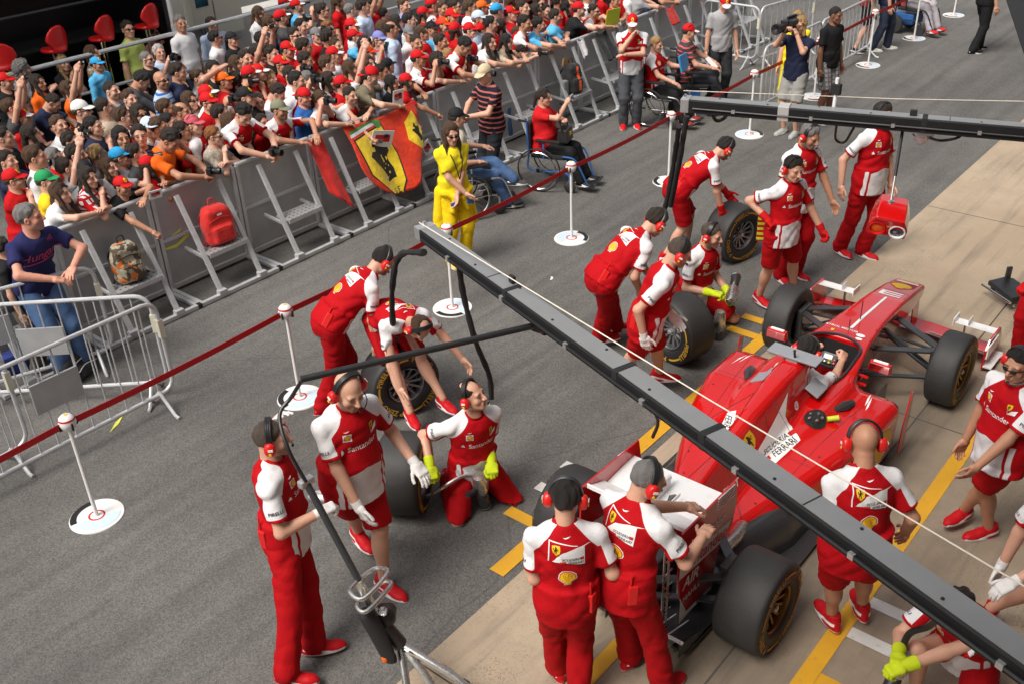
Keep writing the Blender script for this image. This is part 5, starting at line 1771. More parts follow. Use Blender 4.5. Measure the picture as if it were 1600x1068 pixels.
# ---------------------------------------------------------------- overhead booms
M['boom_top'] = mat('boom_top_grey', (.26, .265, .27), .45, .3, noise=.12, nscale=8)
M['boom_side'] = mat('boom_side_black', (.014, .014, .015), .6, 0, noise=.25, nscale=20, spec=.2)
M['silver_tape'] = mat('silver_tape', (.62, .62, .60), .4, .5)


def boom(tip, root, label, extra=2.2, w=.135, h=.125):
    tip = np.array(tip, float); root = np.array(root, float); u = nrm(root - tip); L = np.linalg.norm(root - tip) + extra
    t = thing('overhead_boom', tip, label, 'boom', 'overhead service booms', rz=math.atan2(u[1], u[0]))
    sec = [(-w / 2, -h), (-w / 2, -.012), (-w / 2 + .012, 0), (w / 2 - .012, 0), (w / 2, -.012), (w / 2, -h)]
    MB().prism(sec, L - .08, M=np.array([[0, 0, 1], [1, 0, 0], [0, 1, 0]]), c=(.08, 0, 0)).build('beam', M['boom_side'], t)
    MB().box((L / 2 + .04, 0, .0015), (L - .09, w - .018, .003)).build('cover_strip', M['boom_top'], t)
    for x in np.arange(1.0, L, 1.35): MB().box((x, 0, .004), (.006, w - .02, .003)).build('cover_joint', M['matt_black'], t)
    for k, x in enumerate(np.arange(.35, L, .45)):
        MB().lathe([(.0001, .009), (.008, .007), (.0085, .002)], 8, c=(x, (-1) ** k * w * .22, .001)).build('bolt', M['matt_black'], t)
    MB().tube([(.12, -w / 2 - .010, -h * .62), (L, -w / 2 - .010, -h * .62)], .009, 6).build('air_line', M['black_plastic'], t)
    for x in np.arange(.5, L, .7): MB().box((x, -w / 2 - .008, -h * .62), (.03, .022, .03)).build('clip', M['alu'], t)
    MB().box((.04, 0, -h / 2), (.08, w + .006, h + .006)).build('end_cap', M['alu'], t, bevel=.006)
    MB().tube([(.03, 0, 0), (.03, 0, .03)], .014, 8).build('eyelet', M['chrome'], t)
    return t, u, L


ZB = 2.3
b1, u1, L1 = boom(at(660, 350, ZB), at(1578, 1000, ZB), 'long overhead boom crossing in front of the rear of the car', w=.135, h=.088)
b2, u2, L2 = boom(at(1066, 152, ZB), at(1605, 196, ZB), 'overhead boom across the upper right, over the car nose')
for x in (1.22, 2.35, 3.05):
    MB().box((x, 0, -.042), (.045, .142, .096)).build('strap', M['matt_black'], b1, bevel=.006)
for x in (.95, 2.15):
    MB().box((x, 0, -.06), (.10 if x < 1 else .045, .141, .132)).build('strap', M['silver_tape' if x < 1 else 'matt_black'], b2, bevel=.005)
MB().box((1.16, .03, .03), (.05, .03, .05)).build('cleat', M['matt_black'], b1, bevel=.008)
MB().box((2.05, .0, .03), (.06, .04, .05)).build('cleat', M['matt_black'], b2, bevel=.006)
# jib arm carrying an air line
ja, jb = at(470, 592, 2.14), at(838, 508, 2.14)
jt = thing('jib_arm', jb, 'thin black jib pole reaching left from the long boom over the bald man', 'jib')
MB().tube([(0, 0, 0), ja - jb], .021, 10).build('pole', M['black_plastic'], jt, smooth=True)
MB().box((.02, .0, .0), (.07, .07, .09)).build('clamp', M['black_plastic'], jt, bevel=.01)


def hose(pts, r, m, label, name='air_hose', cat='hose', sleeve=0.0, n=9):
    P = bez(pts, n); o = P[0]
    rr = [r * (1 + sleeve * (math.sin(i * 1.9) * .5 + math.sin(i * .83 + 1) * .5)) for i in range(len(P))]
    ob = MB().tube([p - o for p in P], rr, 8).build(name, M[m], smooth=True, loc=o)
    return tag(ob, label, cat)


tip1 = at(660, 366, ZB) - np.array([0, 0, .14])
hose([tip1, at(625, 400, 1.95), at(613, 450, 1.6), at(614, 520, .95), at(612, 560, .55), at(585, 640, .10)], .024, 'matt_black', 'black sleeved air hose hanging from the long boom tip beside the spare wheel', sleeve=.25)
hose([at(716, 405, 2.18), at(724, 460, 1.85), at(742, 530, 1.45), at(764, 585, 1.0), at(768, 622, .75)], .022, 'matt_black', 'black air hose hanging from the boom behind the stooping mechanic in shorts', sleeve=.15)
tip2 = at(1062, 175, ZB) - np.array([0, 0, .13])
hose([tip2, at(1056, 235, 1.8), at(1045, 300, 1.3), at(1038, 330, 1.05)], .026, 'matt_black', 'left one of the two black hoses hanging from the far boom tip', sleeve=.2)
hose([at(1073, 182, 2.2), at(1062, 250, 1.75), at(1048, 322, 1.15)], .026, 'matt_black', 'right one of the two black hoses hanging from the far boom tip', sleeve=.1)
hose([at(470, 596, 2.1), at(455, 620, 1.98), at(437, 648, 1.9), at(450, 700, 1.75), at(478, 752, 1.52)], .012, 'black_plastic', 'thin black cable hanging from the jib end to the jack handle', 'cable', 'cable')
hose([at(838, 512, 2.1), at(850, 522, 2.0), at(862, 518, 2.05)], .010, 'black_plastic', 'short cable loop under the jib clamp', 'cable', 'cable')
hose([at(1022, 640, 2.15), at(1028, 660, 2.0), at(1020, 682, 1.85)], .010, 'black_plastic', 'cable end dangling below the middle of the long boom', 'cable', 'cable')
hose([at(1112, 172, 2.17), at(1118, 188, 2.05), at(1130, 186, 2.06), at(1140, 174, 2.17)], .018, 'black_plastic', 'black cable loop under the far boom near its tip', 'cable', 'cable')
hose([at(1153, 174, 2.17), at(1160, 183, 2.1), at(1175, 178, 2.17)], .010, 'black_plastic', 'thin cable loop under the far boom above the round base', 'cable', 'cable')
hose([at(1450, 215, 2.17), at(1470, 220, 2.1), at(1495, 216, 2.13), at(1505, 208, 2.17)], .013, 'black_plastic', 'cable with a black plug under the far boom by the camera', 'cable', 'cable')
hose([at(1307, 196, 2.17), at(1306, 218, 2.0), at(1320, 222, 1.98), at(1334, 200, 2.15)], .012, 'black_plastic', 'cable loop under the far boom between the two standing mechanics', 'cable', 'cable')
# white cords strung from the booms to the garage
o = MB(); _a = at(655, 348, 2.36); _b = at(1600, 912, 2.36); _e = _b + (_b - _a) * .25
o.tube([np.zeros(3), (_e - _a) * .5 - np.array([0, 0, .02]), _e - _a], .0038, 6); tag(o.build('cord', M['rope'], loc=_a, smooth=True), 'white cord stretched along the long boom to the garage', 'cord')
o = MB(); _a = at(1068, 142, 2.36); _b = at(1600, 157, 2.36); _e = _b + (_b - _a) * .3
o.tube([np.zeros(3), (_e - _a) * .5 - np.array([0, 0, .02]), _e - _a], .0035, 6); tag(o.build('cord', M['rope'], loc=_a, smooth=True), 'white cord stretched along the far boom', 'cord')
# signal light hanging over the nose
sp_ = at(1391, 338, 1.50)
sg = thing('signal_light', sp_, 'red twin-lens signal light hanging over the car nose', 'signal light')
FXY = nrm(np.array([-sp_[0], -sp_[1], 0])); yaw = math.atan2(FXY[1], FXY[0]) + math.pi / 2


def sgs(p):
    x, y, z = p.T
    w = .165 - .05 * np.clip((z) / .12, 0, 1) - .02 * np.clip(y / .2, 0, 1)
    d = np.maximum(np.abs(x) - w, np.abs(z) - .115 + .25 * np.maximum(y - .05, 0)); d = np.maximum(d, np.abs(y) - .17 - .3 * z)
    return -smin(-d, np.full_like(d, 1.0), .02) + .0


v, q = sdf_mesh(sgs, (-.2, -.26, -.14), (.2, .26, .14), .012)
sg.rotation_euler = (.25, .12, yaw)
cs = link('casing', np_mesh('casing', v, q, [M['red_paint']]), sg)
for s, m in ((-1, 'decal_red'), (1, 'glass_blue')):
    f_ = lambda prof, mm, nm, sm=True: MB().lathe(prof, 26, c=(s * .085, -.165, -.02), M=Rx(math.pi / 2)).build(nm, mm, cs, smooth=sm, auto=.7)
    f_([(.058, -.03), (.070, .0), (.070, .022), (.060, .022), (.058, .0)], M['white_paint'] if s > 0 else M['decal_red'], 'bezel')
    f_([(.0001, .010), (.04, .006), (.060, -.004)], M[m] if s > 0 else M['orange'], 'lens')
decals('emblem', [(sc2(SHIELD, .04), Y_, .0), (sc2(HORSE, .024), B_, .0015)], lambda a, b_, l: np.array([a, -.178 - l, b_ + .04]), cs)
hang = at(1411, 200, 2.17)
hg = thing('hanger_rod', sp_ + np.array([.02, .02, .12]), 'thin dark rod carrying the red signal light from the boom', 'rod')
MB().tube([(0, 0, 0), (hang - sp_ - np.array([.02, .02, .12])) * .35], .010, 8).build('clevis', M['chrome'], hg, smooth=True)
MB().tube([(hang - sp_ - np.array([.02, .02, .12])) * .35, hang - sp_ - np.array([.02, .02, .12])], .014, 8).build('rod', M['black_plastic'], hg, smooth=True)
MB().lathe([(.0001, .02), (.03, .012), (.034, -.012), (.0001, -.02)], 14).build('ball_mount', M['chrome'], hg, smooth=True)
# camera under the far boom
cm = thing('boom_camera', at(1440, 214, 2.07), 'small white camera housing under the far boom', 'camera', rz=.6)
MB().lathe([(.0001, -.06), (.05, -.05), (.075, .0), (.085, .02)], 18).build('dome', M['white_paint'], cm, smooth=True)
MB().box((0, 0, .045), (.19, .15, .04)).build('housing', M['white_paint'], cm, bevel=.01)
MB().box((0, 0, .072), (.12, .08, .02)).build('bracket', M['matt_black'], cm)
MB().lathe([(.0001, -.075), (.03, -.06), (.035, -.03)], 12).build('lens', M['lens'], cm)
# air gun holder on the boom near the standing mechanics
gh = thing('gun_holder', at(1304, 160, 2.34), 'white clamp tube on top of the far boom, right of the man in black', 'clamp')
MB().tube([(0, 0, -.05), (0, 0, .22)], .017, 10).build('tube', M['white_paint'], gh, smooth=True)
MB().box((0, 0, .12), (.05, .09, .10)).build('clamp', M['matt_black'], gh, bevel=.01)

# ---------------------------------------------------------------- spare wheels
SW = make_wheel('spare_wheel', .345, M['rim_grey'])
tag(SW, 'x', 'wheel', 'spare wheels beside the car')


def put_wheel(o, x, y, ang, label, spin=0.0, tilt=0.0):
    """ang: heading of the outer face on the ground."""
    Zax = np.array([math.cos(ang) * math.cos(tilt), math.sin(ang) * math.cos(tilt), math.sin(tilt)])
    X = nrm(np.cross((0, 0, 1), Zax)); Y = np.cross(Zax, X)
    Mr = np.stack([X, Y, Zax], 1)
    o.matrix_world = mat4(Mr, (x, y, .333)) @ Matrix.Rotation(spin, 4, 'Z'); o['label'] = label
    return o


_c = at(625, 590, .33); put_wheel(SW, _c[0], _c[1], R(-112), 'spare wheel with yellow lettering between the two stooping mechanics', .9)
_c = at(632, 738, .33); put_wheel(copy_tree(SW), _c[0], _c[1], R(-58), 'spare wheel standing between the bald man and the kneeling mechanic', 2.0)
_c = at(1146, 362, .33); put_wheel(copy_tree(SW), _c[0], _c[1], R(-104), 'spare wheel held upright by the farthest stooping mechanic', .3)
_c = at(1062, 512, .33); put_wheel(copy_tree(SW), _c[0], _c[1], R(165), 'spare wheel half hidden behind the mechanic with the white front', 1.2)


# ---------------------------------------------------------------- rear jack
jk0, jk1 = at(478, 752, 1.50), at(690, 1060, .22)
up_ = at(560, 905, .95); mid = at(592, 968, .62)
jk = thing('rear_jack', (mid[0], mid[1], 0), 'long-handled steel jack with a black motor housing', 'jack')
o3 = np.array([mid[0], mid[1], 0.]); rel = lambda p: np.array(p) - o3
MB().tube([rel(jk0), rel(up_)], .022, 10).build('handle', M['carbon'], jk, smooth=True)
MB().box(rel(jk0), (.10, .05, .05)).build('grip', M['alu'], jk, bevel=.012)
MB().bar(rel(up_), rel(mid), .05, .05).build('column', M['steel'], jk, bevel=.008)
hx = nrm(np.cross(jk0 - mid, (0, 0, 1.)))[:3]; fw_ = nrm(np.array([mid[0] - jk0[0], mid[1] - jk0[1], 0]))
for k, (t_, d_) in enumerate(((.0, .13), (.35, .10))):
    c_ = rel(up_ * (1 - t_) + mid * t_)
    pts = [c_ - hx * .02, c_ - hx * .10 + fw_ * .02, c_ - hx * .10 + fw_ * d_, c_ + hx * .12 + fw_ * d_ + np.array([0, 0, .03]), c_ + hx * .13 + fw_ * .02, c_ + hx * .02]
    MB().tube(bez(pts, 5), .014, 8).build('hand_loop', M['steel'], jk, smooth=True)


def mot(p):
    c_ = rel(mid)
    return smin(d_ell(p, c_ + hx * .04, (.075, .085, .075)), d_cone(p, c_ + hx * .02 + np.array([0, 0, .03]), c_ + hx * .10, .05, .045), .02)


v, q = sdf_mesh(mot, rel(mid) - .2, rel(mid) + .2, .014)
link('motor', np_mesh('motor', v, q, [M['black_plastic']]), jk)
MB().lathe([(.0001, .012), (.03, .010), (.034, 0)], 16, c=rel(mid) + hx * .05 + np.array([-.03, -.03, .072]), M=Ry(-.4)).build('gauge', M['chrome'], jk)
dn = at(625, 1005, .42)


def shield(p):
    c_ = rel(mid) - hx * .09; a = d_cone(p, c_ + np.array([0, 0, .12]), rel(dn) - hx * .08, .05, .07)
    return np.maximum(a, d_plane(p, rel(mid) - hx * .04, hx))


v, q = sdf_mesh(shield, rel(mid) - .4, rel(mid) + .4, .016)
link('guard', np_mesh('guard', v, q, [M['matt_black']]), jk)
MB().lathe([(.0001, -.02), (.02, -.016), (.024, 0), (.02, .016), (.0001, .02)], 12, c=rel(dn) - hx * .14).build('reflector', M['orange'], jk, smooth=True)
ends = [at(640, 1100, .12), at(700, 1110, .10), at(760, 1090, .12)]
MB().tube([rel(mid), rel(dn)], .05, 12).build('leg_socket', M['carbon'], jk, smooth=True)
for e in ends[:2] + [at(790, 1120, .10)]:
    MB().tube([rel(dn), rel(at(660, 1040, .33)) * .5 + rel(e) * .5 if False else (rel(dn) + rel(e)) / 2 + np.array([0, 0, .05]), rel(e)], .026, 9).build('leg', M['steel'], jk, smooth=True)
MB().tube(bez([rel(at(625, 1010, .40)), rel(at(640, 1018, .40)), rel(at(700, 1045, .30)), rel(at(735, 1085, .2))], 6), .016, 8).build('lifting_arm', M['chrome'], jk, smooth=True)
for k in (-.07, .07): MB().lathe([(.0001, -.02), (.06, -.018), (.06, .018), (.0001, .02)], 18, c=np.append(rel(at(690, 1110, .06))[:2] + hx[:2] * k * 3, .062), M=Rx(math.pi / 2)).build('wheel', M['rubber'], jk)


# ---------------------------------------------------------------- wheel guns
def wheel_gun(pos, d, label, sc=1.0):
    d = nrm(d); g = thing('wheel_gun', pos, label, 'wheel gun', 'wheel guns used by the crew')
    x = nrm(np.cross(d, (0, 0, 1.)) if abs(d[2]) < .9 else np.cross(d, (1., 0, 0))); y = np.cross(x, d); Mr = np.stack([x, y, d], 1)
    MB().lathe([(.0001, -.16), (.045, -.155), (.058, -.10), (.060, .0), (.045, .05), (.035, .07)], 18, M=Mr).build('body', M['steel'], g, smooth=True, auto=.8)
    MB().lathe([(.036, .07), (.046, .08), (.046, .17), (.052, .19), (.052, .215), (.034, .215), (.030, .16)], 16, M=Mr).build('socket', M['carbon'], g, smooth=True, auto=.8)
    MB().lathe([(.053, .205), (.055, .215), (.048, .22)], 16, M=Mr).build('socket_ring', M['chrome'], g)
    MB().tube([-.05 * d, -.05 * d - y * .09, -.08 * d - y * .15], [.024, .022, .024], 10).build('grip', M['matt_black'], g, smooth=True)
    MB().tube([-.10 * d + y * .05, -.02 * d + y * .075, .05 * d + y * .05], .012, 8).build('bail', M['alu'], g, smooth=True)
    return g
# ---------------------------------------------------------------- placing figures
def ray_near(px, py, ref):
    o = np.array([0, 0, CAM_H]); d = nrm((px - 800) / CAM_F * C_RT + (534 - py) / CAM_F * C_UP + C_FWD)
    return o + d * ((np.asarray(ref) - o) @ d)


def place(headpx, heading, pose, y=None, hands=None, feet=None, s=1.0, rail=0.0, ymin=9.0):
    """Base position, turn and completed pose for a figure whose head is seen at headpx. hands/feet: surveyed targets."""
    rz = R(heading - 90); M3 = Rz(rz)
    pose = dict(pose); pose['s'] = s
    J = solve(pose)
    HC = M3 @ J['HC']
    if y is not None:
        for _ in range(12):                      # slide towards the rail until a likely body height fits
            w = at_y(headpx[0], headpx[1], y + HC[1]); s = w[2] / HC[2]
            if s >= .93 or y <= ymin: break
            y -= .03
        s = float(np.clip(s, .82, 1.08)); pose['s'] = s
        for k in 'lr':
            if pose.get(k + 'h') is not None and rail: pose[k + 'h'] = (pose[k + 'h'][0], pose[k + 'h'][1], max(pose[k + 'h'][2], rail / s) if pose[k + 'h'][2] > 1.0 else pose[k + 'h'][2])
        J = solve(pose); HC = M3 @ J['HC']
        w = at_y(headpx[0], headpx[1], y + HC[1])
        base = np.array([w[0] - HC[0], y, 0])
    else:
        w = at(headpx[0], headpx[1], HC[2]); base = np.array([w[0] - HC[0], w[1] - HC[1], 0])
    for k, (px, py, *off) in (hands or {}).items():
        ref = base + M3 @ (J[k + 's'] + np.array(off if off else [0, .25, -.28]))
        pose[k + 'h'] = (M3.T @ (ray_near(px, py, ref) - base)) / s
    for k, (px, py, *zz) in (feet or {}).items():
        z = zz[0] if zz else .085
        pose[k + 'f'] = (M3.T @ (at(px, py, z) - base)) / s
    return tuple(base), rz, pose


BEND = dict(pel=(0, -.20, .90), ppitch=45, lean=72, hp=45)
KNEEL = dict(pel=(0, -.16, .34), ppitch=5, lean=12, lf=(-.13, -.34, .09), rf=(.13, -.34, .09), lk=(-.25, 1, -.15), rk=(.25, 1, -.15), lfp=-70, rfp=-70)


def crew(headpx, heading, pose, label, hands=None, feet=None, s=1.0, **kw):
    pose = dict(dict(fat=.014), **pose)
    base, rz, pose = place(headpx, heading, pose, None, hands, feet, s)
    return mechanic(base, rz, pose, label, group='red-kit pit crew around the car', **kw)


crew((425, 684), -48, dict(lean=2, hp=2, hy=8, lhand='spread', rhand='grip', le=(-1, -.3, -.5), re=(.6, -1, -.3)), 'mechanic in long red trousers holding the jack handle, one white glove raised', dict(l=(441, 650, -.10, .05, .20), r=(500, 800)), dict(l=(492, 1008), r=(448, 1062)), s=1.02, gloves='white', hair='crop', haircol='stubble', stub=True, seed=1, radio=True)
crew((545, 610), -98, dict(lean=10, hp=20, hy=-2, fat=.045, rfp=0), 'bald mechanic in shorts and white gloves walking past the jack', dict(r=(568, 808, .05, .1, -.5), l=(648, 722, -.05, .2, -.45)), dict(l=(600, 905), r=(562, 835)), s=1.08, gloves='white', hair=None, haircol='dark', stub=True, shorts=True, skin='light', seed=2, radio=False)
crew((598, 407), -22, dict(BEND, lean=60, ppitch=36, hp=38, pel=(0, -.2, .93)), 'stooping mechanic in long red trousers gripping the spare wheel', dict(l=(612, 540, 0, .2, -.5), r=(588, 552, 0, .2, -.5)), dict(l=(545, 628), r=(505, 632)), s=1.03, stub=True, hair='crop', haircol='black', backlogo=True, seed=3)
crew((655, 512), -108, dict(BEND, lean=82, ppitch=50, hp=72, hy=10, rhand='spread'), 'stooping mechanic in shorts seen from above with one hand spread over a wheel', dict(r=(632, 628, 0, .1, -.5), l=(722, 560, 0, .1, -.45)), dict(r=(655, 680), l=(712, 655)), s=1.0, shorts=True, hair='balding', haircol='brown', backlogo=True, seed=4, radio=False)
crew((737, 617), -112, dict(KNEEL, hp=-12, hy=38, lhand='grip', rhand='grip'), 'kneeling mechanic with lime gloves and wheel gun looking up to the right', dict(r=(672, 728, .05, .15, -.4), l=(768, 722, 0, .2, -.35)), s=1.02, gloves='green', hair='balding', haircol='dark', seed=5, radio=False)
crew((1133, 232), -38, dict(BEND, lean=60, ppitch=38, hp=42), 'farthest stooping mechanic in shorts with red gloves on an upright spare wheel', dict(r=(1128, 330, 0, .2, -.5), l=(1142, 312, 0, .2, -.5)), dict(r=(1040, 398), l=(1072, 388)), s=1.0, shorts=True, gloves='red', hair='short', haircol='black', stub=True, backlogo=True, seed=6)
crew((1025, 347), -28, dict(BEND, lean=58, ppitch=34, hp=42, pel=(0, -.2, .92)), 'stooping mechanic in long trousers beside the one with the white shirt front', dict(r=(1000, 455, 0, .2, -.5), l=(1020, 440, 0, .2, -.5)), dict(r=(938, 528), l=(965, 515)), s=1.04, hair='short', haircol='dark', backlogo=True, seed=7)
crew((1062, 394), -62, dict(lean=22, ppitch=10, hp=28, hy=10, pel=(0, -.08, .95)), 'mechanic in shorts and white gloves standing just left of the car beside a spare wheel', dict(r=(1006, 525, .05, .1, -.5), l=(1050, 492, 0, .2, -.45)), dict(r=(965, 592), l=(1032, 588)), s=1.02, shorts=True, gloves='white', hair='crop', haircol='stubble', stub=True, backlogo=False, seed=8)
crew((1112, 367), -98, dict(KNEEL, lean=16, hp=14, hy=14, lhand='grip', rhand='grip', lf=(-.16, -.25, .09)), 'kneeling mechanic with lime gloves and wheel gun by the yellow box marks', dict(r=(1112, 458, 0, .25, -.35), l=(1138, 458, 0, .25, -.35)), s=1.04, gloves='green', hair='crop', haircol='stubble', stub=True, seed=9, shorts=True, radio=False)
crew((1266, 213), -112, dict(lean=4, hp=22, hy=8), 'mechanic with thick grey-black hair standing behind the one with the striped glove', dict(l=(1302, 318, 0, .1, -.5)), s=1.03, hair='short', haircol='grey', skin='tan', stub=True, seed=10, radio=False)
crew((1240, 264), -108, dict(lean=4, hp=14, hy=-8, lhand='grip', rhand='grip'), 'mechanic in shorts with red gloves and a lime-striped board in his hand', dict(r=(1198, 342, .05, .1, -.48), l=(1285, 362, -.05, .1, -.5)), dict(r=(1186, 462), l=(1240, 452)), s=.99, shorts=True, gloves='red', hair='short', haircol='dark', seed=11, radio=False)
crew((1380, 180), -110, dict(lean=3, hp=10, hy=0), 'tall mechanic in long trousers standing with his head behind the far boom', dict(r=(1314, 290, .05, .1, -.5), l=(1392, 288, -.05, .1, -.5)), dict(r=(1312, 385), l=(1348, 388)), s=1.06, hair='short', haircol='dark', seed=12, radio=False)
crew((1350, 690), 45, dict(lean=10, hp=22, hy=-10, fat=.04), 'heavy bald mechanic in shorts seen from behind at the right of the car', dict(r=(1415, 830, .06, .1, -.48), l=(1300, 800, -.05, .25, -.3)), dict(l=(1300, 962), r=(1347, 948)), s=1.02, shorts=True, hair=None, haircol='dark', skin='tan', backlogo=True, frontlogo=False, seed=13, radio=False)
crew((884, 777), 42, dict(lean=5, hp=14, hy=-12), 'black-haired mechanic seen from behind, left of the rear wing', dict(r=(945, 888, .06, .15, -.42), l=(850, 905, -.05, .2, -.4)), dict(l=(872, 1038), r=(905, 1085)), s=.99, hair='short', haircol='black', backlogo=True, frontlogo=False, seed=14)
crew((1013, 748), -6, dict(lean=14, ppitch=5, hp=18, hy=-30), 'grey-haired mechanic seen from behind with both hands on the rear wing', dict(r=(1098, 838, .05, .4, -.2), l=(1085, 792, 0, .5, -.1)), dict(l=(985, 1020), r=(1035, 1066)), s=1.02, hair='crop', haircol='grey', backlogo=True, frontlogo=False, seed=15)
crew((1592, 570), 150, dict(lean=5, hp=6, hy=10, fat=.03), 'mechanic with glasses and black hair at the right photo edge watching the car', dict(l=(1520, 735, -.02, .2, -.42)), dict(l=(1502, 800), r=(1545, 822)), s=1.0, shorts=True, hair='short', haircol='black', skin='tan', glasses='on', seed=16, radio=False)
crew((1668, 770), 165, dict(lean=38, ppitch=15, hp=10, rhand='relax'), 'mechanic cut by the right photo edge, bare leg and white glove showing', dict(l=(1578, 912, -.05, .3, -.4)), dict(l=(1530, 958), r=(1640, 960)), s=1.0, shorts=True, gloves='white', hair='short', haircol='dark', seed=17, radio=False)
crew((1496, 950), 172, dict(pel=(0, -.1, .36), ppitch=15, lean=38, hp=30, lf=(-.14, -.22, .09), rf=(.12, .22, .085), lk=(-.2, 1, -.1), rk=(.15, 1, .2), lfp=-60, lhand='grip', rhand='grip'), 'crouching mechanic with lime gloves under the boom at the lower right', dict(l=(1398, 1045, 0, .42, -.2), r=(1404, 1022, 0, .42, -.2)), s=1.0, gloves='green', hair='short', haircol='black', seed=18, shorts=True, radio=False)
crew((1655, 335), 172, dict(lean=25, hp=15, lhand='grip', rhand='grip'), 'mechanic at the right photo edge reaching in with a red glove on a black tray', dict(l=(1594, 455, 0, .3, -.45), r=(1620, 450, 0, .3, -.45)), dict(l=(1592, 505)), s=1.0, gloves='red', hair='short', haircol='dark', seed=19, radio=False)
# driver seated low in the cockpit
_dw = np.array(CX) + np.array([2.20, 0, 0])
mechanic(tuple(_dw), R(-90), dict(pel=(0, .0, .30), ppitch=-25, lean=-6, hp=30, hy=0, lf=(-.10, .95, .30), rf=(.10, .95, .30), lk=(-.1, .3, 1), rk=(.1, .3, 1), lh=(-.14, .42, .66), rh=(.14, .42, .66), le=(-.6, -.2, -.8), re=(.6, -.2, -.8), lhand='grip', rhand='grip', lpn=(.8, .3, -.4), rpn=(-.8, .3, -.4), lhd=(.15, .75, .6), rhd=(-.15, .75, .6), s=.97), 'driver sitting low in the car with bare hands on the steering wheel', hair='short', haircol='black', skin='light', headset=True, mic=False, radio=False, frontlogo=False, seed=20, cat='driver')

# things held or left by the crew
_h = at(1197, 355, .85)
_h = at(1195, 357, .85); tb = thing('striped_board', _h, 'small red board with lime stripes held by the mechanic in shorts', 'board', rz=R(-64))
MB().box((0, 0, 0), (.15, .03, .28)).build('panel', M['decal_red'], tb, bevel=.004)
M['lime'] = mat('lime_stripe', (.55, .70, .04), .6)
for k in range(5): MB().box((0, -.0, -.11 + .055 * k), (.152, .034, .026)).build('stripe', M['lime'], tb)
wheel_gun(at(752, 762, .24), (.25, .1, -1), 'steel wheel gun upright in front of the kneeling mechanic looking up')
hose([at(752, 745, .34), at(725, 742, .36), at(690, 762, .30), at(668, 775, .18)], .016, 'steel', 'braided air hose of the wheel gun across the knees of the man looking up', n=6)
wheel_gun(at(1145, 455, .42), (.8, .3, .25), 'wheel gun laid across the lap of the mechanic kneeling by the yellow marks')
wheel_gun(at(1124, 508, .16), (0, 0, -1), 'wheel gun standing on the ground below the lime gloves by the yellow marks')
wheel_gun(at(512, 778, .12), (.3, -.8, .1), 'wheel gun lying on the asphalt behind the jack handle')
hose([at(1404, 1028, .50), at(1420, 990, .66), at(1450, 978, .8), at(1470, 960, 1.0)], .02, 'black_plastic', 'ribbed hose held in the lime gloves at the lower right', n=6)
wheel_gun(at(1405, 1042, .36), (-.3, .1, -.9), 'wheel gun held by the crouching mechanic at the lower right')
tr = thing('front_jack', at(1578, 455, .12), 'black low jack tray held by the red glove at the right photo edge', 'jack', rz=R(-35))
MB().prism([(-.16, -.22), (.14, -.20), (.16, .16), (.10, .22), (-.12, .20)], .05).build('tray', M['black_plastic'], tr, bevel=.012)
MB().tube([(-.17, -.22, .0), (-.17, .22, .0)], .014, 8).build('front_bar', M['chrome'], tr, smooth=True)
MB().tube([(-.14, -.24, -.03), (.3, -.26, -.03)], .014, 8).build('side_bar', M['chrome'], tr, smooth=True)
MB().box((.12, .20, .09), (.06, .03, .16)).build('post', M['carbon'], tr, bevel=.008)
for y in (-.22, .22): MB().lathe([(.0001, -.015), (.04, -.013), (.04, .013), (.0001, .015)], 14, c=(.0, y, -.06), M=Rx(math.pi / 2)).build('wheel', M['rubber'], tr)
# ---------------------------------------------------------------- public figures
POSES = {
    'stand': dict(lean=3, hp=8),
    'lean': dict(pel=(0, -.20, .93), lean=24, ppitch=12, hp=10, lh=(-.10, .28, 1.14), rh=(.12, .30, 1.13), le=(-1, -.3, .1), re=(1, -.3, .1)),
    'lean2': dict(pel=(0, -.22, .92), lean=30, ppitch=14, hp=6, lh=(-.26, .32, 1.10), rh=(.05, .36, 1.02), le=(-1, -.2, .3), re=(1, -.2, .2)),
    'fold': dict(lean=6, hp=8, lh=(.13, .26, 1.15), rh=(-.12, .24, 1.20), le=(-1, .1, -.4), re=(1, .1, -.4)),
    'cam': dict(lean=4, hp=4, lh=(-.07, .30, 1.54), rh=(.08, .30, 1.54), le=(-.7, .0, -1), re=(.7, .0, -1), lhand='grip', rhand='grip', lpn=(1, .1, 0), rpn=(-1, .1, 0)),
    'camlow': dict(lean=8, hp=16, lh=(-.08, .36, 1.30), rh=(.08, .36, 1.30), le=(-.7, -.2, -1), re=(.7, -.2, -1), lhand='grip', rhand='grip'),
    'chin': dict(lean=10, hp=8, lh=(.10, .26, 1.17), rh=(.03, .21, 1.42), le=(-1, .1, -.4), re=(.8, .1, -1), rhand='grip'),
    'up': dict(lean=0, hp=-12, lh=(-.10, .22, 1.98), rh=(.10, .22, 1.98), le=(-1, .2, -.2), re=(1, .2, -.2), lhand='grip', rhand='grip'),
    'reach': dict(pel=(0, -.20, .93), lean=34, ppitch=16, hp=4, lh=(-.05, .30, 1.14), rh=(.16, .66, .92), le=(-1, -.1, .2), re=(.6, -.6, .3), rhand='grip'),
    'brow': dict(lean=4, hp=6, rh=(.05, .16, 1.665), re=(1, .1, -.1), rhand='flat', rpn=(0, 0, -1)),
    'down': dict(pel=(0, -.2, .93), lean=24, ppitch=10, hp=38, lh=(-.08, .36, 1.08), rh=(.08, .36, 1.08), le=(-1, -.2, 0), re=(1, -.2, 0), lhand='grip', rhand='grip'),
}
_cache = {}


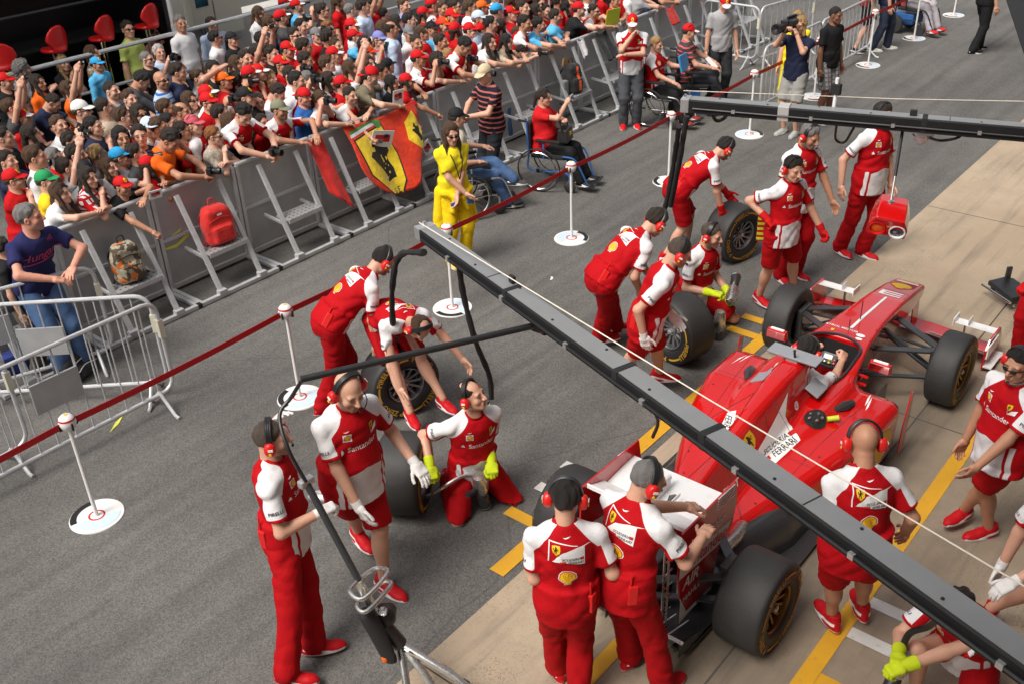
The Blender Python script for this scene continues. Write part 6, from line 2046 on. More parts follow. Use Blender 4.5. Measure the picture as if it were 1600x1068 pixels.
def figure_meshes(pose, female, fat, sleeve, legs, res, head, tee, loose=.016):
    fig = Fig(dict(pose, female=female, fat=fat))
    v, q, fx = fig.body(res, hands=True, head=head, legs=legs != 'none' and legs != 'trousers')
    mb = np_mesh('person', v, q, [M['skin']], attrs={'fx': fx})
    v, q, W = fig.shirt(res, sleeve=sleeve, amp=.007, seed=fat * 40 + len(_cache), tee=tee, loose=loose)
    ms = np_mesh('shirt', v, q, [M['cloth']], attrs={'W': W})
    mt = None
    if legs != 'none':
        v2, q2 = fig.trousers(res * 1.3, legs == 'shorts')
        mt = np_mesh('trousers', v2, q2, [M['cloth']])
    return fig, mb, ms, mt, (v, q)


def public(headpx, heading, pose, label, shirt=(.5, .5, .5), accent=None, pattern=0, sleeve=.62, legs='trousers', legcol=(.03, .035, .05), legacc=None, legpat=0, female=False, fat=0.0, skin='light', hair='short', haircol='dark', stub=False, cap=None, capcol=RED, capacc=None, badge=1.0, glasses=None, backward=False,
           y=None, s=1.0, hands=None, feet=None, shoes=None, res=.024, team=False, key=None, rail=0.0, ymin=9.0, cat='spectator', group=None, head_turn=None):
    p = dict(POSES[pose]) if isinstance(pose, str) else dict(pose)
    p['female'] = female
    base, rz, p = place(headpx, heading, p, y, hands, feet, s * (.95 if female and y is None else 1.0), rail, ymin)
    s = p['s']
    head = ('f', 0) if female else ('m', 1 if stub else 0)
    if key is not None:
        k = (key, female, round(fat, 2), sleeve, legs, head)
        if k not in _cache:
            pk = dict(p); pk['s'] = 1.0
            _cache[k] = figure_meshes(pk, female, fat, sleeve, legs, res, head, False)
        fig, mb, ms, mt, cv = _cache[k]; sc = s; J = fig.J
    else:
        fig, mb, ms, mt, cv = figure_meshes(p, female, fat, sleeve, legs, res, head, False); sc = 1.0; J = fig.J
    root = link('person', mb, loc=base); root.rotation_euler = (0, 0, rz); root.scale = (sc, sc, sc)
    root.color = (*SKIN[skin], 1); root['haircol'] = [float(x) for x in HAIR[haircol]]
    tag(root, label, cat, group)
    sh = dress(link('shirt', ms, root), shirt, accent, pattern)
    if team:
        kk = (key, female, round(fat, 2), 'badge') if key is not None else None
        if kk and kk in _cache: link('chest_badges', _cache[kk], sh)
        else:
            o = decals('chest_badges', team_items(True, full=key is None), torso_project(fig, caster(*cv), True), sh)
            if kk: _cache[kk] = o.data
    if mt is not None: dress(link('shorts' if legs == 'shorts' else 'trousers', mt, root), legcol, legacc, legpat)
    if shoes:
        for k in 'lr': shoe_at(root, J, k, J['P']['s'], shoes)
    add_head_gear(root, J, J['P']['s'], hair, haircol, cap, capcol, capacc, badge, glasses, backward=backward)
    root_fig = (root, fig, base, rz, sc)
    return root_fig


def hold(rf, kind, label, off=(0, .03, .02), at_hand=None, rz_off=0.0, name=None, **kw):
    """A thing held in the hands of a figure: placed top-level at its hands."""
    root, fig, base, rz, sc = rf; J = fig.J
    if at_hand: c = J[at_hand + 'w'] + (hand_frame(J, at_hand)[:, 1]) * .09 * J['P']['s']
    else: c = (J['lw'] + J['rw']) / 2 + nrm(J['Mh'][:, 1]) * .02
    p = np.array(base) + Rz(rz) @ (c * sc + np.array(off))
    return kind(p, rz + rz_off, label, J, **kw)


def photo_camera(p, rz, label, J=None, big=False):
    k = 1.25 if big else 1.0
    t = thing('camera', p, label, 'camera', 'cameras held by spectators', rz=rz); t.scale = (k, k, k)
    MB().box((0, 0, 0), (.13, .055, .085)).box((.0, 0, .05), (.05, .05, .03)).build('body', M['black_plastic'], t, bevel=.008)
    MB().lathe([(.034, -.02), (.036, .06), (.040, .065), (.040, .10), (.030, .10), (.028, .075), (.0001, .07)], 14, M=Rx(-math.pi / 2), c=(0, .02, 0)).build('lens', M['black_plastic'], t, smooth=True, auto=.7)
    return t


def compact(p, rz, label, J=None, m='alu'):
    t = thing('compact_camera', p, label, 'camera', 'cameras held by spectators', rz=rz)
    MB().box((0, 0, 0), (.10, .022, .06)).build('body', M[m], t, bevel=.005)
    MB().lathe([(.018, 0), (.018, .02), (.0001, .02)], 12, M=Rx(-math.pi / 2), c=(.015, .01, 0)).build('lens', M['lens'], t)
    return t


JEANS, DENIM, BLACK, NAVY, GREY = (.035, .045, .075), (.07, .13, .26), (.014, .014, .015), (.018, .022, .05), (.30, .30, .31)

# --- people standing in the lane
yw = public((705, 209), -112, dict(lean=4, hp=10, hy=-6, lh=(.05, .20, .93), rh=(-.04, .24, .96), le=(-1, -.2, -.1), re=(1, -.2, -.1)), 'woman in yellow T-shirt and yellow trousers with crossed wrists and sunglasses', (.80, .66, .02), legcol=(.80, .56, .01), female=True, hair='long', haircol='brown', glasses='on', shoes=(.60, .45, .12), res=.016, cat='marshal', s=1.03, sleeve=.74)
_J = yw[1].J; _b = MB()


def overall(p):
    x, y, z = (p - _J['pel']).T
    d = d_ell(p, _J['pel'] + np.array([0, -.01, -.03]), (.198, .148, .11))
    for sg in (-1, 1):
        tp, bt = _J['pel'] + np.array([sg * .165, -.01, .0]), _J['pel'] + np.array([sg * .215, .0, -.46])
        e = d_cone(p, tp, bt, .055, .075)
        e = np.maximum(e, d_plane(p, bt, (0, 0, -1)))
        d = smin(d, e, .05)
        d = smin(d, d_cone(p, _J['pel'] + np.array([sg * .17, .09, .0]), _J['pel'] + np.array([sg * .04, .165, -.05]), .035, .032), .03)
        d = smin(d, d_cone(p, _J['pel'] + np.array([sg * .05, .16, -.04]), _J['pel'] + np.array([sg * .09, .16, -.20]), .034, .04), .03)
    return d + .007 * wr(p, 1.2, 3)


v, q = sdf_mesh(overall, _J['pel'] - np.array([.36, .3, .58]), _J['pel'] + np.array([.36, .34, .2]), .019)
tied = dress(link('tied_overall', np_mesh('tied_overall', v, q, [M['cloth']]), yw[0]), (.80, .56, .01))
for sg in (-1, 1): MB().box((_J['pel'] + np.array([sg * .10, .225, -.10])), (.085, .02, .06), M=Ry(sg * .25)).build('blue_tab', M['blue_paint'], tied)
MB().tube(bez([_J['NB'] + np.array([-.07, .03, .0]), _J['C'] + np.array([-.05, .17, .05]), _J['waist'] + np.array([.0, .19, .0])], 5), .007, 6).tube(bez([_J['NB'] + np.array([.07, .03, .0]), _J['C'] + np.array([.05, .17, .05]), _J['waist'] + np.array([.0, .19, .0])], 5), .007, 6).build('lanyard', M['black_plastic'], yw[0])

sm = public((757, 116), 165, dict(lean=7, hp=14, hy=12, lh=(-.02, .36, 1.12), rh=(.12, .34, 1.10), le=(-1, -.2, -.5), re=(1, -.2, -.5), lhand='grip', rhand='grip'), 'man in dark striped polo and beige cap looking at a phone', (.012, .013, .022), (.42, .12, .10), 1, legcol=(.025, .028, .035), hair='short', haircol='grey', cap='plain', capcol=(.58, .47, .30), badge=0, shoes=BLACK, res=.018, fat=.02)
hold(sm, compact, 'black phone in the hands of the man in the dark striped polo', m='black_plastic')
rp = public((988, 36), -140, dict(lean=3, hp=16, hy=-5, lh=(.10, .25, 1.20), rh=(.02, .21, 1.46), le=(-1, .1, -.4), re=(.9, .1, -1), rhand='grip'), 'man in red and white polo, grey jeans and red shoes, hand at his chin', TEAM_RED, WHITE, legcol=(.075, .08, .09), hair='short', haircol='grey', cap='white_peak', capcol=RED, capacc=WHITE, shoes=(.55, .012, .016), res=.018, team=True, s=1.0)
gt = public((1133, 6), -135, dict(lean=6, hp=24), 'man in light grey T-shirt with dark shoulder strap, beside the electric wheelchair', (.34, .34, .35), legcol=(.03, .032, .036), hair='short', haircol='dark', cap='white_peak', capcol=RED, capacc=WHITE, shoes=BLACK, res=.02)
cmn = public((1250, 40), 175, dict(lean=2, hp=2, hy=8, lh=(-.10, .26, 1.55), rh=(.06, .30, 1.58), le=(-.6, .1, -1), re=(.7, .1, -1), lhand='grip', rhand='grip'), 'television cameraman in navy T-shirt and grey cargo shorts', NAVY, legs='shorts', legcol=(.30, .295, .28), hair='bob', haircol='blond', shoes=(.35, .35, .34), res=.018, cat='cameraman')
root, fig, base, rz, sc = cmn; _c = np.array(base) + Rz(rz) @ (fig.J['HC'] + np.array([.08, .16, .03]))
tvc = thing('television_camera', _c, 'black shoulder television camera held by the cameraman', 'camera', rz=rz)
MB().box((0, -.02, 0), (.12, .34, .17)).box((0, -.22, -.01), (.10, .12, .20)).build('body', M['black_plastic'], tvc, bevel=.015)
MB().lathe([(.05, 0), (.055, .14), (.075, .15), (.075, .22), (.06, .22), (.0001, .18)], 16, M=Rx(-math.pi / 2), c=(0, .14, 0)).build('lens', M['black_plastic'], tvc, smooth=True, auto=.8)
MB().box((-.10, .06, .06), (.08, .14, .07)).build('viewfinder', M['black_plastic'], tvc, bevel=.01)
MB().box((0, -.05, .105), (.03, .22, .03)).build('handle', M['matt_black'], tvc)
MB().box((.063, -.08, .02), (.004, .08, .05)).build('sticker', M['decal_red'], tvc)
yb = public((1246, 30), -170, dict(lean=3, hp=10), 'person in a yellow bib standing behind the television cameraman', (.80, .66, .02), legcol=(.75, .6, .02), hair='long', haircol='blond', female=True, shoes=GREY, res=.024, cat='marshal')
bp = public((1306, 24), -104, dict(lean=2, hp=6, hy=6, rhand='grip'), 'man in black polo and checked grey shorts holding a microphone', BLACK, legs='shorts', legcol=(.32, .31, .31), legacc=(.14, .135, .14), legpat=2, hair='crop', haircol='black', skin='brown', shoes=(.40, .40, .40), res=.018, cat='reporter')
root, fig, base, rz, sc = bp; _c = np.array(base) + Rz(rz) @ (fig.J['rw'] + np.array([0, .04, -.10]))
mi = thing('microphone', _c, 'black hand microphone held low by the man in black polo', 'microphone')
MB().tube([(0, 0, .07), (0, 0, -.08)], [.014, .018], 8).build('handle', M['black_plastic'], mi, smooth=True)
MB().lathe([(.0001, -.03), (.02, -.022), (.026, 0), (.02, .02), (.0001, .028)], 10, c=(0, 0, -.10)).build('head', M['alu'], mi, smooth=True)
for hp_, hd, lab, kw in (((1368, -60), -60, 'person in dark shorts at the top edge, only bare legs and black shoes showing', dict(legs='shorts', legcol=BLACK, shoes=BLACK, shirt=(.3, .02, .02))), ((1398, -62), -70, 'person in blue-black jeans and pale trainers at the top edge', dict(legcol=JEANS, shoes=(.55, .55, .48), shirt=NAVY)),
                         ((1555, -62), -40, 'person in black trousers walking away at the top edge', dict(legcol=BLACK, shoes=BLACK, shirt=BLACK))):
    public(hp_, hd, dict(lean=3, lf=(-.11, .12, .085), rf=(.11, -.14, .085)), lab, res=.024, **kw)


# ---------------------------------------------------------------- wheelchairs
def wheelchair(p, heading, label, frame='chrome', power=False):
    t = thing('wheelchair', (p[0], p[1], 0), label, 'wheelchair', None, rz=R(heading - 90))
    for s in (-1, 1):
        if not power:
            w = MB().lathe([(.290, -.012), (.302, -.012), (.305, 0), (.302, .012), (.290, .012), (.287, 0)], 36, close=True, M=Ry(math.pi / 2), c=(s * .30, -.06, .305)).build('wheel', M['rubber'], t, smooth=True)
            MB().lathe([(.255, -.006), (.262, 0), (.255, .006), (.248, 0)], 32, close=True, M=Ry(math.pi / 2), c=(s * .335, -.06, .305)).build('hand_rim', M['chrome'], w, smooth=True)
            MB().lathe([(.0001, -.03), (.03, -.03), (.03, .03), (.0001, .03)], 12, M=Ry(math.pi / 2), c=(s * .30, -.06, .305)).build('hub', M['chrome'], w)
            sp = MB()
            for k in range(18):
                a = k * math.pi / 9; sp.bar((s * .30, -.06, .305), (s * .30, -.06 + .29 * math.cos(a), .305 + .29 * math.sin(a)), .003, .003)
            sp.build('spokes', M['chrome'], w)['kind'] = 'stuff'
            MB().lathe([(.0001, -.015), (.07, -.015), (.085, 0), (.07, .015), (.0001, .015)], 18, M=Ry(math.pi / 2), c=(s * .25, .36, .088)).build('caster', M['rubber'], t, smooth=True, auto=.8)
        else:
            MB().lathe([(.0001, -.04), (.12, -.04), (.17, -.03), (.175, 0), (.17, .03), (.12, .04), (.0001, .04)], 22, M=Ry(math.pi / 2), c=(s * .28, -.18, .175)).build('wheel', M['rubber'], t, smooth=True, auto=.8)
            MB().lathe([(.0001, -.03), (.10, -.03), (.115, 0), (.10, .03), (.0001, .03)], 18, M=Ry(math.pi / 2), c=(s * .25, .34, .115)).build('caster', M['rubber'], t, smooth=True, auto=.8)
        MB().tube(bez([(s * .24, -.24, .95), (s * .24, -.22, .50), (s * .24, -.20, .28), (s * .25, .30, .28), (s * .25, .36, .14)], 4), .014, 8).build('side_frame', M[frame], t, smooth=True)
        MB().tube(bez([(s * .24, .26, .50), (s * .22, .42, .46), (s * .17, .54, .20), (s * .15, .58, .10)], 4), .013, 8).build('leg_rest', M[frame], t, smooth=True)
        MB().box((s * .13, .62, .09), (.16, .14, .015), M=Rx(.2)).build('foot_plate', M['black_plastic'], t, bevel=.004)
        MB().box((s * .26, .06, .70), (.055, .34, .035)).build('arm_pad', M['black_plastic'], t, bevel=.01)
        MB().bar((s * .26, .0, .45), (s * .26, .0, .69), .02, .02).build('arm_post', M[frame], t)
        MB().tube([(s * .24, -.24, .94), (s * .24, -.36, .95)], .017, 8).build('push_handle', M['matt_black'], t)
    MB().box((0, .04, .47), (.46, .48, .06)).build('seat_cushion', M['matt_black'], t, bevel=.02)
    MB().box((0, -.22, .70), (.46, .05, .42)).build('back_rest', M['matt_black'], t, bevel=.015)
    if power: MB().box((0, -.08, .28), (.40, .46, .20)).build('battery_box', M['blue_paint'], t, bevel=.02)
    return t


def seated(headpx, heading, label, chair, hands, frame='chrome', power=False, legpose=None, **kw):
    pose = dict(pel=(0, -.10, .60), ppitch=-4, lean=2, hp=8, lf=(-.13, .50, .16), rf=(.13, .50, .16), lk=(-.1, 1, 1), rk=(.1, 1, 1))
    pose.update(hands); pose.update(legpose or {})
    rf = public(headpx, heading, pose, label, res=.019, **kw)
    wheelchair(rf[2], heading, chair, frame, power)
    return rf


s1 = seated((714, 184), -32, 'seated man in cream T-shirt and blue jeans, legs crossed, behind the woman in yellow', 'wheelchair of the man in blue jeans behind the woman in yellow', dict(lh=(-.20, .30, .78), rh=(.22, .10, .74)), legpose=dict(lf=(.16, .58, .42), rf=(.10, .52, .10), lfy=-20), shirt=(.66, .60, .48), legcol=DENIM, hair='short', haircol='dark', cap='plain', capcol=BLACK, badge=0, shoes=(.06, .06, .06))
s2 = seated((850, 152), -72, 'woman in plain red T-shirt in a wheelchair filming with a small camera', 'blue framed wheelchair of the woman in red holding a camera up', dict(rh=(-.02, .24, 1.20), lh=(.02, .22, .98), le=(-1, 0, -.6), re=(1, .1, -.8), rhand='grip', hp=4), 'blue_paint', shirt=(.55, .012, .016), legcol=BLACK, hair='tail', haircol='dark', glasses='up', female=True, fat=.05, shoes=BLACK)
hold(s2, compact, 'small silver video camera at the face of the woman in the wheelchair', at_hand='r')
_c = np.array(s2[2]) + Rz(s2[3]) @ np.array([.02, .22, .74]); bg = thing('camera_bag', _c, 'black camera bag in the lap of the woman in the wheelchair', 'bag', rz=s2[3])
MB().box((0, 0, 0), (.26, .16, .18), taper=.85).build('case', M['black_plastic'], bg, bevel=.02); MB().box((0, .075, .02), (.06, .012, .05)).build('badge', M['decal_yellow'], bg); MB().tube(bez([(-.12, 0, .05), (-.14, -.05, .3), (.10, -.06, .42), (.13, 0, .06)], 5), .009, 6).build('strap', M['matt_black'], bg)
s3 = seated((1026, 70), -82, 'short-haired blond woman in red and white polo in a wheelchair with a blue folder', 'chrome wheelchair of the blond woman with the blue folder', dict(lh=(-.16, .36, .92), rh=(.20, .32, .76), lhand='grip'), shirt=TEAM_RED, accent=WHITE, legcol=BLACK, hair='short', haircol='blond', female=True, fat=.03, team=True, shoes=(.25, .02, .02))
_c = np.array(s3[2]) + Rz(s3[3]) @ np.array([-.02, .38, .98]); tag(MB().box((0, 0, 0), (.28, .03, .24), M=Rx(.25)).build('folder', mat('blue_folder', (.03, .22, .50), .35), loc=_c, bevel=.005), 'bright blue folder held by the blond woman in the wheelchair', 'folder'); bpy.data.objects['folder'].rotation_euler = (0, 0, s3[3])
s4 = seated((1077, 50), -58, 'man in red, black and white striped polo in an electric wheelchair', 'dark blue electric wheelchair of the man in the striped polo', dict(lh=(-.16, .38, .74), rh=(.20, .30, .76)), 'black_plastic', True, shirt=(.05, .05, .055), accent=(.60, .10, .10), pattern=1, legcol=(.03, .033, .04), hair='short', haircol='dark', cap='white_peak', capcol=RED, capacc=WHITE, glasses='up', fat=.03, shoes=(.5, .5, .5))
tag(MB().box((0, 0, 0), (.10, .02, .22), M=Rx(-.9)).build('booklet', M['paper'], loc=np.array(s4[2]) + Rz(s4[3]) @ np.array([.06, .30, .80])), 'white booklet on the lap of the man in the electric wheelchair', 'booklet')
s5 = seated((1432, -55), -100, 'person in pale trousers and red shoes in a power wheelchair at the top edge', 'black power wheelchair at the top edge of the lane', dict(lh=(-.2, .3, .76), rh=(.2, .3, .76)), 'black_plastic', True, shirt=(.4, .1, .1), legcol=(.45, .42, .45), hair='short', shoes=(.55, .012, .016))


# ---------------------------------------------------------------- the crowd
def T_(c): return c
COLS = {'red': (.46, .007, .010), 'black': (.015, .015, .016), 'navy': (.020, .026, .060), 'white': (.70, .70, .70), 'grey': (.28, .28, .29), 'blue': (.03, .12, .36), 'sky blue': (.10, .42, .70), 'light blue': (.42, .52, .68), 'lime': (.46, .56, .14), 'orange': (.78, .13, .012), 'yellow': (.75, .52, .02), 'pink': (.62, .22, .24),
        'beige': (.48, .40, .30), 'olive': (.17, .15, .10), 'dark grey': (.06, .06, .065), 'navy blue': (.022, .024, .095), 'green': (.05, .32, .12), 'lavender': (.24, .26, .52)}
FY0 = 9.76
# px, py, sex, hair, hair colour, cap, glasses, shirt, pose, row (f = at the rail), extra
# shirts: colour; 'team' = red with white shoulders; 'x/y' = colour with pattern in y (stripe/check/print)
CR = [
 (40, 318, 'm', 'short', 'grey', '', '', 'navy blue', 'lean', 'T'), (95, 302, 'f', 'long', 'brown', '', 'up', 'white', 'lean2', 'f'), (138, 278, 'f', 'long', 'dark', '', '', 'white/check/red', 'chin', 'f'), (192, 292, 'm', 'short', 'dark', 'red', '', 'black', 'reach', 'f'),
 (233, 258, 'f', 'long', 'dark', 'red', '', 'red', 'chin', 'f'), (266, 219, 'm', 'short', 'dark', '', 'up', 'orange', 'down', 'f'), (335, 213, 'f', 'short', 'ginger', '', 'on', 'beige/print/grey', 'chin', 'f'), (381, 178, 'm', 'short', 'black', '', 'up', 'team', 'down', 'f'), (437, 172, 'm', 'crop', 'dark', 'olive', '', 'team', 'lean2', 'f'),
 (474, 152, 'm', 'short', 'brown', 'red<', '', 'blue', 'cam', 'f'), (502, 156, 'f', 'tail', 'brown', '', '', 'white', 'lean', 'f'), (548, 150, 'm', 'short', 'dark', '', '', 'team', 'reach', 'f'), (578, 119, 'm', 'short', 'dark', 'red<', '', 'olive', 'chin', 'f'), (613, 131, 'f', 'long', 'black', '', '', 'black', 'chin', 'f'), (636, 128, 'f', 'long', 'dark', 'red!', '', 'red', 'reach', 'f'),
 (654, 92, 'm', 'short', 'dark', 'red', '', 'team', 'cam', 'f'), (685, 96, 'f', 'curly', 'dark', '', '', 'red', 'lean2', 'f'), (726, 72, 'm', 'short', 'black', '', '', 'red', 'down', 'f'), (765, 66, 'f', 'long', 'dark', '', '', 'white', 'chin', 'f'), (792, 66, 'f', 'long', 'black', '', '', 'beige', 'lean', 'f'),
 (814, 98, 'm', 'short', 'dark', '', 'up', 'team', 'down', 'f'), (820, 37, 'm', 'short', 'black', '', '', 'team', 'chin', 'f'), (842, 39, 'm', 'short', 'black', '', '', 'sky blue', 'lean2', 'f'), (868, 26, 'm', 'short', 'dark', '', '', 'sky blue', 'fold', 'f'), (905, 15, 'm', 'short', 'dark', 'red!', '', 'black', 'lean', 'f'), (928, 18, 'm', 'short', 'dark', '', 'on', 'red', 'lean2', 'f'),
 (960, 2, 'm', 'short', 'dark', '', '', 'red', 'fold', 'f'), (1004, -16, 'm', 'short', 'brown', '', '', 'grey', 'lean2', 'f'), (1035, -28, 'm', 'short', 'dark', '', '', 'navy', 'lean', 'f'), (1062, -38, 'f', 'long', 'dark', '', '', 'white', 'lean', 'f'), (1100, -52, 'm', 'short', 'dark', 'blue', '', 'red', 'lean', 'f'), (1150, -70, 'm', 'short', 'brown', '', '', 'black', 'lean', 'f'),
 # second row and behind, left part
 (22, 281, 'm', 'short', 'brown', 'red', 'on', 'red', 'stand', ''), (72, 283, 'm', 'short', 'brown', 'green', '', 'yellow', 'stand', ''), (6, 388, 'm', 'short', 'dark', '', '', 'black', 'stand', 'T'), (12, 252, 'm', 'short', 'dark', '', '', 'navy', 'stand', ''), (56, 246, 'm', 'short', 'brown', '', '', 'white', 'stand', ''), (86, 247, 'f', 'bob', 'grey', '', '', 'red', 'stand', ''),
 (134, 268, 'm', 'short', 'dark', 'black', 'on', 'grey', 'stand', ''), (120, 242, 'm', 'short', 'dark', '', 'up', 'navy', 'stand', ''), (153, 242, 'f', 'short', 'blond', '', '', 'dark grey', 'stand', ''), (187, 246, 'm', 'short', 'grey', 'sky', 'on', 'grey', 'stand', ''), (112, 222, 'm', 'short', 'dark', '', 'up', 'grey', 'stand', ''), (36, 184, 'm', 'short', 'brown', 'red!', '', 'red', 'fold', '', .9),
 (18, 168, 'm', 'short', 'brown', '', 'on', 'dark grey', 'up', ''), (83, 160, 'm', 'crop', 'dark', '', '', 'navy', 'down', ''), (93, 196, 'm', 'short', 'brown', '', '', 'white', 'stand', ''), (128, 173, 'm', 'short', 'brown', 'white', 'on', 'black', 'stand', ''), (147, 198, 'm', 'short', 'black', '', '', 'navy', 'chin', ''), (163, 168, 'm', 'crop', 'dark', '', '', 'beige', 'stand', ''),
 (190, 216, 'f', 'bob', 'black', '', '', 'white', 'stand', ''), (193, 183, 'm', 'short', 'brown', '', 'up', 'white', 'stand', ''), (203, 155, 'm', 'short', 'brown', '', '', 'black', 'stand', ''), (218, 212, 'm', 'short', 'dark', '', '', 'navy', 'stand', ''), (218, 180, 'f', 'bob', 'dark', '', 'on', 'red/check/black', 'stand', ''), (234, 200, 'f', 'short', 'brown', 'ltblue', '', 'white', 'stand', ''),
 (248, 200, 'm', 'short', 'brown', '', '', 'red', 'stand', ''), (264, 192, 'm', 'short', 'black', '', '', 'red', 'stand', ''), (260, 170, 'f', 'short', 'brown', '', '', 'beige', 'stand', ''), (285, 175, 'm', 'balding', 'brown', '', '', 'red', 'stand', ''), (297, 158, 'f', 'bob', 'brown', '', 'on', 'beige', 'stand', ''), (326, 160, 'm', 'short', 'dark', 'red', 'on', 'red', 'chin', ''),
 (303, 195, 'm', 'short', 'dark', 'pink', 'up', 'team', 'stand', ''), (252, 126, 'm', 'bald', 'dark', '', 'on', 'light blue/stripe/blue', 'stand', '', 1, 'tan'), (222, 126, 'm', 'short', 'black', '', '', 'dark grey', 'down', ''), (230, 93, 'm', 'crop', 'grey', '', 'on', 'black', 'stand', ''), (249, 82, 'm', 'short', 'white', '', '', 'light blue', 'stand', ''), (278, 113, 'm', 'short', 'dark', '', '', 'navy', 'stand', ''),
 (200, 46, 'm', 'short', 'dark', '', 'on', 'lime', 'stand', 'b'), (239, 52, 'f', 'bun', 'brown', '', 'on', 'pink', 'chin', ''), (282, 37, 'm', 'short', 'grey', '', '', 'white', 'stand', 'b'), (331, 38, 'm', 'short', 'dark', '', '', 'light blue', 'stand', ''), (337, 60, 'm', 'short', 'black', '', 'on', 'white', 'stand', ''), (363, 62, 'f', 'tail', 'dark', 'black', '', 'black', 'stand', ''),
 (152, 101, 'm', 'short', 'dark', 'sky', '', 'sky blue', 'stand', 'k', .85), (145, 84, 'f', 'bob', 'brown', '', '', 'beige/print/olive', 'stand', ''), (99, 99, 'f', 'long', 'blond', '', 'up', 'black', 'chin', ''), (28, 112, 'f', 'bob', 'blond', '', '', 'white', 'stand', ''), (8, 128, 'm', 'short', 'dark', 'red', '', 'black', 'stand', ''), (36, 108, 'm', 'curly', 'grey', '', '', 'grey', 'stand', ''),
 (335, 110, 'm', 'short', 'black', '', '', 'black', 'brow', ''), (350, 127, 'm', 'short', 'dark', 'orange', '', 'red', 'cam', ''), (370, 127, 'f', 'curly', 'black', '', '', 'sky blue', 'cam', ''), (391, 117, 'm', 'short', 'dark', 'red!', 'on', 'red', 'stand', ''), (385, 152, 'm', 'short', 'dark', 'black*', '', 'black', 'stand', ''), (325, 148, 'm', 'short', 'dark', 'red!', '', 'white', 'cam', ''),
 # middle part
 (404, 160, 'f', 'tail', 'brown', '', '', 'white', 'stand', ''), (434, 146, 'm', 'short', 'dark', '', 'up', 'red', 'down', ''), (422, 122, 'f', 'long', 'blond', '', '', 'dark grey', 'stand', ''), (405, 114, 'm', 'short', 'dark', 'red!', '', 'red', 'stand', ''), (440, 101, 'm', 'short', 'dark', 'red', 'on', 'red', 'cam', ''), (465, 127, 'm', 'short', 'black', '', '', 'grey', 'stand', ''), (481, 124, 'm', 'crop', 'grey', '', '', 'beige', 'stand', ''),
 (478, 95, 'm', 'short', 'dark', '', '', 'black', 'camlow', ''), (512, 100, 'm', 'short', 'brown', '', '', 'white', 'stand', ''), (515, 127, 'f', 'bob', 'dark', '', 'on', 'red', 'lean', ''), (549, 108, 'f', 'long', 'brown', '', '', 'grey', 'stand', ''), (597, 112, 'm', 'short', 'dark', '', '', 'black', 'stand', ''), (606, 104, 'm', 'short', 'dark', 'black', '', 'dark grey', 'stand', ''), (404, 82, 'm', 'short', 'dark', '', 'on', 'black', 'up', ''),
 (461, 56, 'm', 'short', 'dark', '', 'on', 'red', 'stand', ''), (472, 42, 'm', 'short', 'black', '', '', 'grey', 'stand', ''), (476, 74, 'm', 'short', 'dark', '', '', 'red', 'stand', ''), (495, 56, 'm', 'short', 'brown', 'grey', '', 'grey', 'stand', ''), (513, 59, 'm', 'short', 'dark', '', '', 'black', 'stand', ''), (525, 72, 'm', 'crop', 'brown', '', 'up', 'red', 'stand', ''), (522, 86, 'm', 'short', 'dark', 'red!', '', 'white', 'stand', ''),
 (514, 46, 'f', 'curly', 'ginger', '', 'on', 'black', 'stand', ''), (505, 17, 'm', 'short', 'dark', '', 'on', 'black', 'stand', ''), (548, 17, 'm', 'crop', 'grey', '', '', 'dark grey', 'stand', ''), (551, 42, 'm', 'short', 'dark', 'red!', '', 'team', 'stand', ''), (554, 58, 'm', 'short', 'dark', 'red', '', 'sky blue', 'stand', ''), (572, 68, 'f', 'tail', 'black', '', 'on', 'blue', 'stand', ''), (575, 84, 'm', 'short', 'dark', 'redor', '', 'dark grey', 'stand', ''),
 (593, 62, 'm', 'short', 'grey', 'lav', 'on', 'grey', 'stand', ''), (601, 22, 'm', 'short', 'black', '', '', 'red', 'stand', 'k', .8), (632, 9, 'm', 'short', 'brown', '', '', 'lavender', 'stand', ''), (640, 32, 'm', 'short', 'black', '', '', 'white', 'stand', ''), (662, 22, 'f', 'long', 'dark', 'red', '', 'red', 'stand', ''), (614, 68, 'm', 'balding', 'dark', '', '', 'black', 'stand', ''), (640, 54, 'm', 'short', 'grey', 'grey', '', 'white', 'stand', ''),
 (651, 68, 'm', 'crop', 'dark', '', '', 'red', 'stand', ''), (675, 46, 'm', 'crop', 'dark', 'black', 'up', 'sky blue', 'stand', ''), (694, 40, 'm', 'short', 'dark', 'redor', '', 'white', 'stand', ''), (707, 27, 'm', 'short', 'dark', 'red', '', 'red', 'stand', ''), (712, 47, 'f', 'bob', 'dark', 'red', '', 'red', 'stand', ''), (711, 11, 'm', 'short', 'dark', '', 'on', 'navy', 'stand', ''), (735, 48, 'm', 'short', 'dark', 'red', 'on', 'red', 'stand', ''),
 (702, 88, 'f', 'bob', 'blond', '', '', 'beige', 'stand', ''), (749, 30, 'm', 'short', 'grey', 'ltblue', '', 'light blue', 'stand', ''), (754, 13, 'm', 'short', 'dark', 'orange', '', 'orange', 'stand', ''), (776, 18, 'm', 'short', 'dark', 'sky', '', 'grey', 'camlow', ''), (767, 38, 'm', 'short', 'black', '', '', 'black', 'stand', ''), (798, 22, 'm', 'short', 'dark', 'red', '', 'red', 'stand', ''), (735, 12, 'm', 'short', 'brown', '', '', 'white', 'stand', ''),
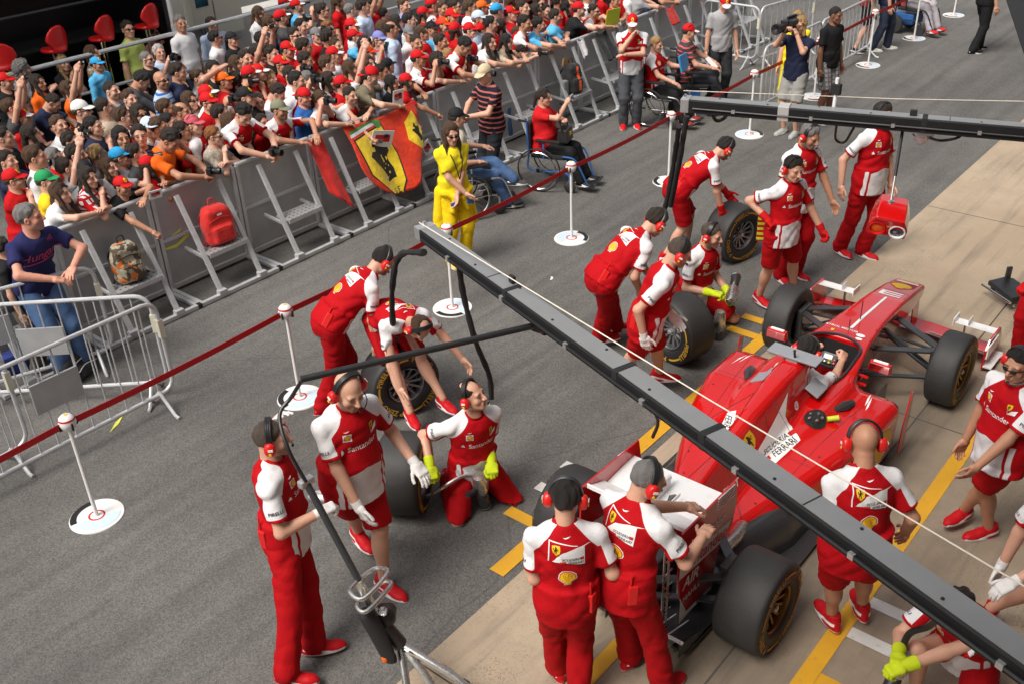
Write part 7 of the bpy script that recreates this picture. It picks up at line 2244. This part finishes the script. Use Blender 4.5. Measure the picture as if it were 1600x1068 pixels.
 (440, 28, 'm', 'short', 'dark', 'red!', '', 'dark grey', 'cam', ''), (464, 10, 'm', 'short', 'dark', 'red!', '', 'sky blue', 'stand', ''), (445, 5, 'm', 'short', 'dark', 'red!', '', 'black', 'cam', ''), (405, 22, 'f', 'long', 'brown', '', '', 'white', 'stand', ''), (422, 36, 'f', 'long', 'brown', '', '', 'navy', 'stand', ''), (410, 62, 'm', 'short', 'black', '', '', 'black', 'stand', ''), (425, 85, 'm', 'short', 'dark', '', '', 'black', 'stand', ''),
 (580, 8, 'm', 'short', 'dark', '', '', 'dark grey', 'stand', ''), (600, 45, 'f', 'bob', 'brown', '', '', 'red', 'stand', ''), (528, 4, 'f', 'long', 'brown', '', '', 'grey', 'stand', ''), (570, 33, 'm', 'short', 'dark', '', '', 'navy', 'stand', ''), (620, 35, 'f', 'long', 'dark', '', '', 'navy', 'stand', ''), (660, 52, 'f', 'tail', 'brown', '', '', 'red', 'stand', ''), (676, 8, 'm', 'short', 'dark', 'red!', '', 'team', 'stand', ''), (692, 14, 'm', 'short', 'brown', '', '', 'red', 'stand', ''),
 (775, -6, 'm', 'short', 'dark', '', '', 'white', 'stand', ''), (798, 2, 'f', 'long', 'brown', '', '', 'red', 'stand', ''), (818, 12, 'm', 'short', 'dark', '', '', 'red', 'stand', ''), (838, 18, 'f', 'bob', 'dark', '', 'on', 'dark grey', 'stand', ''), (853, 18, 'm', 'short', 'black', '', '', 'red', 'stand', ''), (843, 6, 'm', 'short', 'dark', '', 'on', 'red', 'stand', ''), (872, 2, 'm', 'short', 'dark', '', '', 'black', 'stand', ''), (884, 12, 'f', 'long', 'black', '', '', 'red', 'stand', ''),
 (893, -8, 'm', 'short', 'brown', 'red', '', 'red', 'stand', ''), (918, -6, 'm', 'short', 'dark', '', '', 'white', 'stand', ''), (942, -12, 'f', 'long', 'dark', '', '', 'red', 'stand', ''), (980, -14, 'm', 'short', 'dark', 'red', '', 'team', 'stand', ''), (782, 42, 'f', 'bob', 'dark', '', '', 'black', 'stand', ''), (752, 48, 'm', 'short', 'dark', 'red', '', 'white', 'stand', ''), (810, 52, 'm', 'short', 'brown', '', '', 'red', 'stand', ''), (690, 66, 'm', 'short', 'dark', '', '', 'red', 'stand', ''),
 (575, 100, 'f', 'long', 'brown', '', '', 'beige', 'stand', ''), (535, 132, 'm', 'short', 'dark', 'red', '', 'red', 'stand', ''), (455, 118, 'm', 'short', 'dark', '', '', 'white', 'stand', ''), (385, 92, 'm', 'short', 'dark', '', '', 'grey', 'stand', ''), (450, 78, 'm', 'short', 'dark', 'red', '', 'red', 'camlow', ''), (370, 100, 'f', 'long', 'brown', '', '', 'red', 'stand', ''), (310, 122, 'm', 'short', 'brown', '', '', 'grey', 'stand', ''), (175, 142, 'm', 'crop', 'dark', '', '', 'grey', 'stand', ''),
 (60, 130, 'f', 'long', 'dark', '', '', 'orange', 'stand', ''), (108, 140, 'f', 'bob', 'brown', '', '', 'orange', 'stand', ''), (50, 210, 'f', 'long', 'dark', '', '', 'navy', 'stand', ''), (6, 215, 'm', 'short', 'dark', '', '', 'black', 'stand', ''), (285, 205, 'm', 'short', 'dark', '', '', 'red', 'stand', ''), (360, 192, 'f', 'long', 'brown', '', '', 'navy', 'stand', ''), (345, 178, 'm', 'short', 'dark', '', '', 'grey', 'stand', ''), (170, 262, 'f', 'long', 'brown', '', '', 'white', 'stand', ''), (212, 240, 'm', 'short', 'dark', '', '', 'dark grey', 'stand', ''), (105, 262, 'm', 'short', 'dark', '', '', 'grey', 'stand', ''), (410, 190, 'm', 'short', 'dark', '', '', 'red', 'stand', '')]
rnd = random.Random(7)
for _i, _e in enumerate(CR):      # most of the back rows wear the team's red
    if _e[9] == '' and _e[7] in ('grey', 'dark grey', 'navy', 'black', 'beige') and _e[1] < 150 and _e[0] > 395 and rnd.random() < .55:
        CR[_i] = _e[:7] + (rnd.choice(['red', 'red', 'team', 'white', 'light blue']),) + _e[8:]
    _e = CR[_i]
    if _e[9] == '' and _e[8] == 'stand' and rnd.random() < .24: CR[_i] = _e[:8] + (rnd.choice(['cam', 'cam', 'camlow', 'chin', 'fold', 'up']),) + _e[9:]
    if _e[9] == 'f' and _e[8] in ('lean', 'chin') and _e[0] > 400 and rnd.random() < .4: CR[_i] = CR[_i][:8] + ('lean2',) + _e[9:]
CAPS = {'red': (RED, None, 1, 'red cap'), 'red!': (RED, WHITE, 1, 'red-white cap'), 'red<': (RED, None, 0, 'backward red cap'), 'black': (COLS['black'], None, 0, 'black cap'), 'black*': (COLS['black'], None, 1, 'badged black cap'), 'olive': ((.20, .20, .13), None, 0, 'olive cap'), 'green': ((.02, .30, .10), None, 0, 'green cap'),
        'sky': ((.03, .34, .68), None, 1, 'bright blue cap'), 'ltblue': ((.50, .60, .72), None, 0, 'pale blue cap'), 'white': ((.70, .70, .68), None, 0, 'white cap'), 'grey': ((.17, .17, .18), None, 0, 'grey cap'), 'orange': ((.78, .13, .012), None, 1, 'orange cap'), 'redor': ((.66, .05, .012), None, 1, 'orange-red cap'), 'pink': ((.55, .10, .13), None, 0, 'faded pink cap'), 'lav': ((.20, .22, .50), None, 0, 'lavender cap'), 'blue': ((.03, .16, .45), None, 0, 'blue cap')}
HN = {'short': '', 'crop': 'cropped', 'balding': 'receding', 'long': 'long', 'bob': 'bobbed', 'curly': 'curly', 'bun': 'tied-up', 'tail': 'tied-back', 'spiky': 'spiky'}


def describe(e):
    px, py, sex, hair, hc, cap, gl, shirt, pose, row = e[:10]
    who = 'boy' if row == 'k' else ('man' if sex == 'm' else 'woman')
    sp = shirt.split('/')
    if shirt == 'team': c = 'red and white polo'
    elif len(sp) > 1: c = f"{sp[0]} and {sp[2]} {({'stripe': 'striped', 'check': 'checked', 'print': 'patterned'})[sp[1]]} shirt"
    else: c = sp[0] + ' shirt'
    if cap: h = CAPS[cap][3]
    elif hair == 'bald': h = 'a bald head'
    else: h = ' '.join(x for x in (HN[hair], hc, 'hair') if x)
    g = {'': '', 'on': ', sunglasses', 'up': ', raised sunglasses'}[gl]
    return who, c, h, g


def crowd_labels():
    base, short = [], []
    for e in CR:
        who, c, h, g = describe(e)
        act = {'cam': ', camera raised', 'camlow': ', holding a camera', 'up': ', arms up', 'reach': ', arm over the rail', 'brow': ', hand at brow', 'chin': ', hand at chin', 'fold': ', arms folded'}.get(e[8], '')
        base.append(f'{who} in {c}, {h}{g}{act}'); short.append(f'{who} in {c}, {h}')
    from collections import Counter
    cb = Counter(base); cs = Counter(short); out = []; used = set(b for b in base if cb[b] == 1)
    for i, e in enumerate(CR):
        if cb[base[i]] == 1: out.append(base[i]); continue
        order = sorted((j for j in range(len(CR)) if j != i and cs[short[j]] == 1 and short[j] != short[i]), key=lambda j: (len(short[j].split()) > 7, (CR[j][0] - e[0]) ** 2 + (CR[j][1] - e[1]) ** 2))
        for j in order:
            dx, dy = e[0] - CR[j][0], e[1] - CR[j][1]
            rel = ('left of' if dx < 0 else 'right of') if abs(dx) > abs(dy) else ('behind' if dy < 0 else 'in front of')
            who, c, h, g = describe(e); w2, c2, h2, _ = describe(CR[j])
            lab = f'{who} in {c}, {h}, {rel} {w2} in {c2}, {h2}'
            if lab not in used and len(lab.replace('-', ' ').split()) <= 16: break
        else:
            for j in order:
                dx, dy = e[0] - CR[j][0], e[1] - CR[j][1]
                rel = ('left of' if dx < 0 else 'right of') if abs(dx) > abs(dy) else ('behind' if dy < 0 else 'in front of')
                w2, c2, h2, _ = describe(CR[j]); lab = f'{who} in {c}, {rel} {w2} in {c2}, {h2}'
                if lab not in used and len(lab.replace('-', ' ').split()) <= 16: break
        used.add(lab); out.append(lab)
    return out


_labs = crowd_labels()
for i, e in enumerate(CR):
    px, py, sex, hair, hc, cap, gl, shirt, pose, row = e[:10]
    sc = e[10] if len(e) > 10 else rnd.uniform(.95, 1.05)
    skin = e[11] if len(e) > 11 else rnd.choices(['light', 'fair', 'tan', 'red'], [5, 3, 3, 1])[0]
    if hc in ('dark', 'black') and len(e) <= 11: skin = rnd.choices(['light', 'tan', 'fair'], [5, 4, 1])[0]
    kw = {}
    team = shirt == 'team'; sp = shirt.split('/')
    if team: col, acc, pat = TEAM_RED, WHITE, 0
    elif len(sp) > 1: col, acc, pat = COLS[sp[0]], COLS[sp[2]], {'stripe': 1, 'check': 2, 'print': 3}[sp[1]]
    else: col, acc, pat = COLS[sp[0]], None, 0
    if shirt == 'red' and rnd.random() < .3 and not cap: acc = WHITE
    if cap:
        cc = CAPS[cap]; kw.update(cap='white_peak' if cc[1] else 'plain', capcol=cc[0], capacc=cc[1] or cc[0], badge=cc[2], backward=cap == 'red<')
    heading = rnd.gauss(-62, 16) if px > 160 else rnd.gauss(-52, 12)
    p = dict(POSES[pose])
    if pose not in ('down', 'up'): p['hp'] = p['hp'] - (12 if row != 'f' else 6)
    variant = rnd.randrange(2)
    p['hy'] = rnd.choice([-24, 0, 24]) if pose in ('stand', 'lean') else rnd.choice([-12, 10])
    fem = sex == 'f'; fat = 0.0 if fem else [.0, .025][variant]
    sleeve = .62 if not (shirt in ('dark grey', 'lavender', 'light blue') or row == 'k') else 1.2
    back = p.get('pel', (0, 0, 0))[1] < -.1
    y = FY0 + (0 if back else .12) + rnd.uniform(-.02, .06) if row == 'f' else None
    key = None
    if row == 'f': res = .020
    else: key = (pose, p['hy']); res = .025
    if row == 'T':
        p['hy'] = 42
        y = 8.78 if px > 20 else 9.25
    if row == 'b': sc = 1.06
    zk = {}
    if y is None:
        J_ = solve(dict(p, s=sc)); w_ = at(px, py, J_['HC'][2])
        ymin_ = 10.12 + rnd.uniform(0, .25)
        if w_[1] < ymin_ and row == '': y = ymin_; key = None; res = .025
    if row == 'k': p['pel'] = (0, 0, 1.16); p['lf'] = (-.10, .1, .34); p['rf'] = (.10, .1, .34)
    rf = public((px, py), heading if row != 'T' else (-84 if px > 20 else -40), p, _labs[i], shirt=col, accent=acc, pattern=pat, sleeve=sleeve, female=fem, fat=fat, skin=skin, hair=hair if hair != 'bald' else None, haircol=hc, stub=(not fem and rnd.random() < .4), glasses=gl or None, y=y, s=sc if y is None else 1.0, res=res, key=key, rail=1.215 if row == 'f' else 0, ymin=(9.68 if back else 9.84) if row == 'f' else 9.99, team=team, legcol=rnd.choice([JEANS, DENIM, BLACK, (.12, .11, .09), NAVY]), group='spectators behind the steel barriers', **kw)
    if pose in ('cam', 'camlow', 'down') and row == 'f' or pose == 'cam':
        who, c, h, g = describe(e)
        _l = _labs[i].split(', camera')[0].split(', holding')[0].split(', sunglasses')[0]
        hold(rf, photo_camera, ('black camera held by the ' if len(_l.replace('-', ' ').split()) < 12 else 'camera of ') + _l, off=(0, .04, .05))
    if pose == 'up': hold(rf, compact, f'phone held up high by the {_labs[i].split(", arms")[0]}', off=(0, .05, .09), m='black_plastic')
# ---------------------------------------------------------------- bags, flag, papers
def fabric(name, col, sheen=.2):
    m, t = new_mat(name, .75, spec=.3); tc = t.n('TexCoord'); nz = t.noise(9, tc.outputs['Object'], 4)
    t.l(t.mix(t.ramp(nz, .3, .7), tuple(c * .75 for c in col), col), t.p.inputs['Base Color']); t.p.inputs['Sheen Weight'].default_value = sheen
    t.bump(t.noise(14, tc.outputs['Object'], 4), .5, .03); return m


def camo_mat():
    m, t = new_mat('camouflage_fabric', .8); tc = t.n('TexCoord')
    c = t.mix(t.math('GREATER_THAN', t.noise(9, tc.outputs['Object'], 3), .52), (.34, .31, .22), (.075, .055, .035))
    mp = t.n('Mapping'); mp.inputs['Location'].default_value = (3, 5, 1); t.l(tc.outputs['Object'], mp.inputs[0])
    c = t.mix(t.math('GREATER_THAN', t.noise(8, mp.outputs[0], 2), .585), c, (.55, .13, .02))
    t.l(c, t.p.inputs['Base Color']); t.bump(t.noise(20, tc.outputs['Object'], 3), .4, .02); return m


M['fab_red'] = fabric('red_nylon', (.62, .02, .015)); M['fab_black'] = fabric('black_nylon', (.02, .02, .022)); M['camo'] = camo_mat(); M['fab_orange'] = fabric('orange_nylon', (.80, .10, .01)); M['fab_white'] = fabric('white_cotton', (.72, .70, .70)); M['fab_grey'] = fabric('grey_nylon', (.24, .24, .26))


def backpack(p, m, label, rz=0.0, tilt=.12, w=.30, h=.42, trim='fab_black', stripe=None):
    t = thing('backpack', p, label, 'backpack', None, rz=rz)

    def f(q):
        x, y, z = q.T
        ww = w / 2 - .045 * np.clip((z - h * .6) / (h * .4), 0, 1)
        q2 = np.stack([x * (w / 2) / ww, y + tilt * (z - h / 2) * -.6, z], 1)
        d = d_box(q2, (0, 0, h / 2), (w / 2, .10, h / 2), .07)
        d = smin(d, d_box(q2, (0, -.09, h * .30), (w * .36, .06, h * .24), .05), .025)
        return d + .007 * wr(q, 1.3, w * 20)
    v, q = sdf_mesh(f, (-w / 2 - .05, -.25, -.02), (w / 2 + .05, .22, h + .03), .015)
    b = link('bag_body', np_mesh('bag_body', v, q, [M[m]]), t)
    MB().tube(bez([(-.04, .04, h - .02), (-.03, .05, h + .06), (.03, .05, h + .06), (.04, .04, h - .02)], 4), .009, 6).build('carry_loop', M[trim], t, smooth=True)
    for s in (-1, 1): MB().tube(bez([(s * .08, .10, h - .06), (s * .13, .16, h * .6), (s * .12, .12, .06), (s * (w / 2 + .03), -.02, .03)], 5), .014, 6).build('strap', M[trim], t, smooth=True)
    cst = caster(v, q)
    pr = lambda a, b_, l: cst(np.array([a, -.6, b_]), (0, 1, 0), l)
    MB().tube([pr(x_, h * .74 - 2.0 * x_ * x_, .002) for x_ in np.linspace(-w * .40, w * .40, 9)], .005, 5).build('zip', M[trim], t)
    MB().tube([pr(x_, h * .50 - 1.2 * x_ * x_, .002) for x_ in np.linspace(-w * .33, w * .33, 9)], .005, 5).build('zip', M[trim], t)
    if stripe: decals('stripe', [(sc2([(-.028, .06), (.028, .06), (.022, h * .92), (-.022, h * .92)], 1, .02, 0), M[stripe], .004)], pr, t)
    return t, pr


def step_pos(i, dx=0.0): return (U0 + 1.13 * i + .58 + dx, FY + .30, .49)


backpack(step_pos(1, .0), 'camo', 'camouflage and orange patterned backpack standing on a barrier step', rz=-.15, w=.32)
_t, _pr = backpack(step_pos(2, .02), 'fab_red', 'bright red backpack standing on a barrier step', rz=-.1, w=.36, h=.44, trim='fab_red')
decals('label_patch', [(sc2([(-.5, -.2), (.5, -.2), (.5, .2), (-.5, .2)], .06, 0, .36), M['paper'], .003)], _pr, _t)
backpack(step_pos(8, -.02), 'fab_black', 'black backpack with an orange stripe on a barrier step', rz=-.2, w=.30, h=.45, stripe='fab_orange')
_p = at(895, 105, .95); tag(MB().box((0, 0, 0), (.24, .03, .12), M=Ry(.3)).build('paper_bag', mat('brown_paper', (.42, .26, .10), .8), loc=(step_pos(8)[0], FY + .42, .93), bevel=.006), 'brown paper bag tucked behind the black and orange backpack', 'bag')
tag(MB().box((0, 0, 0), (.12, .10, .24)).build('shopping_bag', M['fab_grey'], loc=(step_pos(8, -.24)[0], FY + .30, .61), bevel=.03), 'pale grey bag left of the black and orange backpack', 'bag')
_c = at(118, 572, .10); _t, _ = backpack((_c[0], _c[1], .02), 'fab_black', 'black sports bag with pale piping on the ground behind the tubular barriers', rz=.4, w=.46, h=.26, trim='fab_white')
_c = at(18, 565, .1); tag(MB().box((0, 0, .10), (.30, .2, .2), taper=.8).build('blue_bag', fabric('blue_nylon', (.02, .04, .25)), loc=(_c[0], _c[1], 0), bevel=.03), 'dark blue bag on the ground at the left photo edge', 'bag')


def drape(name, x0, x1, y, z0, depth, m, label, cat, nu=22, nv=22, wav=.03, seed=0.0, slope=.50):
    """Cloth hung over the rail, two skins 3 mm apart."""
    V = np.zeros((nu, nv, 3)); U = np.linspace(0, 1, nu)
    for i, u in enumerate(U):
        dep = depth(u)
        for j in range(nv):
            v_ = j / (nv - 1)
            sag = .05 * math.sin(math.pi * u) * (1 - v_)
            yy = y - .014 - wav * v_ * (1 + .9 * math.sin(9 * u + 2 * v_ + seed) + .5 * math.sin(19 * u - 3 * v_ + seed)) - .02
            yy -= slope * max(0, dep * v_ - .02) + .03
            V[i, j] = (x0 + (x1 - x0) * (u + .03 * math.sin(6 * v_ + seed) * v_), yy, z0 - sag - dep * v_)
    P = V.reshape(-1, 3); F = []
    n = len(P)
    for i in range(nu - 1):
        for j in range(nv - 1):
            a = i * nv + j; F += [(a, a + 1, a + nv + 1, a + nv), (n + a, n + a + nv, n + a + nv + 1, n + a + 1)]
    bd = [i * nv for i in range(nu)] + [(nu - 1) * nv + j for j in range(1, nv)] + [i * nv + nv - 1 for i in range(nu - 2, -1, -1)] + [j for j in range(nv - 2, 0, -1)]
    for k in range(len(bd)): a, b_ = bd[k], bd[(k + 1) % len(bd)]; F.append((a, b_, n + b_, n + a))
    me = np_mesh(name, np.concatenate([P, P + [0, .004, 0]]), F, [M[m]])
    o = tag(link(name, me), label, cat)
    return o, caster(P, [f for f in F if max(f) < n])


M['flag_red'] = fabric('flag_orange_red', (.66, .035, .006)); M['flag_yellow'] = fabric('flag_yellow', (.78, .56, .02)); M['flag_green'] = fabric('flag_green', (.06, .28, .06))
fx0, fx1 = 8.02, 9.28
fl_, fc_ = drape('flag', fx0, fx1, 9.53, 1.19, lambda u: .34 + .60 * math.sin(math.pi * min(1, .12 + u * .95)) ** .8, 'flag_red', 'big orange and yellow flag with a black horse draped over the barrier', 'flag', 34, 28, .06)
fpr = lambda a, b_, l: fc_(np.array([a, 8.6, b_]), (0, 1, 0), l)
YP = [(8.10, 1.00), (8.62, 1.05), (8.66, .70), (8.60, .40), (8.46, .17), (8.30, .36), (8.12, .60)]
cxy = (8.39, .70)
decals('flag_panel', [(poly([(cxy[0] + (x - cxy[0]) * 1.07, cxy[1] + (z - cxy[1]) * 1.05) for x, z in YP]), M['decal_black'], .002), (poly(YP), M['flag_yellow'], .004),
                      (sc2([(-x, z) for x, z in HORSE], .30, 8.38, .70), M['decal_black'], .006), (poly([(8.06, 1.04), (8.62, 1.09), (8.62, 1.125), (8.06, 1.075)]), M['fab_white'], .004), (poly([(8.06, 1.075), (8.62, 1.125), (8.62, 1.155), (8.06, 1.105)]), M['flag_green'], .004),
                      (poly([(8.98, 1.00), (9.18, 1.10), (9.24, .80), (9.10, .62), (8.92, .80)]), M['flag_yellow'], .004), (sc2([(-x, z) for x, z in HORSE], .12, 9.09, .86), M['decal_black'], .006), (sc2(txt('S F', .10), 1, 8.44, .30), M['decal_black'], .006)], fpr, fl_, .05)
drape('scarf', 7.42, 7.66, 9.53, 1.20, lambda u: .62 + .25 * u, 'fab_red', 'red scarf hanging over the barrier left of the flag', 'scarf', 8, 16, .03, 2)
drape('towel', 12.98, 13.16, 9.53, 1.20, lambda u: .30 - .1 * u, 'fab_white', 'white cloth hanging over the barrier beside the man in sunglasses', 'cloth', 8, 10, .02, 1)
drape('jacket', 13.5, 13.78, 9.53, 1.20, lambda u: .42, 'fab_black', 'black drawstring bag hanging on the barrier behind the man in red polo', 'bag', 9, 12, .05, 4)
drape('banner', 15.6, 15.85, 9.53, 1.20, lambda u: .3, 'fab_red', 'small red cloth hanging on the barrier behind the electric wheelchair', 'cloth', 8, 10, .02, 3)


def leaflet(px, py, y, label, w=.20, h=.26, tint=True, rx=.2, m='paper', ry=0.0):
    c = at_y(px, py, y)
    o = MB().box((0, 0, 0), (w, .006, h)).build('leaflet', M[m], loc=c); o.rotation_euler = (rx, ry, -.2)
    tag(o, label, 'leaflet')
    if tint:
        for k, (a, b_, ww, hh, mm) in enumerate(((0, .03, .7, .4, 'decal_red'), (-.1, -.05, .3, .25, 'fab_grey'), (.15, .1, .2, .2, 'decal_black'))):
            MB().box((a * w, -.0042 - .0006 * k, b_ * h * 2), (ww * w, .0012, hh * h)).build('print', M[mm], o)
    return o


leaflet(622, 152, 9.42, 'white signed photo card held over the barrier beside the long black hair', .16, .20)
leaflet(597, 218, 9.28, 'white sheet with red print held over the barrier left of the flag', .32, .24, ry=.25)
leaflet(668, 232, 9.22, 'glossy photo sheet dangling in front of the right end of the flag', .14, .24, ry=-.5)
leaflet(957, 30, 9.50, 'lime green folder held up at the barrier beside the man in sunglasses', .30, .34, False, m='lime')
leaflet(243, 304, 9.36, 'small white book in the hand of the long-haired woman in the red cap', .14, .10)
# lettering on the navy T-shirt
_o = [o for o in bpy.data.objects if o.get('label', '').startswith('man in navy blue shirt')]
if _o:
    sh = [c for c in _o[0].children if c.name.startswith('shirt')][0]; me = sh.data
    v = np.array([x.co[:] for x in me.vertices]); q = [tuple(p.vertices) for p in me.polygons]; cst = caster(v, q)
    M['pink_print'] = mat('pink_print', (.50, .05, .16), .7)
    top = v[:, 2].max()
    decals('shirt_lettering', [(T('Hungaro', .105, 0, top - .23, .10, .3, .004), M['pink_print'], .004), (poly([(-.15, top - .315), (.16, top - .285), (.16, top - .278), (-.15, top - .305)]), M['pink_print'], .004), (T('HS', .05, .10, top - .12, .1, .2), M['pink_print'], .004)], lambda a, b_, l: cst(np.array([-a * -1.0, 1.2, b_]) * [-1, 1, 1], (0, -1, 0), l), sh, .03)
# dark corner of the garage awning in the upper right
_a, _b, _c = at(1570, -6, 3.7), at(1606, 104, 3.55), at(1640, -10, 3.75)
n_ = nrm(np.cross(_b - _a, _c - _a)) * .02
aw = MB().add([_a, _b, _c, _a + n_, _b + n_, _c + n_], [(0, 1, 2), (5, 4, 3), (0, 1, 4, 3), (1, 2, 5, 4), (2, 0, 3, 5)])
tag(aw.build('awning_flap', M['matt_black']), 'dark corner of an awning in the upper right corner', 'awning')
